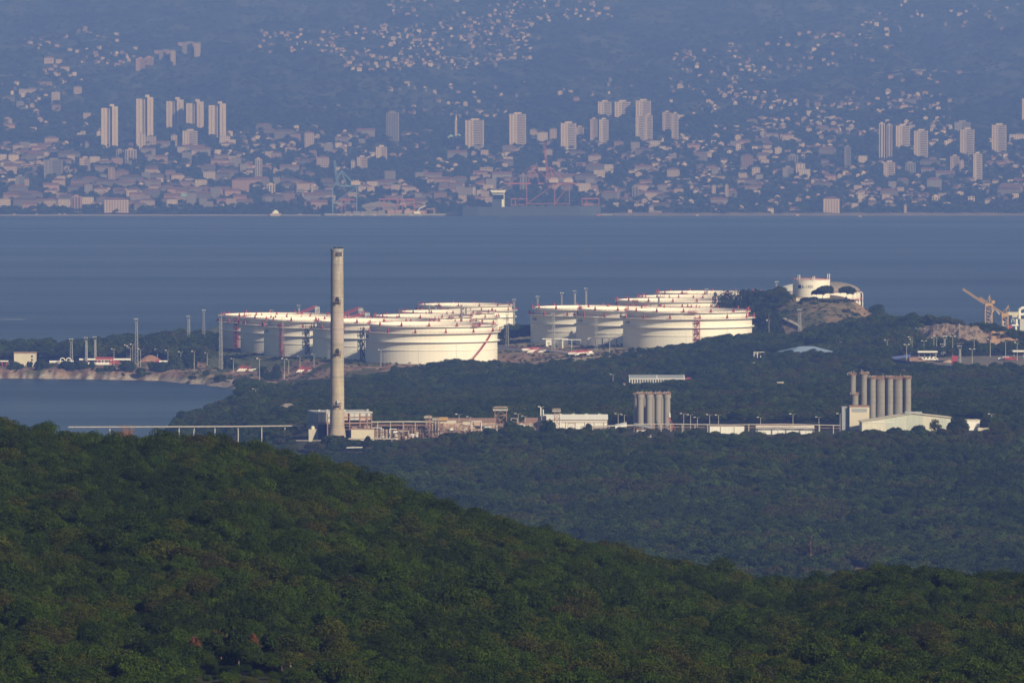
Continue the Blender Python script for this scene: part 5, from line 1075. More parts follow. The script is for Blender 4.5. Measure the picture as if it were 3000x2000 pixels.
# silos
def silo(px, w, top, Y, name, label, mt='conc', bands=0, ladder=False, group=None, z_=None, lidr=True, bz=None):
    g0 = base(px, Y); H = zat(top, Y) - g0.z; r = w / 2 / ppm(Y); t = thing(name, label, 'silo', g0, 0, group); zb = -2 if bz is None else zat(bz, Y) - g0.z
    b = MB(); b.lathe([(r, zb), (r, H), (r - .15, H), (.01, H)], 40); me = b.mesh('shell', M[mt]); me.polygons.foreach_set('use_smooth', [True] * len(me.polygons)); me.set_sharp_from_angle(angle=R(30)); link('shell', me, t)
    for k in range(bands): b = MB(); z_ = zb + (H - zb) * (k + 1) / (bands + 1); b.ring(r - .02, r + .06, z_, z_ + .16, 40); link('hoop', b.mesh('hoop', M['grey']), t)
    if lidr:
        b = MB(); b.ring(r - .1, r + .3, H, H + .15, 32); b.ring(r + .18, r + .28, H + .95, H + 1.05, 32); b.ring(r + .18, r + .28, H + .5, H + .57, 32)
        for k in range(16): a = math.pi * k / 8; b.bar(((r + .23) * math.cos(a), (r + .23) * math.sin(a), H), ((r + .23) * math.cos(a), (r + .23) * math.sin(a), H + 1.0), .1)
        link('railing', b.mesh('railing', M['rust']), t)
    if ladder: b = MB(); b.bar((-r * .62, -r * .86, zb), (-r * .62, -r * .86, H + .4), .3); link('pipe', b.mesh('pipe', M['dark']), t)
    return t, r, H
for i, px in enumerate((1875, 1901, 1927, 1953)):
    t, r, H = silo(px + .5, 20.5, 1155, 2672, 'steel_silo', ('first', 'second', 'third', 'fourth')[i] + ' of the four slim front silos, counted from the left', 'silo', 0, True, 'four slim front silos')
    b = MB(); b.torus_arc((.3, 0, H + .3), .75, .16, 0, math.pi, (1, 0), 7); b.bar((-1, 0, H), (-1, 0, H + 1.6), .12); b.bar((.9, 0, H), (.9, 0, H + 1.9), .12); b.box(-2.0, -.9, -.5, .5, H + .3, H + .9); link('filter_pipe', b.mesh('filter_pipe', M['pipe']), t)
    b = MB(); b.lathe([(r + .25, H - 1.6), (r + .25, H + .0)], 24); link('head_collar', b.mesh('head_collar', M['silo']), t)
for i, px in enumerate((1866, 1890, 1914, 1940)): silo(px, 20, 1157, 2684, 'steel_silo', ('first', 'second', 'third', 'fourth')[i] + ' shaded slim silo behind the front four, counted from the left', 'silo', 0, False, 'shaded silos behind the slim front ones')
b = MB(); g0 = base(1908, 2668); t = thing('silo_base_frame', 'low rusty steel frame under the four slim silos', 'steel structure', g0); zc = zz(1241, 2668) - g0.z
for px in range(1866, 1972, 13): b.bar((xat(px, 2668, 30) - g0.x, -1, -1), (xat(px, 2668, 30) - g0.x, -1, zc), .25)
b.bar((xat(1862, 2668, 30) - g0.x, -1, zc), (xat(1976, 2668, 30) - g0.x, -1, zc), .3); b.bar((xat(1862, 2668, 30) - g0.x, -1, zc - 1.2), (xat(1976, 2668, 30) - g0.x, -1, zc - 1.2), .2); link('frame', b.mesh('frame', M['rust']), t)
t = thing('filter_unit', 'small red and white filter unit at the right foot of the slim silos', 'equipment', base(1966, 2664)); b = MB(); b.bar((-.5, 0, -1), (-1.0, 0, 6.5), .35); b.bar((2.2, 0, -1), (-.6, 0, 5.4), .3); link('frame', b.mesh('frame', M['red']), t); b = MB(); b.tube((-.8, 0, 5.6), (-.8, 0, 7.6), .7, .4, 10); link('cyclone', b.mesh('cyclone', M['pale_grey']), t)
YS_ = 2695
t, r, H = silo(2498, 18, 1098, YS_, 'concrete_silo', 'thinnest tall concrete silo at the left end of its group', 'conc', 0, False, None, None, True, 1158); b = MB(); b.torus_arc((-1.6, 0, H + .4), .7, .14, 0, math.pi * 1.6, (1, 0), 10); b.bar((-.4, 0, H), (-.6, 0, H + 1.9), .12); b.bar((.5, 0, H), (.5, 0, H + 2.1), .12); link('elbow_pipe', b.mesh('elbow_pipe', M['pipe']), t)
t, r, H = silo(2504, 21, 1156, YS_ - 2, 'concrete_silo', 'short concrete silo under the thinnest tall one'); b = MB(); b.torus_arc((-1.4, 0, H + .3), .6, .13, 0, math.pi * 1.4, (1, 0), 9); b.torus_arc((.4, 0, H + .3), .6, .13, 0, math.pi, (1, 0), 9); link('elbow_pipe', b.mesh('elbow_pipe', M['pipe']), t)
t, r, H = silo(2531, 22, 1096, YS_, 'concrete_silo', 'second tall slender concrete silo, standing on the white block'); b = MB(); b.torus_arc((1.5, 0, H + .4), .7, .14, -.3, math.pi, (1, 0), 10); b.bar((-1, 0, H), (-1.2, 0, H + 2.2), .12); b.bar((-.4, 0, H), (-.5, 0, H + 2.0), .12); link('elbow_pipe', b.mesh('elbow_pipe', M['pipe']), t)
for i, (px, w) in enumerate(((2555, 21), (2606, 21), (2658, 22))):
    t, r, H = silo(px, w, 1108, YS_ - 1, 'concrete_silo', ('first', 'second', 'third')[i] + ' sunlit wide-banded concrete silo from the left', 'conc', 9, True, 'sunlit banded concrete silos')
    b = MB(); b.torus_arc((-1.2, 0, H + .6), .6, .12, 0, math.pi, (1, 0), 9); b.torus_arc((.5, 0, H + .5), .6, .12, 0, math.pi, (1, 0), 9); b.bar((-2.6, 0, H), (-3.0, 0, H + 2.3), .12); link('elbow_pipe', b.mesh('elbow_pipe', M['pipe']), t)
for i, (px, w) in enumerate(((2581, 35), (2633, 35), (2540, 14))):
    if i < 2: silo(px, w, 1110, YS_ + .8, 'concrete_silo', ('first', 'second')[i] + ' wide greyish concrete silo between the sunlit ones', 'conc', 9, False, 'wide greyish concrete silos')
t = thing('silo_catwalk', 'rusty catwalk joining the tops of the concrete silos', 'catwalk', Vector((xat(2608, YS_, 60), YS_ - .5, zat(1110, YS_)))); b = MB(); b.box(-8, 7.4, -.5, .9, .3, .5); 
for i in range(14): b.bar((-8 + i * 1.18, -.5, .5), (-8 + i * 1.18, -.5, 1.5), .1)
b.bar((-8, -.5, 1.5), (7.4, -.5, 1.5), .12); b.bar((-8, -.5, 1.0), (7.4, -.5, 1.0), .08); link('walkway', b.mesh('walkway', M['rust']), t)
# white block and warehouse
Yw = 2668; g0 = base(2518, Yw); t = thing('silo_block', 'cream block with one long dark window strip under the slender silos', 'building', g0); w_ = 29 / ppm(Yw); zt2 = zat(1192, Yw) - g0.z; b = MB(); b.box(-w_, w_, 0, 9, -3, zt2); link('wall', b.mesh('wall', M['cream']), t)
b = MB(); b.box(-w_ - .15, w_ + .15, -.15, 9.1, zt2, zt2 + .45); link('roof', b.mesh('roof', M['rust']), t); b = MB(); b.box(-w_ + .9, w_ - 1.0, -.08, 0, zt2 - 2.1, zt2 - .6); link('window', b.mesh('window', M['greywall']), t)
b = MB(); b.box(-w_ - 3.2, -w_, 2, 9, -3, zt2); link('side_bay', b.mesh('side_bay', M['greywall']), t)
Yw = 2655; g0 = base(2655, Yw); t = thing('warehouse', 'wide pale gable-ended warehouse at the foot of the concrete silos', 'building', g0, R(4)); s_ = 1 / ppm(Yw); xl = -131 * s_; xr = 131 * s_; xm = 20 * s_; ze1 = zat(1235, Yw) - g0.z; zp = zat(1211, Yw) - g0.z; ze2 = zat(1224, Yw) - g0.z; dep = 9
b = MB(); b.add([(xl, 0, -4), (xr, 0, -4), (xr, 0, ze2), (xm, 0, zp), (xl, 0, ze1), (xl, dep, -4), (xr, dep, -4), (xr, dep, ze2), (xm, dep, zp), (xl, dep, ze1)], [(0, 1, 2, 3, 4), (5, 9, 8, 7, 6), (0, 4, 9, 5), (1, 6, 7, 2)])
wm, nt, bb = nodes('faded_sheet_cladding'); tc = nt.nodes.new('ShaderNodeTexCoord'); sp = nt.nodes.new('ShaderNodeSeparateXYZ'); nt.links.new(tc.outputs['Object'], sp.inputs[0]); mr = nt.nodes.new('ShaderNodeMapRange'); mr.inputs[1].default_value = -19; mr.inputs[2].default_value = 19; nt.links.new(sp.outputs[0], mr.inputs[0])
c_ = ramp(nt, mr.outputs[0], [(0, (0.64, 0.61, 0.50)), (.26, (0.52, 0.55, 0.48)), (.44, (0.55, 0.55, 0.46)), (.50, (0.46, 0.49, 0.42)), (.68, (0.60, 0.57, 0.46)), (.87, (0.47, 0.50, 0.43)), (.95, (0.55, 0.55, 0.47))], 'CONSTANT'); f_ = ramp(nt, noise(nt, 1.2, stretch=(1, 1, .2)), [(.4, 0.0), (.8, .5)]); nt.links.new(mix(nt, f_, c_, (0.36, 0.36, 0.30)), bb.inputs['Base Color']); bb.inputs['Roughness'].default_value = .8
link('wall', b.mesh('wall', wm), t)
for (xa, za, xb, zb) in ((xl - .5, ze1, xm, zp), (xr + .5, ze2, xm, zp)): b = MB(); b.hexa([(xa, -.6, za), (xb, -.6, zb), (xb, dep + .6, zb), (xa, dep + .6, za), (xa, -.6, za + .22), (xb, -.6, zb + .22), (xb, dep + .6, zb + .22), (xa, dep + .6, za + .22)]); link('roof', b.mesh('roof', M['cream']), t)
for x_, z_ in ((xm - 1.5, zp + .45), (xm + 2.2, zp + .35)): b = MB(); b.box(x_ - 1.8, x_ + 1.8, 1, 4, z_ - .4, z_ + .35); link('roof_vent', b.mesh('roof_vent', M['greywall']), t)
b = MB(); b.box(xl, xm - 8, -.16, -.02, ze1 - .4, ze1 - .15); link('gutter', b.mesh('gutter', M['white']), t)
g0 = base(2853, 2660); t = thing('small_building', 'small flat white building beyond the dark spreading tree', 'building', g0, R(8)); b = MB(); b.box(-2.9, 2.6, 0, 5, -3, zat(1232, 2660) - g0.z); link('wall', b.mesh('wall', M['white']), t); b = MB(); b.box(-3.1, 2.8, -.2, 5.2, zat(1232, 2660) - g0.z, zat(1229, 2660) - g0.z); link('roof', b.mesh('roof', M['cream']), t)
g0 = base(2880, 2655); t = thing('low_wall', 'low broken white wall right of the small flat white building', 'wall', g0); b = MB(); b.box(-2.2, 2.6, 0, .5, -1, zat(1252, 2655) - g0.z); b.box(2.6, 3.4, 0, .5, -1, zat(1256, 2655) - g0.z); link('wall_face', b.mesh('wall_face', M['cream']), t)

# ------------------------------------------------------------------ buildings between the trees farther back
def gthing(px, Y, name, label, cat, rz=0): return thing(name, label, cat, G(px, Y), rz)
Yh = YHALL; t = gthing(1925, Yh, 'long_hall', 'long white hall with a glazed front and two skylight roofs', 'building'); g0 = t.location; s_ = 1 / ppm(Yh); wl = 82 * s_; zt2 = zat(1102, Yh) - g0.z; zm = zat(1110, Yh) - g0.z; zb = zat(1124, Yh) - g0.z
b = MB(); b.box(-wl, wl, .6, 12, -4, zm); link('wall', b.mesh('wall', M['white']), t)
b = MB(); b.hexa([(-wl, 0, zm), (wl, 0, zm), (wl, 12, zt2), (-wl, 12, zt2), (-wl, 0, zm + .3), (wl, 0, zm + .3), (wl, 12, zt2 + .3), (-wl, 12, zt2 + .3)]); link('roof', b.mesh('roof', M['white']), t)
for x0, x1 in ((-wl + .4, -.3), (.5, wl - .6)): b = MB(); q = lambda y: zm + (zt2 - zm) * y / 12 + .33; b.hexa([(x0, 1, q(1)), (x1, 1, q(1)), (x1, 11.3, q(11.3)), (x0, 11.3, q(11.3)), (x0, 1, q(1) + .06), (x1, 1, q(1) + .06), (x1, 11.3, q(11.3) + .06), (x0, 11.3, q(11.3) + .06)]); link('skylight', b.mesh('skylight', M['greywall']), t)
for i in range(22): b = MB(); x_ = -wl + .3 + (2 * wl - .6) * i / 21; b.box(x_ - .22, x_ + .22, -.1, .25, zb - 2, zm); link('column', b.mesh('column', M['white']), t)
for i in range(21): b = MB(); x_ = -wl + .3 + (2 * wl - .6) * (i + .5) / 21; b.box(x_ - .35, x_ + .35, .5, .58, zb, zm - .3); link('window', b.mesh('window', M['glass']), t)
t = gthing(2018, YHALL + 4, 'arched_shed', 'small building with a red arched roof right of the long hall', 'building'); g0 = t.location; zt2 = zat(1106, YHALL + 4) - g0.z; zb = zat(1111, YHALL + 4) - g0.z; b = MB(); b.box(-1.8, 1.8, 0, 6, -3, zb); link('wall', b.mesh('wall', M['peach']), t); b = MB(); P = [(1.95 * math.cos(a), zb + (zt2 - zb) * math.sin(a)) for a in np.linspace(0, math.pi, 9)]
for p, q in zip(P[:-1], P[1:]): b.quad((p[0], -.2, p[1]), (p[0], 6.2, p[1]), (q[0], 6.2, q[1]), (q[0], -.2, q[1]))
b.add([(p[0], -.2, p[1]) for p in P], [tuple(range(9))]); link('roof', b.mesh('roof', M['red']), t)
t = gthing(1833, YHALL - 4, 'annex', 'small cream hut at the left end of the long hall', 'building'); g0 = t.location; zt2 = zat(1124, YHALL - 4) - g0.z; b = MB(); b.box(-1.3, 1.4, 0, 4, -3, zt2); link('wall', b.mesh('wall', M['cream']), t); b = MB(); b.box(-1.5, 1.6, -.2, 4.2, zt2, zt2 + .2); link('roof', b.mesh('roof', M['rust']), t)
Yh = 3610; t = gthing(2362, Yh, 'blue_shed', 'broad blue grey shed roof showing above the trees', 'building', R(22)); g0 = t.location; zt2 = zat(1014, Yh) - g0.z; ze = zat(1030, Yh) - g0.z; wx = 13.5; b = MB(); b.box(-wx, wx, -9, 9, -3, ze); link('wall', b.mesh('wall', M['cream']), t); b = MB(); b.hip(-wx, wx, -9, 9, ze, zt2, .8); link('roof', b.mesh('roof', M['blueroof']), t)
Yh = YGAL; t = gthing(2233, Yh, 'white_gallery', 'narrow white railed gallery poking out of the trees', 'gallery'); g0 = t.location; z1 = zat(1031, Yh) - g0.z; z0 = zat(1035, Yh) - g0.z; b = MB(); b.box(-4.9, 4.9, 0, .6, z0 - .2, z0 + .1); b.bar((-4.9, 0, z1), (4.9, 0, z1), .22); link('rail', b.mesh('rail', M['white']), t)
for i in range(6): b = MB(); b.box(-4.9 + i * 1.9, -4.5 + i * 1.9, 0, .4, -1, z1); link('post', b.mesh('post', M['white']), t)
Yh = YHUT; t = gthing(2287, Yh, 'ruined_hut', 'small ruined beige hut alone in the woods left of the silos', 'building'); g0 = t.location; z1 = zat(1120, Yh) - g0.z; b = MB(); b.box(-1.7, 1.5, 0, 3, -2, z1 - .2); link('wall', b.mesh('wall', M['peach']), t); b = MB(); b.hexa([(-1.9, -.2, z1 - .2), (1.7, -.2, z1 - .2), (1.7, 3.2, z1), (-1.9, 3.2, z1), (-1.9, -.2, z1), (1.7, -.2, z1), (1.7, 3.2, z1 + .2), (-1.9, 3.2, z1 + .2)]); link('roof', b.mesh('roof', M['cream']), t)
# yard on the right
def fence(pts, h, name, label, mt, Y0=3300):
    P = []
    for px, py in pts: Y = hit(px, py, Y0) or 3480; P.append(G(px, Y))
    o_ = P[0].copy(); t = thing(name, label, 'fence', o_)
    for p, q in zip(P[:-1], P[1:]):
        b = MB(); p = p - o_; q = q - o_; b.hexa([p + Vector((0, 0, -.2)), q + Vector((0, 0, -.2)), q + Vector((0, .12, -.2)), p + Vector((0, .12, -.2)), p + Vector((0, 0, h)), q + Vector((0, 0, h)), q + Vector((0, .12, h)), p + Vector((0, .12, h))]); link('panel', b.mesh('panel', M[mt]), t)
        n_ = max(1, int((q - p).length / 3))
        for i in range(n_): c = p.lerp(q, i / n_); b = MB(); b.bar(c + Vector((0, -.1, -.3)), c + Vector((0, -.1, h + .15)), .16); link('post', b.mesh('post', M['grey']), t)
fence([(2605, 1056), (2630, 1052), (2668, 1046)], 1.6, 'blue_fence', 'blue fence curving round the left tip of the yard', 'bluefence')
fence([(2612, 1060), (2656, 1066), (2690, 1072), (2750, 1078), (2800, 1083)], 1.9, 'blue_fence', 'long blue fence along the lower edge of the yard', 'bluefence')
Yh = 3580
def canopy(px0, px1, top, Y, label, posts=4):
    g0 = G((px0 + px1) / 2, Y); t = thing('canopy', label, 'canopy', g0); w_ = (px1 - px0) / 2 / ppm(Y); z1 = zat(top, Y) - g0.z; b = MB(); b.box(-w_, w_, -2.5, 4, z1 - .8, z1); link('roof', b.mesh('roof', M['white']), t)
    for i in range(posts): b = MB(); x_ = -w_ * .85 + 1.7 * w_ * i / (posts - 1); b.bar((x_, 0, -.3), (x_, 0, z1 - .8), .4); link('post', b.mesh('post', M['grey']), t)
    return t
canopy(2688, 2746, 1028, 3590, 'white petrol-station style canopy over parked white vans', 4); canopy(2966, 3030, 1026, 3600, 'white canopy cut off by the right frame edge', 3)
def van(px, Y, label, mt='white', L=5.2, H=2.4, name='van'):
    g0 = G(px, Y); t = thing(name, label, 'van' if name == 'van' else 'truck', g0, 0, 'parked vehicles in the yard'); b = MB(); b.add([(-L / 2, -1, .45), (L / 2, -1, .45), (L / 2, 1, .45), (-L / 2, 1, .45), (-L / 2, -.95, H * .95), (L * .25, -.95, H), (L * .25, .95, H), (-L / 2, .95, H * .95), (L / 2, -.95, H * .5), (L / 2, .95, H * .5), (L * .38, -.95, H * .6), (L * .38, .95, H * .6)],
        [(0, 3, 2, 1), (0, 1, 8, 10, 5, 4), (2, 3, 7, 6, 11, 9), (1, 2, 9, 8), (8, 9, 11, 10), (10, 11, 6, 5), (4, 5, 6, 7), (3, 0, 4, 7)]); link('body', b.mesh('body', M[mt]), t)
    b = MB(); b.box(L * .08, L * .27, -1.0, -.96, H * .58, H * .85); link('side_window', b.mesh('side_window', M['glass']), t)
    for x_ in (-L * .32, L * .32):
        for y_ in (-.9, .9): b = MB(); b.tube((x_, y_ - .12, .38), (x_, y_ + .12, .38), .38, .38, 12); link('wheel', b.mesh('wheel', M['dark']), t)
for i, px in enumerate((2703, 2713, 2724, 2735)): van(px, 3583, ('first', 'second', 'third', 'fourth')[i] + ' white van from the left under the canopy')
van(2950, 3575, 'white van with red lettering-like glow beside the canopy at the edge'.replace(' with red lettering-like glow', ''), 'white', 5, 2.2); van(2962, 3574, 'low red truck body parked by the edge canopy', 'red', 8, 2.0, 'truck'); van(2934, 3578, 'small white car-sized van alone on the yard road', 'white', 3.6, 1.5); van(2687, 3560, 'red brown truck parked left of the white vans', 'rust', 9, 3.2, 'truck')
t = gthing(2797, 3545, 'container', 'crimson container standing on end beside the twin pole mast', 'container'); g0 = t.location; b = MB(); b.box(-1.7, 1.7, 0, 2.5, 0, 4.6); link('body', b.mesh('body', M['red']), t)
for i in range(6): b = MB(); b.box(-1.6 + i * .56, -1.4 + i * .56, -.08, 0, .2, 4.4); link('rib', b.mesh('rib', M['red']), t)
t = gthing(2678, 3520, 'cream_tent', 'yellowish cream shelter beside the long blue fence', 'shelter'); b = MB(); b.box(-1.4, 1.4, 0, 3, 0, 1.8); link('wall', b.mesh('wall', M['yellow']), t); b = MB(); b.gable(-1.4, 1.4, 0, 3, 1.8, 2.7, .2, .15, along='y'); link('roof', b.mesh('roof', M['cream']), t)
t = gthing(2695, 3522, 'cream_tent', 'paler slanting shelter right of the yellowish one', 'shelter', R(20)); b = MB(); b.box(-1.2, 1.4, 0, 3, 0, 1.4); link('wall', b.mesh('wall', M['cream']), t); b = MB(); b.gable(-1.2, 1.4, 0, 3, 1.4, 2.5, .2, .15, along='y'); link('roof', b.mesh('roof', M['cream']), t)
t = gthing(2783, 3560, 'rubble_heap', 'low heap of pinkish rubble left of the crimson container', 'heap'); b = MB(); b.lathe([(3, -.3), (2, .8), (1, 1.3), (.01, 1.5)], 12); b.v = [(x * 1.5 + random.uniform(-.3, .3), y, z + random.uniform(-.2, .2)) for x, y, z in b.v]; link('heap', b.mesh('heap', M['peach']), t)
hg = gthing(2850, 3640, 'hedge', 'long dark hedge behind the gravel yard', 'hedge'); v, tn = crown_arrays(77, 1, 1, 900, .45, 9); v[:, 0] *= 12; v[:, 2] = v[:, 2] * 1.1 + 1.1; link('foliage', leaf_mesh('foliage', v, tn, M['fol_dark']), hg)
# rusty loading cranes by the jetty
def truss(b, p, q, w, n, bar):
    p = Vector(p); q = Vector(q); d = (q - p); u = Vector((0, 1, 0)) * w / 2; v_ = d.cross(Vector((0, 1, 0))).normalized() * w / 2
    C = [u + v_, u - v_, -u - v_, -u + v_]
    for i in range(n):
        a = p + d * i / n; c = p + d * (i + 1) / n
        for j in range(4): b.bar(a + C[j], c + C[j], bar); b.bar(a + C[j], c + C[(j + 1) % 4], bar * .6)
Yc = 4430; zs = lambda py: zat(py, Yc)
def crane(px, label, cat='crane'):
    return thing('loading_crane', label, cat, (xat(px, Yc, 1), Yc, 0))
t = crane(2896, 'ochre lattice crane tower with a long jib slanting up to the left'); X = lambda px: xat(px, Yc, 20) - t.location.x
b = MB(); truss(b, (0, 0, 0), (0, 0, zs(896)), 4.8, 11, .62); link('tower', b.mesh('tower', M['yellow']), t)
b = MB(); b.box(-2.6, 2.6, -2.4, 2.4, zs(896), zs(888)); b.box(X(2907) - .6, X(2912) + .6, -1, 1, zs(889), zs(880)); link('cabin', b.mesh('cabin', M['yellow']), t)
b = MB(); truss(b, (X(2820), 0, zs(846)), (X(2886), 0, zs(890)), 1.1, 12, .4); link('jib', b.mesh('jib', M['yellow']), t)
b = MB(); truss(b, (X(2870), 1.5, zs(872)), (X(2938), 1.5, zs(920)), 1.4, 12, .42); link('boom', b.mesh('boom', M['yellow']), t)
b = MB(); b.bar((X(2899), 0, zs(892)), (X(2899), 0, zs(864)), .5); b.bar((X(2890), 0, zs(886)), (X(2899), 0, zs(866)), .3); b.bar((X(2899), 0, zs(866)), (X(2905), 0, zs(890)), .3); link('mast_head', b.mesh('mast_head', M['yellow']), t)
b = MB(); b.path([(X(2912), 0, zs(906)), (X(2904), 0, zs(922)), (X(2901), 0, zs(938))], .35, 8); b.path([(X(2918), 0, zs(908)), (X(2928), 0, zs(922)), (X(2936), 0, zs(934))], .3, 8); link('hose', b.mesh('hose', M['pale_grey']), t)
t = crane(2944, 'shorter ochre lattice tower right of the long-jib crane'); b = MB(); truss(b, (0, 0, 0), (0, 0, zs(928)), 4.2, 8, .6); link('tower', b.mesh('tower', M['yellow']), t); b = MB(); b.box(-2.6, 2.4, -2, 2, zs(928), zs(917)); b.bar((.6, 0, zs(917)), (2.4, 0, zs(894)), .4); b.bar((3.4, 0, zs(917)), (2.4, 0, zs(894)), .35); b.bar((-2, 0, zs(917)), (2.2, 0, zs(897)), .3); link('cabin', b.mesh('cabin', M['yellow']), t)
X = lambda px: xat(px, Yc, 20) - t.location.x
b = MB(); b.box(X(2951), X(2982), -1.5, 1.5, zs(923), zs(914)); b.box(X(2965), X(2980), -1.5, 1.5, zs(929), zs(923)); link('arm', b.mesh('arm', M['cream']), t)
t = crane(2970, 'white tubular loading arm standing on thin legs at the edge', 'loading arm'); X = lambda px: xat(px, Yc, 20) - t.location.x
b = MB(); b.path([(X(2966), 0, zs(931)), (X(2963), 0, zs(944))], .25, 6); b.path([(X(2970), 0, zs(931)), (X(2971), 0, zs(944))], .25, 6); b.tube((X(2978), 0, zs(952)), (X(2978), 0, zs(934)), .9, .8, 10); link('leg', b.mesh('leg', M['white']), t); b = MB(); b.box(X(2964), X(2984), -1, 1, zs(954), zs(950)); b.bar((X(2977), 0, 0), (X(2977), 0, zs(952)), 1.2); link('deck', b.mesh('deck', M['white']), t)
t = crane(2994, 'fat white loading arm with bent pipes cut by the frame edge', 'loading arm'); X = lambda px: xat(px, Yc, 20) - t.location.x
b = MB(); b.path([(X(2986), 0, zs(934)), (X(2986), 0, zs(908)), (X(2992), 0, zs(903)), (X(3004), 0, zs(901))], 1.1, 10); b.path([(X(2984), 0, zs(922)), (X(3005), 0, zs(920))], 1.0, 10); link('pipe', b.mesh('pipe', M['white']), t)
b = MB(); b.box(X(2988), X(3006), 0, 3, 0, zs(934)); link('tower', b.mesh('tower', M['pale_grey']), t)
t = crane(2935, 'low white and ochre gear on the jetty between the two towers', 'jetty gear'); b = MB(); b.box(-7, 6, -3, 3, 0, 5); link('deck', b.mesh('deck', M['grey']), t); b = MB(); b.bar((-3, 0, 4), (1, 0, 9), .5); b.bar((-1, 0, 4), (3, 0, 8), .5); b.bar((1.0, 0, 4), (1.0, 0, zs(938)), .6); link('gear', b.mesh('gear', M['white']), t)
t = crane(2958, 'crimson drum on the jetty behind the orange rock', 'drum'); b = MB(); b.tube((-1.8, 0, zs(959)), (1.8, 0, zs(959)), 1.6, 1.6, 14); link('shell', b.mesh('shell', M['red']), t); b = MB(); b.box(-2, 2, -1, 1, 0, zs(963)); link('cradle', b.mesh('cradle', M['grey']), t)
# boat wake on the open sea
b = MB(); Y = 4980; x0 = xat(-40, Y, 0)
for i in range(12): xx = x0 + i * 2.6; b.quad((xx, Y - 3 + (i % 3), .02), (xx + 2.6, Y - 3 + (i % 3), .02), (xx + 2.6, Y + 4 - (i % 2) * 2, .02), (xx, Y + 4 - (i % 2) * 2, .02))
tag(b.build('wake_foam', M['white']), 'thin white foam streak of a boat wake on the far left water', 'foam', kind='stuff')

# rock face above the yard
def rock(ua, ub, nu, amp, amp2, stops, name, label, Yc=3790):
    g0 = G((ua + ub) / 2, Yc); b = MB(); nv = 14; V = []
    for i in range(nu + 1):
        for j in range(nv + 1):
            px = ua + (ub - ua) * i / nu; Y = 3722 + 140 * j / nv; x = xat(px, Y); z = float(gz(x, Y)); e = min(1, 5 * i / nu, 5 * (nu - i) / nu) * min(1, 3 * j / nv, 3 * (nv - j) / nv)
            f = float(NZ2.fbm(x / 5.0, Y / 10.0, 4)); f2 = float(NZ.fbm(x / 1.8, Y / 5.0, 2)); V.append((x + (f2 - .5) * 1.5 - g0.x, Y - g0.y, z - 1.0 + e * (1.6 + f * amp + f2 * amp2) - g0.z))
    b.add(V, [(i * (nv + 1) + j, (i + 1) * (nv + 1) + j, (i + 1) * (nv + 1) + j + 1, i * (nv + 1) + j + 1) for i in range(nu) for j in range(nv)])
    rk, nt, bb = nodes(name + '_surface'); nt.links.new(ramp(nt, noise(nt, .35, detail=8, rough=.75), stops), bb.inputs['Base Color']); bb.inputs['Roughness'].default_value = .95
    tag(b.build(name, rk, None, g0), label, name.replace('_', ' '))
rock(2690, 2905, 90, 5.2, 2.0, [(.32, (.09, .07, .05)), (.46, (.20, .145, .105)), (.6, (.30, .215, .155)), (.75, (.40, .30, .22))], 'rock_outcrop', 'bare pinkish rock outcrop behind the yard, under the ochre cranes')
rock(2880, 3000, 50, 3.6, .6, [(.3, (.26, .15, .08)), (.5, (.46, .27, .14)), (.7, (.54, .35, .20))], 'earth_bank', 'smooth orange brown earth bank at the right end of the rock outcrop')
CL = [(1100, 1600, 70)]
gq = random.Random(77)
for i in range(46):
    px = gq.choice([gq.uniform(1096, 1240), gq.uniform(1236, 1345), gq.uniform(1340, 1460), gq.uniform(1500, 1600)]); w_ = gq.uniform(1.0, 3.2); h0 = gq.uniform(1.0, 4.5); kind = i % 3; Y = 2646 + gq.uniform(0, 9); g0 = base(px, Y)
    t = thing(('valve_stand', 'small_tank', 'pipe_loop')[kind], uniq(('rusty valve stand in the plant', 'small dirty white tank in the plant', 'bent grey pipe loop in the plant')[kind], px, 1262 + gq.uniform(-8, 8), [(1062, 1270, 'cream annex'), (1120, 1270, 'five slim vessels'), (1190, 1280, 'cream vessel cluster'), (1255, 1250, 'thin process tower'), (1282, 1250, 'thicker process tower'), (1320, 1245, 'wide pipe bridge'), (1368, 1252, 'crowded equipment frame'), (1402, 1240, 'peach panelled box'), (1446, 1246, 'curved grey canopy'), (1467, 1225, 'platform tower'), (1560, 1248, 'low rusty frame among bushes'), (1588, 1205, 'twin exhaust pipes')]), 'equipment', g0, 0, 'small gear crowding the plant'); b = MB()
    if kind == 0:
        for k in range(4): b.bar((-w_ + k * w_ * .66, 0, -.5), (-w_ + k * w_ * .66, 0, h0 + (k % 2)), .2)
        b.bar((-w_, 0, h0), (w_, 0, h0), .26); b.bar((-w_, 0, h0 * .5), (w_, 0, h0 * .5), .2); link('frame', b.mesh('frame', M['rust']), t)
    elif kind == 1: b.tube((-w_ * .5, 0, h0 * .7), (w_ * .5, 0, h0 * .7), .5, .5, 10); link('shell', b.mesh('shell', M[gq.choice(['white', 'cream', 'pipe'])]), t); b = MB(); b.bar((-w_ * .3, 0, -.5), (-w_ * .3, 0, h0 * .7), .2); b.bar((w_ * .3, 0, -.5), (w_ * .3, 0, h0 * .7), .2); link('leg', b.mesh('leg', M['rust']), t)
    else: b.path([(-w_, 0, -.5), (-w_, 0, h0 + 1), (w_, 0, h0 + 1), (w_, 0, h0 * .3), (w_ + 1.5, 0, h0 * .3)], .17, 6); link('pipe', b.mesh('pipe', M[gq.choice(['pipe', 'rust', 'white'])]), t)
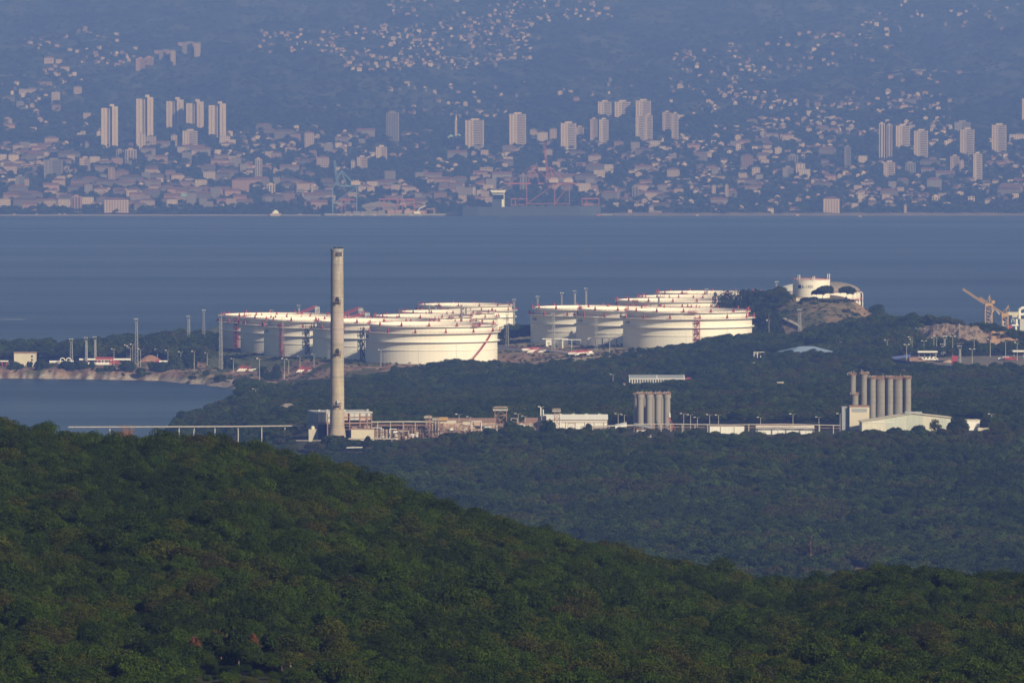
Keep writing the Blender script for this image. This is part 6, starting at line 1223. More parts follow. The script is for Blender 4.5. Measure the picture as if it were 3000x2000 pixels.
# ------------------------------------------------------------------ the town across the bay
def towncol(name, c): return mat(name, c, .85, .35, .12, tuple(v * .75 for v in c), (1, 1, .4))
TC = {'dim': towncol('town_dim_brown', (.14, .115, .10)), 'white': towncol('town_white', (.45, .35, .29)), 'cream': towncol('town_cream', (.38, .28, .225)), 'ochre': towncol('town_ochre', (.31, .21, .155)), 'pink': towncol('town_pink', (.33, .20, .165)), 'grey': towncol('town_grey', (.21, .18, .17)), 'brick': towncol('town_brick', (.21, .13, .11))}
TR = {'red': mat('red_tile_roof', (.13, .065, .055), .9, .4, .2, (.20, .11, .09)), 'brown': mat('brown_tile_roof', (.085, .055, .05), .9, .4, .2), 'flat': mat('grey_flat_roof', (.13, .125, .12), .9, .4, .2)}
WIN = mat('town_window', (.045, .05, .06), .3, .1, 1.0); WINP = mat('painted_glint_window', (.75, .68, .60), .3, .1, 1)  # second one: sunlight on the panes put into a pale colour
LM = [(319, 370, 'leftmost twin-slab tower'), (424, 354, 'tallest left twin-slab tower'), (512, 330, 'middle twin-slab tower'), (571, 330, 'fourth twin-slab tower'), (637, 350, 'fifth twin-slab tower'), (483, 168, 'arched comb block'), (758, 500, 'lone narrow tower'), (341, 604, 'brown many-windowed block'),
      (1150, 370, 'dim grey tower'), (1390, 392, 'tower beside the thin spire'), (1335, 365, 'thin church spire'), (1515, 382, 'pale upright tower'), (1665, 400, 'broad balconied tower'), (1755, 386, 'split tower'), (1880, 345, 'tallest balconied tower'), (1962, 370, 'staggered tower'), (1460, 570, 'ship bridge'), (1600, 560, 'red harbour cranes'), (1020, 560, 'blue gantry crane'),
      (2595, 415, 'tall slab of the right tower row'), (2642, 400, 'second tower of the right row'), (2698, 425, 'third tower of the right row'), (2833, 415, 'stepped tower'), (2928, 405, 'last tower of the right row'), (2862, 490, 'narrow white slab'), (2800, 490, 'pair of low slabs'), (2483, 465, 'thin ladder-like tower'), (2435, 600, 'brown waterfront block'), (2605, 500, 'squat white tower'),
      (1300, 30, 'dense hilltop houses'), (1150, 130, 'dense upper hillside suburb'), (880, 120, 'small upper hamlet'), (2200, 160, 'upper right suburb'), (2700, 40, 'high right hamlet'), (200, 110, 'high left hamlet'), (300, 210, 'terraced left suburb'), (2300, 300, 'right middle suburb'), (1400, 250, 'scattered mid-slope houses'), (100, 270, 'low left villas'), (2118, 560, 'arch-shaped block'), (1918, 600, 'white quay building'), (808, 620, 'white ferry'), (534, 572, 'green roofed hall'), (1000, 510, 'empty wooded dip'), (1900, 470, 'wooded slope above the quay'), (2250, 400, 'pale quarry scar')]
def windows(b, w, d, h, bays, floors, m=1, ww=.5, hh=.45, faces='fr', z0=1.2):
    fh = (h - z0) / floors
    for f in range(floors):
        z1 = z0 + f * fh + fh * (1 - hh) / 2; z2 = z1 + fh * hh
        if 'f' in faces:
            bw = w / bays
            for i in range(bays): x = -w / 2 + (i + .5) * bw; b.box(x - bw * ww / 2, x + bw * ww / 2, -d / 2 - .06, -d / 2, z1, z2, m)
        if 'r' in faces:
            nb = max(1, int(bays * d / w)); bw = d / nb
            for i in range(nb): y = -d / 2 + (i + .5) * bw; b.box(w / 2, w / 2 + .06, y - bw * ww / 2, y + bw * ww / 2, z1, z2, m)
def place(px0, px1, top, bot):
    px = (px0 + px1) / 2; p = far(px, bot) or far(px, bot + 30); return p, (px1 - px0) / ppm(p.y), max(4, zat(top, p.y) - p.z)
def tower(px0, px1, top, bot, style, col, label, rz=None, name='tower_block', cat='tower block', group=None):
    p, w, h = place(px0, px1, top, bot); rz = rng.uniform(-.12, .12) if rz is None else rz; t = thing(name, label, cat, p - Vector((0, 0, 8)), rz, group); h += 8; m = TC[col]
    if style == 'twin':
        for s in (-1, 1):
            b = MB(); b.box(s * w * .31 - w * .17, s * w * .31 + w * .17, -9, 6, 0, h - (3 if s < 0 else 0)); link('slab', b.mesh('slab', m), t)
            b = MB(); b.box(s * w * .31 - .45, s * w * .31 + .45, -9.25, -9, 4, h - 5); link('stair_strip', b.mesh('stair_strip', TC['grey']), t)
        b = MB(); b.box(-w * .14, w * .14, -4, 7, 0, h - 4); link('core', b.mesh('core', TC['grey']), t)
        b = MB(); n = int(h / 3)
        for i in range(n): b.box(-w * .14, w * .14, -4.2, -4.0, i * 3 + 1.2, i * 3 + 2.5)
        link('window_band', b.mesh('window_band', WIN), t)
        b = MB(); b.box(-w * .02, w * .02, -4.9, -4.2, 2, h - 4); link('pilaster', b.mesh('pilaster', m), t)
        b = MB(); b.box(w * .02, w * .27, -5, 4, h, h + 4.2); link('plant_room', b.mesh('plant_room', m), t)
    elif style == 'balc':
        d = w * .7; b = MB(); b.box(-w / 2, w / 2, -d / 2, d / 2, 0, h); link('wall', b.mesh('wall', m), t); n = max(3, int(h / 3)); b = MB()
        for i in range(n): z = i * h / n; b.box(-w * .02, w * .5 + .4, -d / 2 - 1.2, -d / 2, z + .1, z + h / n * .42)
        link('balcony', b.mesh('balcony', m), t); b = MB()
        for i in range(n): z = i * h / n; b.box(-w * .02, w * .46, -d / 2 - .1, -d / 2, z + h / n * .5, z + h / n * .95); b.box(-w * .4, -w * .32, -d / 2 - .08, -d / 2, z + h / n * .4, z + h / n * .85); b.box(-w * .2, -w * .12, -d / 2 - .08, -d / 2, z + h / n * .4, z + h / n * .85)
        link('window_band', b.mesh('window_band', WIN), t); b = MB(); b.box(-w * .2, w * .25, -d / 4, d / 4, h, h + 2.8); link('plant_room', b.mesh('plant_room', m), t)
    elif style == 'strip':
        d = w * .6; b = MB(); b.box(-w / 2, w / 2, -d / 2, d / 2, 0, h); link('wall', b.mesh('wall', m), t); b = MB(); k = max(2, int(w / 4))
        for i in range(k): x = -w / 2 + (i + .5) * w / k; b.box(x - w / k * .22, x + w / k * .22, -d / 2 - .1, -d / 2, 2, h - 1.5)
        link('window_band', b.mesh('window_band', WIN), t); b = MB(); b.box(-w * .25, w * .2, -d / 4, d / 4, h, h + 2.6); link('plant_room', b.mesh('plant_room', m), t)
    else:
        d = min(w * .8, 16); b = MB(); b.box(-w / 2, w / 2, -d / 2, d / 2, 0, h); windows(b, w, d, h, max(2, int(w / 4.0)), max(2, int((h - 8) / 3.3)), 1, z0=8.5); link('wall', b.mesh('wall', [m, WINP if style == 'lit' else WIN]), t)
        b = MB()
        if style in ('hip', 'lit'): b.hip(-w / 2, w / 2, -d / 2, d / 2, h, h + min(w, d) * .22)
        else: b.box(-w / 2 - .3, w / 2 + .3, -d / 2 - .3, d / 2 + .3, h, h + .6); b.box(-w * .1, w * .2, -2, 2, h + .6, h + 2.6)
        link('roof', b.mesh('roof', TR['flat' if style == 'flat' else 'red']), t)
    return t
TW_ = [(295, 346, 312, 434, 'twin', 'white', 'leftmost of the five tall twin-slab towers'), (398, 450, 285, 425, 'twin', 'white', 'second and tallest of the five twin-slab towers'), (488, 538, 292, 378, 'twin', 'white', 'third of the five twin-slab towers from the left'), (546, 597, 298, 374, 'twin', 'white', 'fourth of the five twin-slab towers from the left'), (611, 663, 304, 404, 'twin', 'white', 'rightmost of the five twin-slab towers'),
 (408, 426, 391, 438, 'flat', 'white', 'small block at the foot of the tallest twin-slab tower'), (427, 456, 400, 430, 'flat', 'cream', 'stepped block right at the foot of the tallest twin-slab tower'), (535, 578, 383, 432, 'balc', 'white', 'balconied block below the middle twin-slab towers'), (501, 519, 396, 428, 'flat', 'cream', 'narrow block below the middle twin-slab tower'), (233, 264, 463, 498, 'balc', 'cream', 'cream block with slotted balconies in the old town left'),
 (747, 768, 466, 530, 'strip', 'cream', 'lone narrow tower between town and harbour'), (130, 183, 468, 520, 'balc', 'grey', 'big grey gridded block above the old town left'), (45, 72, 517, 557, 'balc', 'grey', 'gridded office block at the left frame edge'), (73, 85, 524, 556, 'flat', 'cream', 'narrow cream wing beside the gridded office block'), (317, 336, 491, 542, 'flat', 'ochre', 'ochre tower house beside a brick pink block'), (337, 377, 502, 536, 'hip', 'brick', 'brick pink block right of the ochre tower house'),
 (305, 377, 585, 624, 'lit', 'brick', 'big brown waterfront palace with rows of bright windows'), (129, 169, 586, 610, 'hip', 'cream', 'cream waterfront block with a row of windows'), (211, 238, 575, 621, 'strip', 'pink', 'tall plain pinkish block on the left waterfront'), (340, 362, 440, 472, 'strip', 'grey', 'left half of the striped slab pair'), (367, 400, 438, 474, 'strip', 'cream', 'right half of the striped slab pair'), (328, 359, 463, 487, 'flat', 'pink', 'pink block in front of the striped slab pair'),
 (680, 730, 527, 568, 'hip', 'pink', 'broad dim block above the ferry'), (893, 920, 389, 440, 'hip', 'cream', 'upright old house tower with a red cap'), (782, 806, 540, 568, 'strip', 'white', 'narrow white pair of blocks right of the lone tower'), (912, 932, 545, 576, 'balc', 'white', 'small striped white block beside the blue gantry crane'), (929, 963, 461, 495, 'hip', 'cream', 'cream block on the slope above the blue gantry crane'), (151, 176, 270, 300, 'flat', 'cream', 'pale cube shaped block on the low left hillside'),
 (217, 239, 255, 275, 'flat', 'cream', 'small pale block beside a dark pole on the left hillside'), (57, 127, 261, 273, 'flat', 'cream', 'long flat pale hall on the left hillside'), (49, 70, 298, 327, 'flat', 'grey', 'dim upright block near the left frame edge'), (398, 424, 172, 208, 'balc', 'pink', 'left pink tower of the hillside terrace'), (425, 449, 168, 192, 'strip', 'pink', 'right pink slab of the hillside terrace'), (500, 514, 149, 190, 'flat', 'cream', 'right leg of the lower arched comb block'),
 (570, 587, 128, 168, 'flat', 'cream', 'right leg of the upper arched comb block'), (534, 548, 128, 158, 'flat', 'grey', 'left leg of the upper arched comb block'), (521, 587, 125, 135, 'flat', 'pink', 'long top bar of the upper arched comb block'), (453, 512, 148, 160, 'flat', 'pink', 'long top bar of the lower arched comb block'), (466, 478, 152, 176, 'flat', 'grey', 'left leg of the lower arched comb block'),
 (1133, 1168, 330, 413, 'strip', 'grey', 'dim grey tower standing alone in the wooded slope'), (1364, 1417, 352, 432, 'balc', 'white', 'pale tower with a rounded cap right of the thin spire'), (1491, 1539, 334, 430, 'balc', 'white', 'bright upright tower in the centre of the far slope'), (1641, 1686, 361, 440, 'balc', 'white', 'broad balconied tower above the red cranes'), (1686, 1710, 373, 405, 'balc', 'cream', 'stepped wing of the broad balconied tower'), (1574, 1604, 388, 421, 'flat', 'white', 'low block left of the broad balconied tower'),
 (1553, 1573, 380, 406, 'flat', 'cream', 'low block just right of the bright upright tower'), (1611, 1631, 378, 410, 'flat', 'cream', 'narrow low block just left of the broad balconied tower'), (1729, 1750, 349, 412, 'balc', 'cream', 'left half of the split tower'), (1755, 1782, 350, 424, 'balc', 'white', 'right half of the split tower'), (1752, 1791, 298, 344, 'balc', 'white', 'left of the two joined upper towers'), (1800, 1845, 298, 342, 'balc', 'white', 'right of the two joined upper towers'),
 (1862, 1906, 295, 345, 'balc', 'white', 'upper tallest balconied tower on the far slope'), (1862, 1887, 340, 410, 'balc', 'white', 'left lower slab under the tallest balconied tower'), (1889, 1911, 338, 413, 'balc', 'white', 'right lower slab under the tallest balconied tower'), (1941, 1966, 329, 388, 'balc', 'cream', 'left slab of the staggered tower'), (1968, 1987, 333, 410, 'balc', 'white', 'right slab of the staggered tower'),
 (1101, 1133, 430, 474, 'balc', 'white', 'pale apartment block above the empty wooded dip'), (1029, 1044, 471, 497, 'flat', 'white', 'small bright wing of the wide apartment block'), (1045, 1075, 460, 499, 'balc', 'cream', 'wide apartment block on the wooded slope'), (1406, 1444, 491, 508, 'flat', 'cream', 'cream house block above the ship bridge'), (1523, 1543, 513, 561, 'strip', 'grey', 'dim slab crossed by the long red crane boom'), (1954, 1991, 497, 523, 'hip', 'cream', 'large old villa above the quay right of the cranes'), (1852, 1870, 546, 587, 'strip', 'grey', 'narrow grey block right of the red cranes'), (1598, 1618, 438, 468, 'hip', 'cream', 'cream block right behind the tall red crane boom'), (1068, 1075, 440, 452, 'flat', 'cream', 'tiny pale block on the wooded slope'),
 (2575, 2592, 362, 472, 'strip', 'white', 'left slab of the tall slab pair in the right row'), (2597, 2614, 366, 470, 'strip', 'cream', 'right slab of the tall slab pair in the right row'), (2622, 2663, 368, 436, 'balc', 'white', 'second balconied tower of the right row'), (2678, 2718, 383, 466, 'balc', 'white', 'third balconied tower of the right row'), (2793, 2840, 358, 388, 'balc', 'grey', 'dim tower peeping above the stepped tower'), (2813, 2854, 379, 456, 'balc', 'white', 'stepped tower of the right row'), (2906, 2948, 366, 448, 'balc', 'white', 'last balconied tower of the right row'), (2955, 3010, 394, 412, 'flat', 'white', 'low bright white building at the right frame edge'),
 (2589, 2622, 475, 521, 'balc', 'white', 'squat white tower under the right row'), (2652, 2682, 477, 514, 'strip', 'grey', 'dim striped block right of the squat white tower'), (2784, 2810, 458, 520, 'balc', 'cream', 'left slab of the low slab pair'), (2811, 2824, 470, 502, 'flat', 'cream', 'right lower slab of the low slab pair'), (2850, 2876, 450, 533, 'balc', 'white', 'narrow bright white slab under the stepped tower'), (2992, 3035, 289, 353, 'balc', 'white', 'balconied tower cut by the right frame edge'), (2474, 2492, 430, 500, 'balc', 'grey', 'thin dim ladder-like tower'), (2171, 2206, 457, 495, 'hip', 'brick', 'red brick old building on the right middle slope'),
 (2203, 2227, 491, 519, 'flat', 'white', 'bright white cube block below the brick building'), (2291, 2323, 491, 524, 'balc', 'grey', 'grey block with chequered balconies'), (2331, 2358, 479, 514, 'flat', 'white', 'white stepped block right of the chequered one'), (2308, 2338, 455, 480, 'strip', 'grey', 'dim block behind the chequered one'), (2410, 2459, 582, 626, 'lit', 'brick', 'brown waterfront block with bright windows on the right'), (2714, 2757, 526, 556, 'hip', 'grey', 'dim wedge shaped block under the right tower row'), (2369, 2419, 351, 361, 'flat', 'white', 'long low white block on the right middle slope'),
 (2835, 2855, 576, 597, 'flat', 'white', 'small bright block above the right shore'), (2730, 2753, 575, 597, 'strip', 'white', 'striped pale block above the right shore'), (2085, 2097, 543, 578, 'flat', 'cream', 'left leg of the arch-shaped block'), (2097, 2124, 543, 553, 'flat', 'grey', 'top bar of the arch-shaped block'), (2124, 2134, 541, 584, 'flat', 'cream', 'right leg of the arch-shaped block'), (2155, 2170, 420, 446, 'hip', 'white', 'slim white villa left of the brick building'), (1897, 1940, 593, 606, 'balc', 'white', 'bright white quay building with dark window rows'), (1901, 1914, 606, 628, 'flat', 'cream', 'pale stump under the white quay building'), (2648, 2656, 600, 634, 'flat', 'cream', 'slim pale shore tower below the right row')]
for i_, a in enumerate(TW_): tower(*a)
t = tower(511, 555, 578, 588, 'flat', 'cream', 'long hall with a pale green roof in the old town'); b = MB(); b.hip(-13, 13, -8, 8, 14, 20); link('green_roof', b.mesh('green_roof', M['dkgreen']), t)
# church with a thin spire
p, w_, h_ = place(1312, 1357, 393, 408); t = thing('church', 'church with one very thin spire and a pale green nave roof', 'church', p - Vector((0, 0, 4))); b = MB(); b.box(-w_ / 2, w_ / 2, -6, 6, 0, h_ - 1); link('nave', b.mesh('nave', TC['white']), t); b = MB(); b.hip(-w_ / 2, w_ / 2, -6, 6, h_ - 1, h_ + 4); link('roof', b.mesh('roof', M['dkgreen']), t)
zs_ = zat(332, p.y) - p.z + 4; zm_ = zat(352, p.y) - p.z + 4; b = MB(); b.box(-2.2 + 1, 2.2 + 1, -8, -4, 0, zm_); link('bell_tower', b.mesh('bell_tower', TC['cream']), t); b = MB(); b.tube((1, -6, zm_), (1, -6, zs_), 2.2, .15, 8); link('spire', b.mesh('spire', TC['white']), t)
p, w_, h_ = place(406, 415, 568, 582); t = thing('clock_tower', 'small pale clock tower with a green cap in the old town', 'tower', p); b = MB(); b.box(-2.6, 2.6, -2.6, 2.6, 0, h_); link('shaft', b.mesh('shaft', TC['white']), t); b = MB(); b.lathe([(2.9, h_), (2.4, h_ + 2), (.8, h_ + 3.4), (.01, h_ + 5)], 12); link('cap', b.mesh('cap', M['dkgreen']), t)

# --- ordinary houses: copies of a few kinds
kinds = []
def house_kind(w, d, h, wall, roof, rtype):
    b = MB(); b.box(-w / 2, w / 2, -d / 2, d / 2, -4, h)
    if rtype == 'gx': b.add([(-w / 2, -d / 2, h), (-w / 2, d / 2, h), (-w / 2, 0, h + d * .3), (w / 2, -d / 2, h), (w / 2, d / 2, h), (w / 2, 0, h + d * .3)], [(0, 1, 2), (3, 5, 4)])
    if rtype == 'gy': b.add([(-w / 2, -d / 2, h), (w / 2, -d / 2, h), (0, -d / 2, h + w * .3), (-w / 2, d / 2, h), (w / 2, d / 2, h), (0, d / 2, h + w * .3)], [(0, 1, 2), (3, 5, 4)])
    windows(b, w, d, h, max(2, int(w / 3.4)), max(1, int(h / 3)), 1, .38, .42, 'fr', .3)
    wm_ = b.mesh('house_walls', [TC[wall], WIN]); b = MB()
    if rtype == 'gx': b.gable(-w / 2, w / 2, -d / 2, d / 2, h, h + d * .3, .5, .25)
    elif rtype == 'gy': b.gable(-w / 2, w / 2, -d / 2, d / 2, h, h + w * .3, .5, .25, along='y')
    elif rtype == 'flat': b.box(-w / 2 - .2, w / 2 + .2, -d / 2 - .2, d / 2 + .2, h, h + .4)
    else: b.hip(-w / 2, w / 2, -d / 2, d / 2, h, h + min(w, d) * .26, .6)
    kinds.append((wm_, b.mesh('roof', TR[roof]), wall, roof, w, h, rtype))
for i, (w, d, h, c, r, ty) in enumerate([(11, 10, 6, 'white', 'red', 'hip'), (12, 10, 7.5, 'cream', 'red', 'gy'), (10, 9, 6, 'ochre', 'red', 'gx'), (13, 10, 8, 'white', 'brown', 'gx'), (9, 9, 8.5, 'dim', 'red', 'hip'), (14, 11, 6.5, 'pink', 'red', 'hip'), (12, 10, 9, 'white', 'flat', 'flat'), (16, 11, 7, 'cream', 'brown', 'hip'), (10, 9, 7, 'white', 'red', 'gy'), (11, 9, 6, 'dim', 'brown', 'hip')]): house_kind(w, d, h, c, r, ty)
bkinds_start = len(kinds)
for i, (w, d, h, c, r, ty) in enumerate([(24, 13, 13, 'cream', 'red', 'hip'), (32, 14, 15, 'dim', 'red', 'hip'), (20, 12, 17, 'white', 'flat', 'flat'), (28, 13, 12, 'pink', 'red', 'gx'), (40, 14, 12, 'dim', 'brown', 'hip'), (18, 13, 20, 'grey', 'flat', 'flat'), (22, 12, 14, 'brick', 'brown', 'hip'), (36, 13, 11, 'grey', 'red', 'gx'), (16, 12, 15, 'cream', 'flat', 'flat')]): house_kind(w, d, h, c, r, ty)
CN = {'dim': 'dull brown', 'white': 'white', 'cream': 'cream', 'ochre': 'ochre', 'pink': 'pink', 'grey': 'grey', 'brick': 'brick red'}; RN = {'red': 'red tiled', 'brown': 'brown', 'flat': 'flat grey'}
REG = [  # u0,u1,v0,v1,slope,count,big share
 (1140, 1810, -20, 62, 0, 135, 0), (1000, 1560, 75, 205, -.06, 270, 0), (760, 1000, 92, 158, 0, 48, 0), (1330, 1640, 98, 146, 0, 14, .2), (28, 345, 88, 160, -.1, 34, 0), (125, 430, 165, 246, -.15, 46, .1), (0, 240, 255, 330, 0, 20, .1), (2490, 3000, -10, 88, 0, 38, 0),
 (1955, 2640, 110, 222, -.14, 145, 0), (1960, 2790, 272, 395, .03, 230, .02), (1130, 1850, 240, 345, -.02, 44, 0), (2600, 2840, 205, 245, 0, 9, 0), (0, 300, 330, 440, 0, 24, .1), (660, 1020, 385, 520, 0, 110, .15), (0, 290, 430, 545, 0, 110, .3), (270, 760, 430, 560, 0, 95, .4), (0, 1000, 530, 618, 0, 175, .7), (1000, 1240, 395, 470, 0, 24, .1),
 (1240, 1900, 420, 570, 0, 170, .2), (1000, 1440, 530, 614, 0, 90, .6), (1880, 2480, 395, 560, 0, 240, .15), (2480, 3000, 470, 605, 0, 170, .12), (1950, 2560, 550, 618, 0, 60, .1), (1700, 1960, 560, 612, 0, 40, .3), (2560, 3000, 400, 470, 0, 22, .1), (940, 1000, 300, 360, 0, 3, 0), (1100, 1480, 325, 345, 0, 10, 0)]
hs = []
for (u0, u1, v0, v1, sl_, n, big) in REG:
    k = 0; tries = 0
    while k < n and tries < n * 12:
        tries += 1; u = rng.uniform(u0, u1); v = rng.uniform(v0, v1); v = v0 + round((v - v0) / 8.5) * 8.5 + rng.normal(0, 1.3) + 5 * math.sin(u / 95 + v0) + sl_ * (u - (u0 + u1) / 2)
        if NZ2.fbm(u / 70, v / 26 + 40, 3) < (.40 if v < 380 else .33): continue
        if any(a[0] - 4 < u < a[1] + 4 and a[2] - 3 < v < a[3] + 9 for a in TW_): continue
        if any(abs(u - h[0]) < (9 if v < 380 else 7) and abs(v - h[1]) < (4.5 if v < 380 else 3.5) for h in hs): continue
        hs.append((u, v, rng.random() < big)); k += 1
hs.sort(key=lambda h: -(h[1] + 400 * h[2]))
prot = {}; stuff_b = {}; nh = nb = 0
def add_bulk(key, me, loc, rz, s):
    stuff_b.setdefault(key, []).append((me, loc, rz, s))
for (u, v, isb) in hs:
    p = far(u, v)
    if p is None: continue
    ki = int(rng.integers(bkinds_start, len(kinds))) if isb else int(rng.choice(10, p=([.17, .15, .1, .09, .12, .07, .1, .07, .1, .03] if v > 330 else [.09, .10, .16, .06, .18, .15, .04, .06, .06, .10])))
    wm_, rm_, c, r, w, h, ty = kinds[ki]; s = rng.uniform(.58, 1.0) * (.82 if v < 330 else 1); rz = rng.choice([0, 0, 0, .3, -.3, .15, -.15, .7]) + rng.normal(0, .08); rz = rz * (.35 if isb else 1)
    inv = -5 < u < 3005 and v > -8
    if inv and ((isb and nb < 150) or (not isb and nh < 300)):
        lab = uniq('%s%s %s with %s roof' % ('big ' if (isb and w > 30) else 'tall ' if (isb and h > 15) else '', CN[c], 'town block' if isb else 'house', RN[r]), u, v, LM)
        if isb: nb += 1
        else: nh += 1
        o = link('town_block' if isb else 'house', wm_, None, p, rz); o.scale = (s, s, s * rng.uniform(.9, 1.15)); tag(o, lab, 'building' if isb else 'house', 'old town and harbour blocks' if isb else 'houses on the far slopes')
        link('roof', rm_, o)
    else:
        stuff_b.setdefault('all', []).append((ki, p, rz, s))
b = MB(); mats = []; mi = {}
def midx(m):
    if m.name not in mi: mi[m.name] = len(mats); mats.append(m)
    return mi[m.name]
V = []; Fc = []; Mi = []; off = 0
for ki, p, rz, s in stuff_b.get('all', []):
    for me in kinds[ki][:2]:
        vs = np.array([v.co[:] for v in me.vertices]) * s; c_, s__ = math.cos(rz), math.sin(rz); X2 = vs[:, 0] * c_ - vs[:, 1] * s__ + p.x; Y2 = vs[:, 0] * s__ + vs[:, 1] * c_ + p.y
        V.append(np.stack([X2, Y2, vs[:, 2] + p.z], 1)); Fc += [tuple(i + off for i in pl.vertices) for pl in me.polygons]; ms = [midx(m) for m in me.materials]; Mi += [ms[pl.material_index] for pl in me.polygons]; off += len(vs)
if V:
    me = bpy.data.meshes.new('distant_houses'); me.from_pydata([tuple(v) for v in np.concatenate(V)], [], Fc)
    for m in mats: me.materials.append(m)
    me.polygons.foreach_set('material_index', Mi); tag(link('distant_houses', me), 'tiny pale houses crowded together high on the hazy mountainside', 'houses', kind='stuff')
# --- woods between the houses
n = 0; P = []; g_ = np.random.default_rng(99)
us = g_.uniform(-250, 3250, 27000); vs = np.where(g_.random(27000) < .68, g_.uniform(330, 628, 27000), g_.uniform(-30, 330, 27000))
Yg = MY; cols = {}
pts = []
for u, v in zip(us, vs):
    k = int((u - MU[0]) / 12); 
    if k not in cols:
        z = ZM[k]; h = CAM_H - z; cols[k] = 1000 + FPX * (h * math.cos(TH) - MY * math.sin(TH)) / (MY * math.cos(TH) + h * math.sin(TH))
    q = np.nonzero(cols[k] <= v)[0]
    if not len(q): continue
    Y = MY[q[0]] + g_.uniform(-8, 8); x = (u - 1500) / FPX * (Y + 5)
    if Y < 10015: continue
    pts.append((x, Y, float(gm(x, Y)) - 2.0))
pts = np.array(pts); n = len(pts)
if n:
    FO = []
    for j, me in enumerate(FAR):
        q = [(1890, 520), (1000, 500), (2200, 560)][j]; pp = far(*q)
        t_ = tree_thing('hillside_tree', ('dark', 'mid green', 'olive')[j] + ' tree clump ' + ('on the wooded slope above the quay', 'in the empty wooded dip above the blue gantry crane', 'on the slope right of the arch-shaped block')[j], pp, me, None, 1.3); FO.append(t_.children[0])
    scatter('hillside_woodland', pts, g_.choice(3, n, p=[.6, .25, .15]), g_.uniform(.6, 1.8, n)[:, None] * np.array([[1, 1, .9]]), FO, 'dark hazy woods and gardens filling the gaps between the far houses', 'woodland')

# ------------------------------------------------------------------ harbour
YQ = 9992.0
def qx(px, Y=YQ): return xat(px, Y, 2)
t = thing('breakwater', 'long low pinkish breakwater in front of the old town', 'breakwater', (qx(400), 9975, 0)); b = MB(); b.box(qx(-300) - qx(400), qx(940) - qx(400), -6, 6, -3, 1.0); link('mole', b.mesh('mole', TC['grey']), t); b = MB(); b.box(qx(-300) - qx(400), qx(940) - qx(400), 3, 5, 1.1, 1.9); link('parapet', b.mesh('parapet', TC['grey']), t)
t = thing('quay_wall', 'pale concrete quay under the harbour cranes', 'quay', (qx(1400), 9985, 0)); b = MB(); b.box(qx(950) - qx(1400), qx(1900) - qx(1400), 0, 30, -3, 3.0); link('wall', b.mesh('wall', M['conc']), t)
t = thing('rocky_shore', 'pale rocky shoreline under the right hand woods', 'rocks', (qx(2400), 9980, 0)); b = MB(); g_ = random.Random(8)
V = []; n = 260
for i in range(n + 1):
    x = qx(1800) + (qx(3250) - qx(1800)) * i / n - qx(2400); hh = .6 + 3.4 * float(NZ.fbm(i / 7.0, 3)); V += [(x, -6, -1), (x + g_.uniform(-1, 1), 0, hh * .8), (x, 8, hh + 1), (x, 25, hh + 2)]
b.add(V, [(i * 4 + j, (i + 1) * 4 + j, (i + 1) * 4 + j + 1, i * 4 + j + 1) for i in range(n) for j in range(3)]); link('rock_face', b.mesh('rock_face', towncol('shore_rock', (.16, .125, .10))), t)
def Z(py, Y=YQ): return zat(py, Y)
# cargo ship
Ys = 9960; t = thing('cargo_ship', 'huge grey blue bulk carrier lying along the quay with a cream bridge', 'ship', (qx(1550, Ys), Ys, 0)); X = lambda px: xat(px, Ys, 5) - t.location.x
zd = zat(606, Ys); b = MB(); hw_ = 14
SECT = [(X(1342), .2, zd + 3), (X(1356), .7, zd + 1), (X(1400), 1, zd), (X(1600), 1, zd), (X(1700), 1, zd + 1), (X(1745), .8, zd + 2), (X(1760), .25, zd + 2)]
V = []
for x, f, z in SECT: V += [(x, -hw_ * f, -1), (x, -hw_ * f, z), (x, hw_ * f, z), (x, hw_ * f, -1)]
b.add(V, [(i * 4 + j, (i + 1) * 4 + j, (i + 1) * 4 + (j + 1) % 4, i * 4 + (j + 1) % 4) for i in range(6) for j in range(4)] + [(3, 2, 1, 0), (24, 25, 26, 27)]); link('hull', b.mesh('hull', M['hull']), t)
b = MB(); b.box(X(1725), X(1758), -10, -9.5, 0, 3); link('red_waterline', b.mesh('red_waterline', M['portred']), t)
for i in range(8): b = MB(); b.box(X(1500 + i * 26), X(1518 + i * 26), -9, 9, zd, zd + 2.2); link('hatch_cover', b.mesh('hatch_cover', M['hull']), t)
b = MB(); b.box(X(1443), X(1478), -12, 4, zd, zat(570, Ys)); b.box(X(1443), X(1476), -12, 4, zat(584, Ys), zat(564, Ys)); b.hexa([(X(1444), -12, zat(568, Ys)), (X(1476), -12, zat(568, Ys)), (X(1476), 2, zat(568, Ys)), (X(1444), 2, zat(568, Ys)), (X(1436), -12, zat(557, Ys)), (X(1483), -12, zat(557, Ys)), (X(1483), 2, zat(557, Ys)), (X(1436), 2, zat(557, Ys))]); link('bridge', b.mesh('bridge', M['white']), t)
b = MB(); b.box(X(1442), X(1470), -12.6, -12.0, zd, zat(584, Ys)); link('dark_arch', b.mesh('dark_arch', M['hull']), t)
b = MB(); b.box(X(1440), X(1478), -12.3, -12.0, zat(557.5, Ys), zat(556, Ys)); b.box(X(1436), X(1445), -4, 2, zat(552, Ys), zat(541, Ys)); link('funnel', b.mesh('funnel', TC['cream']), t)
b = MB()
for r_ in range(3):
    for c_ in range(7): b.box(X(1447 + c_ * 4.2), X(1448.4 + c_ * 4.2), -12.2, -12.0, zat(580 - r_ * 6, Ys), zat(577.5 - r_ * 6, Ys))
link('porthole', b.mesh('porthole', WIN), t)
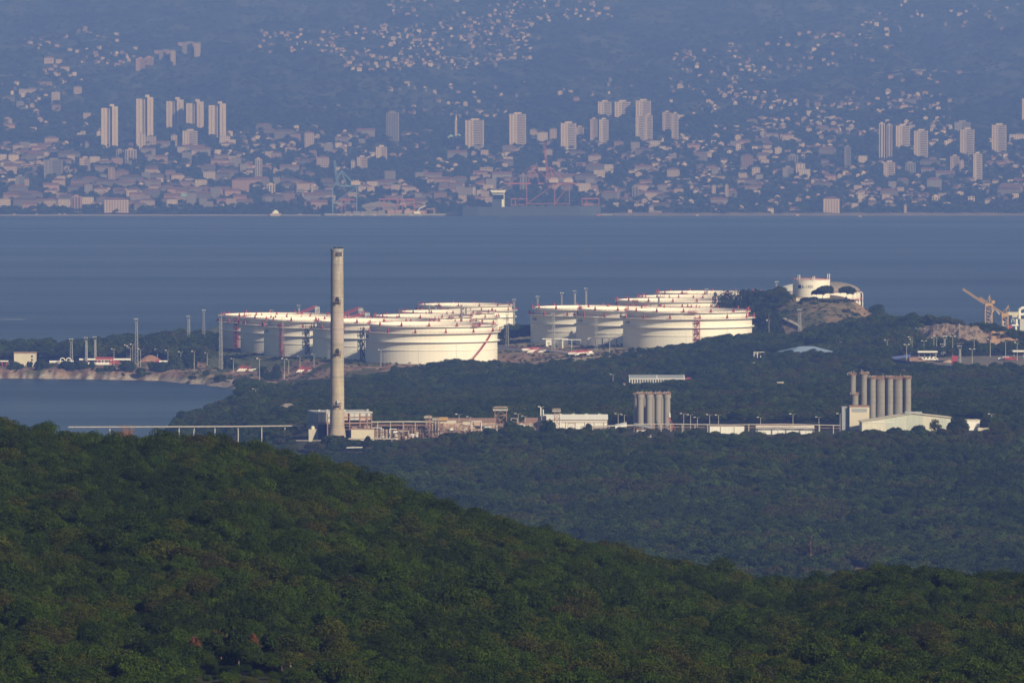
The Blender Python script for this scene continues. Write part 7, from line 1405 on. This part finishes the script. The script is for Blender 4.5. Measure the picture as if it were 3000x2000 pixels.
def rect_gantry(px0, px1, top, bot, label, mt='portred', Y=10010):
    t = thing('gantry_crane', label, 'gantry crane', (xat((px0 + px1) / 2, Y, 5), Y, 2)); w_ = (px1 - px0) / 2 / ppm(Y); z1 = zat(top, Y) - 2; z0 = max(0, zat(bot, Y) - 2)
    b = MB(); b.box(-w_, w_, -1, 1, z1 - 1.8, z1); link('girder', b.mesh('girder', M[mt]), t)
    for x_ in (-w_ + .7, -w_ * .45, w_ - .7): b = MB(); b.bar((x_, 0, 0), (x_, 0, z1 - 1.8), 1.1); link('leg', b.mesh('leg', M[mt]), t)
    b = MB(); b.box(-w_, w_, -1, 1, z0 + 2.0, z0 + 3.2); link('sill_beam', b.mesh('sill_beam', M[mt]), t); return t
rect_gantry(1497, 1545, 581, 604, 'red yard gantry right of the ship bridge'); rect_gantry(1704, 1756, 580, 604, 'red yard gantry at the right end of the ship'); rect_gantry(1110, 1165, 582, 606, 'wide red yard gantry left part beside the blue crane'); rect_gantry(1165, 1215, 583, 606, 'wide red yard gantry right part above the small boats'); rect_gantry(1000, 1040, 583, 606, 'red yard gantry inside the blue gantry crane')
def portal(px0, px1, boomL, boomR, zb, apex, label, up=None, mt='portred', Y=9998):
    t = thing('container_crane', label, 'harbour crane', (xat((px0 + px1) / 2, Y, 5), Y, 2)); X = lambda px: xat(px, Y, 30) - t.location.x; Zq = lambda py: zat(py, Y) - 2; gr = .9
    for px in (px0, px1):
        for y_ in (-6, 8): b = MB(); b.bar((X(px), y_, 0), (X(px), y_, Zq(zb)), 1.1); link('leg', b.mesh('leg', M[mt]), t)
    b = MB()
    for y_ in (-6, 8): b.bar((X(px0), y_, Zq(597)), (X(px1), y_, Zq(597)), .8); b.bar((X(px0), y_, Zq(597)), (X(px1), y_, Zq(zb)), .8)
    link('portal_brace', b.mesh('portal_brace', M[mt]), t)
    b = MB(); b.box(X(boomL), X(boomR), -1.6, 1.6, Zq(zb) + .6, Zq(zb) + 2.8); link('boom', b.mesh('boom', M[mt]), t)
    b = MB(); ax, ay = apex; b.bar((X(ax), 0, Zq(ay)), (X(px0 + 3), 0, Zq(zb)), 1.1); b.bar((X(ax), 0, Zq(ay)), (X(px1), 0, Zq(zb)), 1.0); b.bar((X(ax), 0, Zq(ay)), (X(ax) + (X(px1) - X(ax)) * .35, 0, Zq(zb)), .9); link('a_frame', b.mesh('a_frame', M[mt]), t)
    b = MB(); b.bar((X(ax), 0, Zq(ay)), (X(boomL + 18), 0, Zq(zb) + 3), .5); b.bar((X(ax), 0, Zq(ay)), (X(boomL + 45), 0, Zq(zb) + 3), .4); link('stay', b.mesh('stay', M[mt]), t)
    if up:
        b = MB(); truss(b, (X(up[0]), 0, Zq(zb) + 2), (X(up[1]), 0, Zq(up[2])), 2.6, 12, .8); link('raised_boom', b.mesh('raised_boom', M[mt]), t)
    b = MB(); b.box(X(px1) - 9, X(px1) + 6, -4, 4, Zq(zb) + 3.2, Zq(zb) + 9); link('machine_house', b.mesh('machine_house', TC['white']), t)
    for k_ in range(3): b = MB(); b.lathe([(1.4, Zq(zb) + 9), (1.4, Zq(zb) + 10.5), (.01, Zq(zb) + 11.5)], 10, X(px1) - 5 + k_ * 3.6, 0); link('drum', b.mesh('drum', TC['white']), t)
portal(1543, 1625, 1478, 1557, 541, (1560, 485), 'red container crane with its boom lowered level over the ship')
portal(1625, 1668, 1576, 1690, 541, (1610, 488), 'red container crane with its boom raised almost upright', (1607, 1594, 417), Y=10006)
portal(975, 1045, 1000, 1060, 548, (1000, 500), 'pale blue container crane with a raised slender boom', (990, 980, 470), 'portblue')
# small craft and harbour bits
def boat(px, w, h, label, Y=9955, col='white', name='boat'):
    t = thing(name, label, 'boat' if name == 'boat' else 'ferry', (xat(px, Y, 1), Y, 0)); L = w / 2 / ppm(Y); H = h / ppm(Y); b = MB(); b.add([(-L, -2, 0), (L * .8, -2, 0), (L * .8, 2, 0), (-L, 2, 0), (-L, -2.4, H * .4), (L, -2.4, H * .45), (L, 2.4, H * .45), (-L, 2.4, H * .4)], [(0, 3, 2, 1), (4, 5, 6, 7), (0, 1, 5, 4), (1, 2, 6, 5), (2, 3, 7, 6), (3, 0, 4, 7)]); link('hull', b.mesh('hull', TC[col]), t)
    b = MB(); b.box(-L * .6, L * .5, -1.8, 1.8, H * .42, H * .75); b.box(-L * .3, L * .3, -1.4, 1.4, H * .75, H); link('cabin', b.mesh('cabin', M['white'] if name == 'ferry' else TC['cream']), t)
boat(808, 32, 17, 'white double-decked ferry at the end of the breakwater', 9960, 'white', 'ferry'); boat(2043, 13, 5, 'small white motorboat off the rocky right shore'); boat(2520, 12, 4, 'small white boat alone on the water far right', 9860)
for i, (px, w) in enumerate([(42, 14), (108, 12), (175, 16), (190, 10), (995, 8), (1010, 9), (1028, 8), (1062, 10), (1205, 14), (1232, 8), (1098, 12), (1140, 10), (2337, 12), (880, 34)]):
    boat(px, w, 6 if w < 30 else 5, uniq('tiny white moored boat', px, 626, LM), 9968 if px > 950 else 9988)
t = thing('harbour_crane', 'small white mobile harbour crane with a slanting arm', 'crane', (qx(1222), 9996, 3)); b = MB(); b.box(-5, 5, -3, 3, 0, 3); link('base', b.mesh('base', M['white']), t); b = MB(); b.path([(0, 0, 3), (5, 0, 9), (14, 0, 13)], .8, 8); link('arm', b.mesh('arm', M['white']), t)
t = thing('harbour_crane', 'small cream mobile harbour crane beside the red yard gantries', 'crane', (qx(1196), 9996, 3)); b = MB(); b.box(-6, 6, -3, 3, 0, 5); b.box(-3, 3, -2, 2, 5, 8); link('base', b.mesh('base', TC['cream']), t); b = MB(); b.bar((-2, 0, 6), (-10, 0, 30), .8); link('arm', b.mesh('arm', M['grey']), t)
for i, (px0, px1, top, m_, lb) in enumerate([(1135, 1270, 614, 'pink', 'stack of pink containers left of the ship'), (1250, 1276, 606, 'brick', 'tall stack of red containers left of the ship'), (1900, 1940, 616, 'grey', 'grey quay shed right of the ship'), (1840, 1852, 612, 'cream', 'cream kiosk on the quay right of the ship'), (1010, 1130, 618, 'grey', 'grey quay shed under the blue crane')]):
    t = thing('quay_stack', lb, 'harbour stack', (xat((px0 + px1) / 2, 10005, 5), 10005, 3)); w_ = (px1 - px0) / 2 / ppm(10005); h_ = zat(top, 10005) - 3; n_ = max(2, int(w_ / 6))
    for j in range(n_): b = MB(); b.box(-w_ + j * 2 * w_ / n_, -w_ + (j + .94) * 2 * w_ / n_, -3, 3, 0, h_ * rng.uniform(.75, 1)); link('unit', b.mesh('unit', TC[m_]), t)
t = thing('swept_roof_hall', 'long grey hall with a curved roof behind the quay', 'building', (xat(1115, 10080, 5), 10080, 3)); b = MB(); b.box(-28, 28, -8, 8, 0, 10); link('wall', b.mesh('wall', TC['grey']), t); b = MB(); P_ = [(-30 + 60 * i / 10, 10 + 8 * math.sin(math.pi * (i / 10) * .8 + .3)) for i in range(11)]
for p, q in zip(P_[:-1], P_[1:]): b.hexa([(p[0], -9, 9), (q[0], -9, 9), (q[0], 9, 9), (p[0], 9, 9), (p[0], -9, p[1]), (q[0], -9, q[1]), (q[0], 9, q[1]), (p[0], 9, p[1])])
link('roof', b.mesh('roof', TC['grey']), t)

# roads and terrace walls crossing the far slopes
for i_, (pts, wd) in enumerate((([(-60, 224), (40, 222), (90, 224)], 14), ([(2560, 216), (2660, 208), (2760, 212), (2880, 214)], 12), ([(1230, 158), (1330, 172), (1420, 184), (1500, 176)], 7), ([(2520, 300), (2545, 262), (2580, 232), (2650, 216)], 8), ([(1180, 388), (1250, 384), (1330, 380)], 9), ([(660, 432), (760, 428), (900, 430)], 8), ([(1650, 480), (1730, 468), (1800, 464)], 8), ([(2380, 530), (2460, 527), (2540, 529)], 8))):
    b = MB(); P = []
    for p, q in zip(pts[:-1], pts[1:]):
        for f in np.linspace(0, 1, 12, endpoint=False): v_ = far(p[0] + (q[0] - p[0]) * f, p[1] + (q[1] - p[1]) * f); P += [v_] if v_ is not None else []
    P = [p for p in P if abs(p.y - P[len(P) // 2].y) < 400]
    for p, q in zip(P[:-1], P[1:]):
        a_ = [Vector((v.x, v.y + s * wd / 2, float(gm(v.x, v.y + s * wd / 2)) + .9)) for v in (p, q) for s in (-1, 1)]; b.quad(a_[0], a_[2], a_[3], a_[1])
    if P: tag(b.build('road', TC['grey']), kind='structure')
# ------------------------------------------------------------------ haze
mb = MB(); mb.box(-3400, 3400, -60, 16000, -5, 625)
hz = mb.build('haze', []); hz.data.materials.clear()
hm = bpy.data.materials.new('haze_air'); hm.use_nodes = True; nt = hm.node_tree; nt.nodes.remove(nt.nodes['Principled BSDF'])
pv = nt.nodes.new('ShaderNodeVolumePrincipled'); pv.inputs['Density'].default_value = HAZE['density']
pv.inputs['Color'].default_value = HAZE['color'] + (1,); a_ = HAZE['absorb']; pv.inputs['Absorption Color'].default_value = (a_, a_, a_, 1); pv.inputs['Anisotropy'].default_value = 0.0
nt.links.new(pv.outputs[0], nt.nodes['Material Output'].inputs['Volume'])
hz.data.materials.append(hm); tag(hz, 'thin blue summer haze over the bay and the far mountainside', 'haze', kind='stuff')
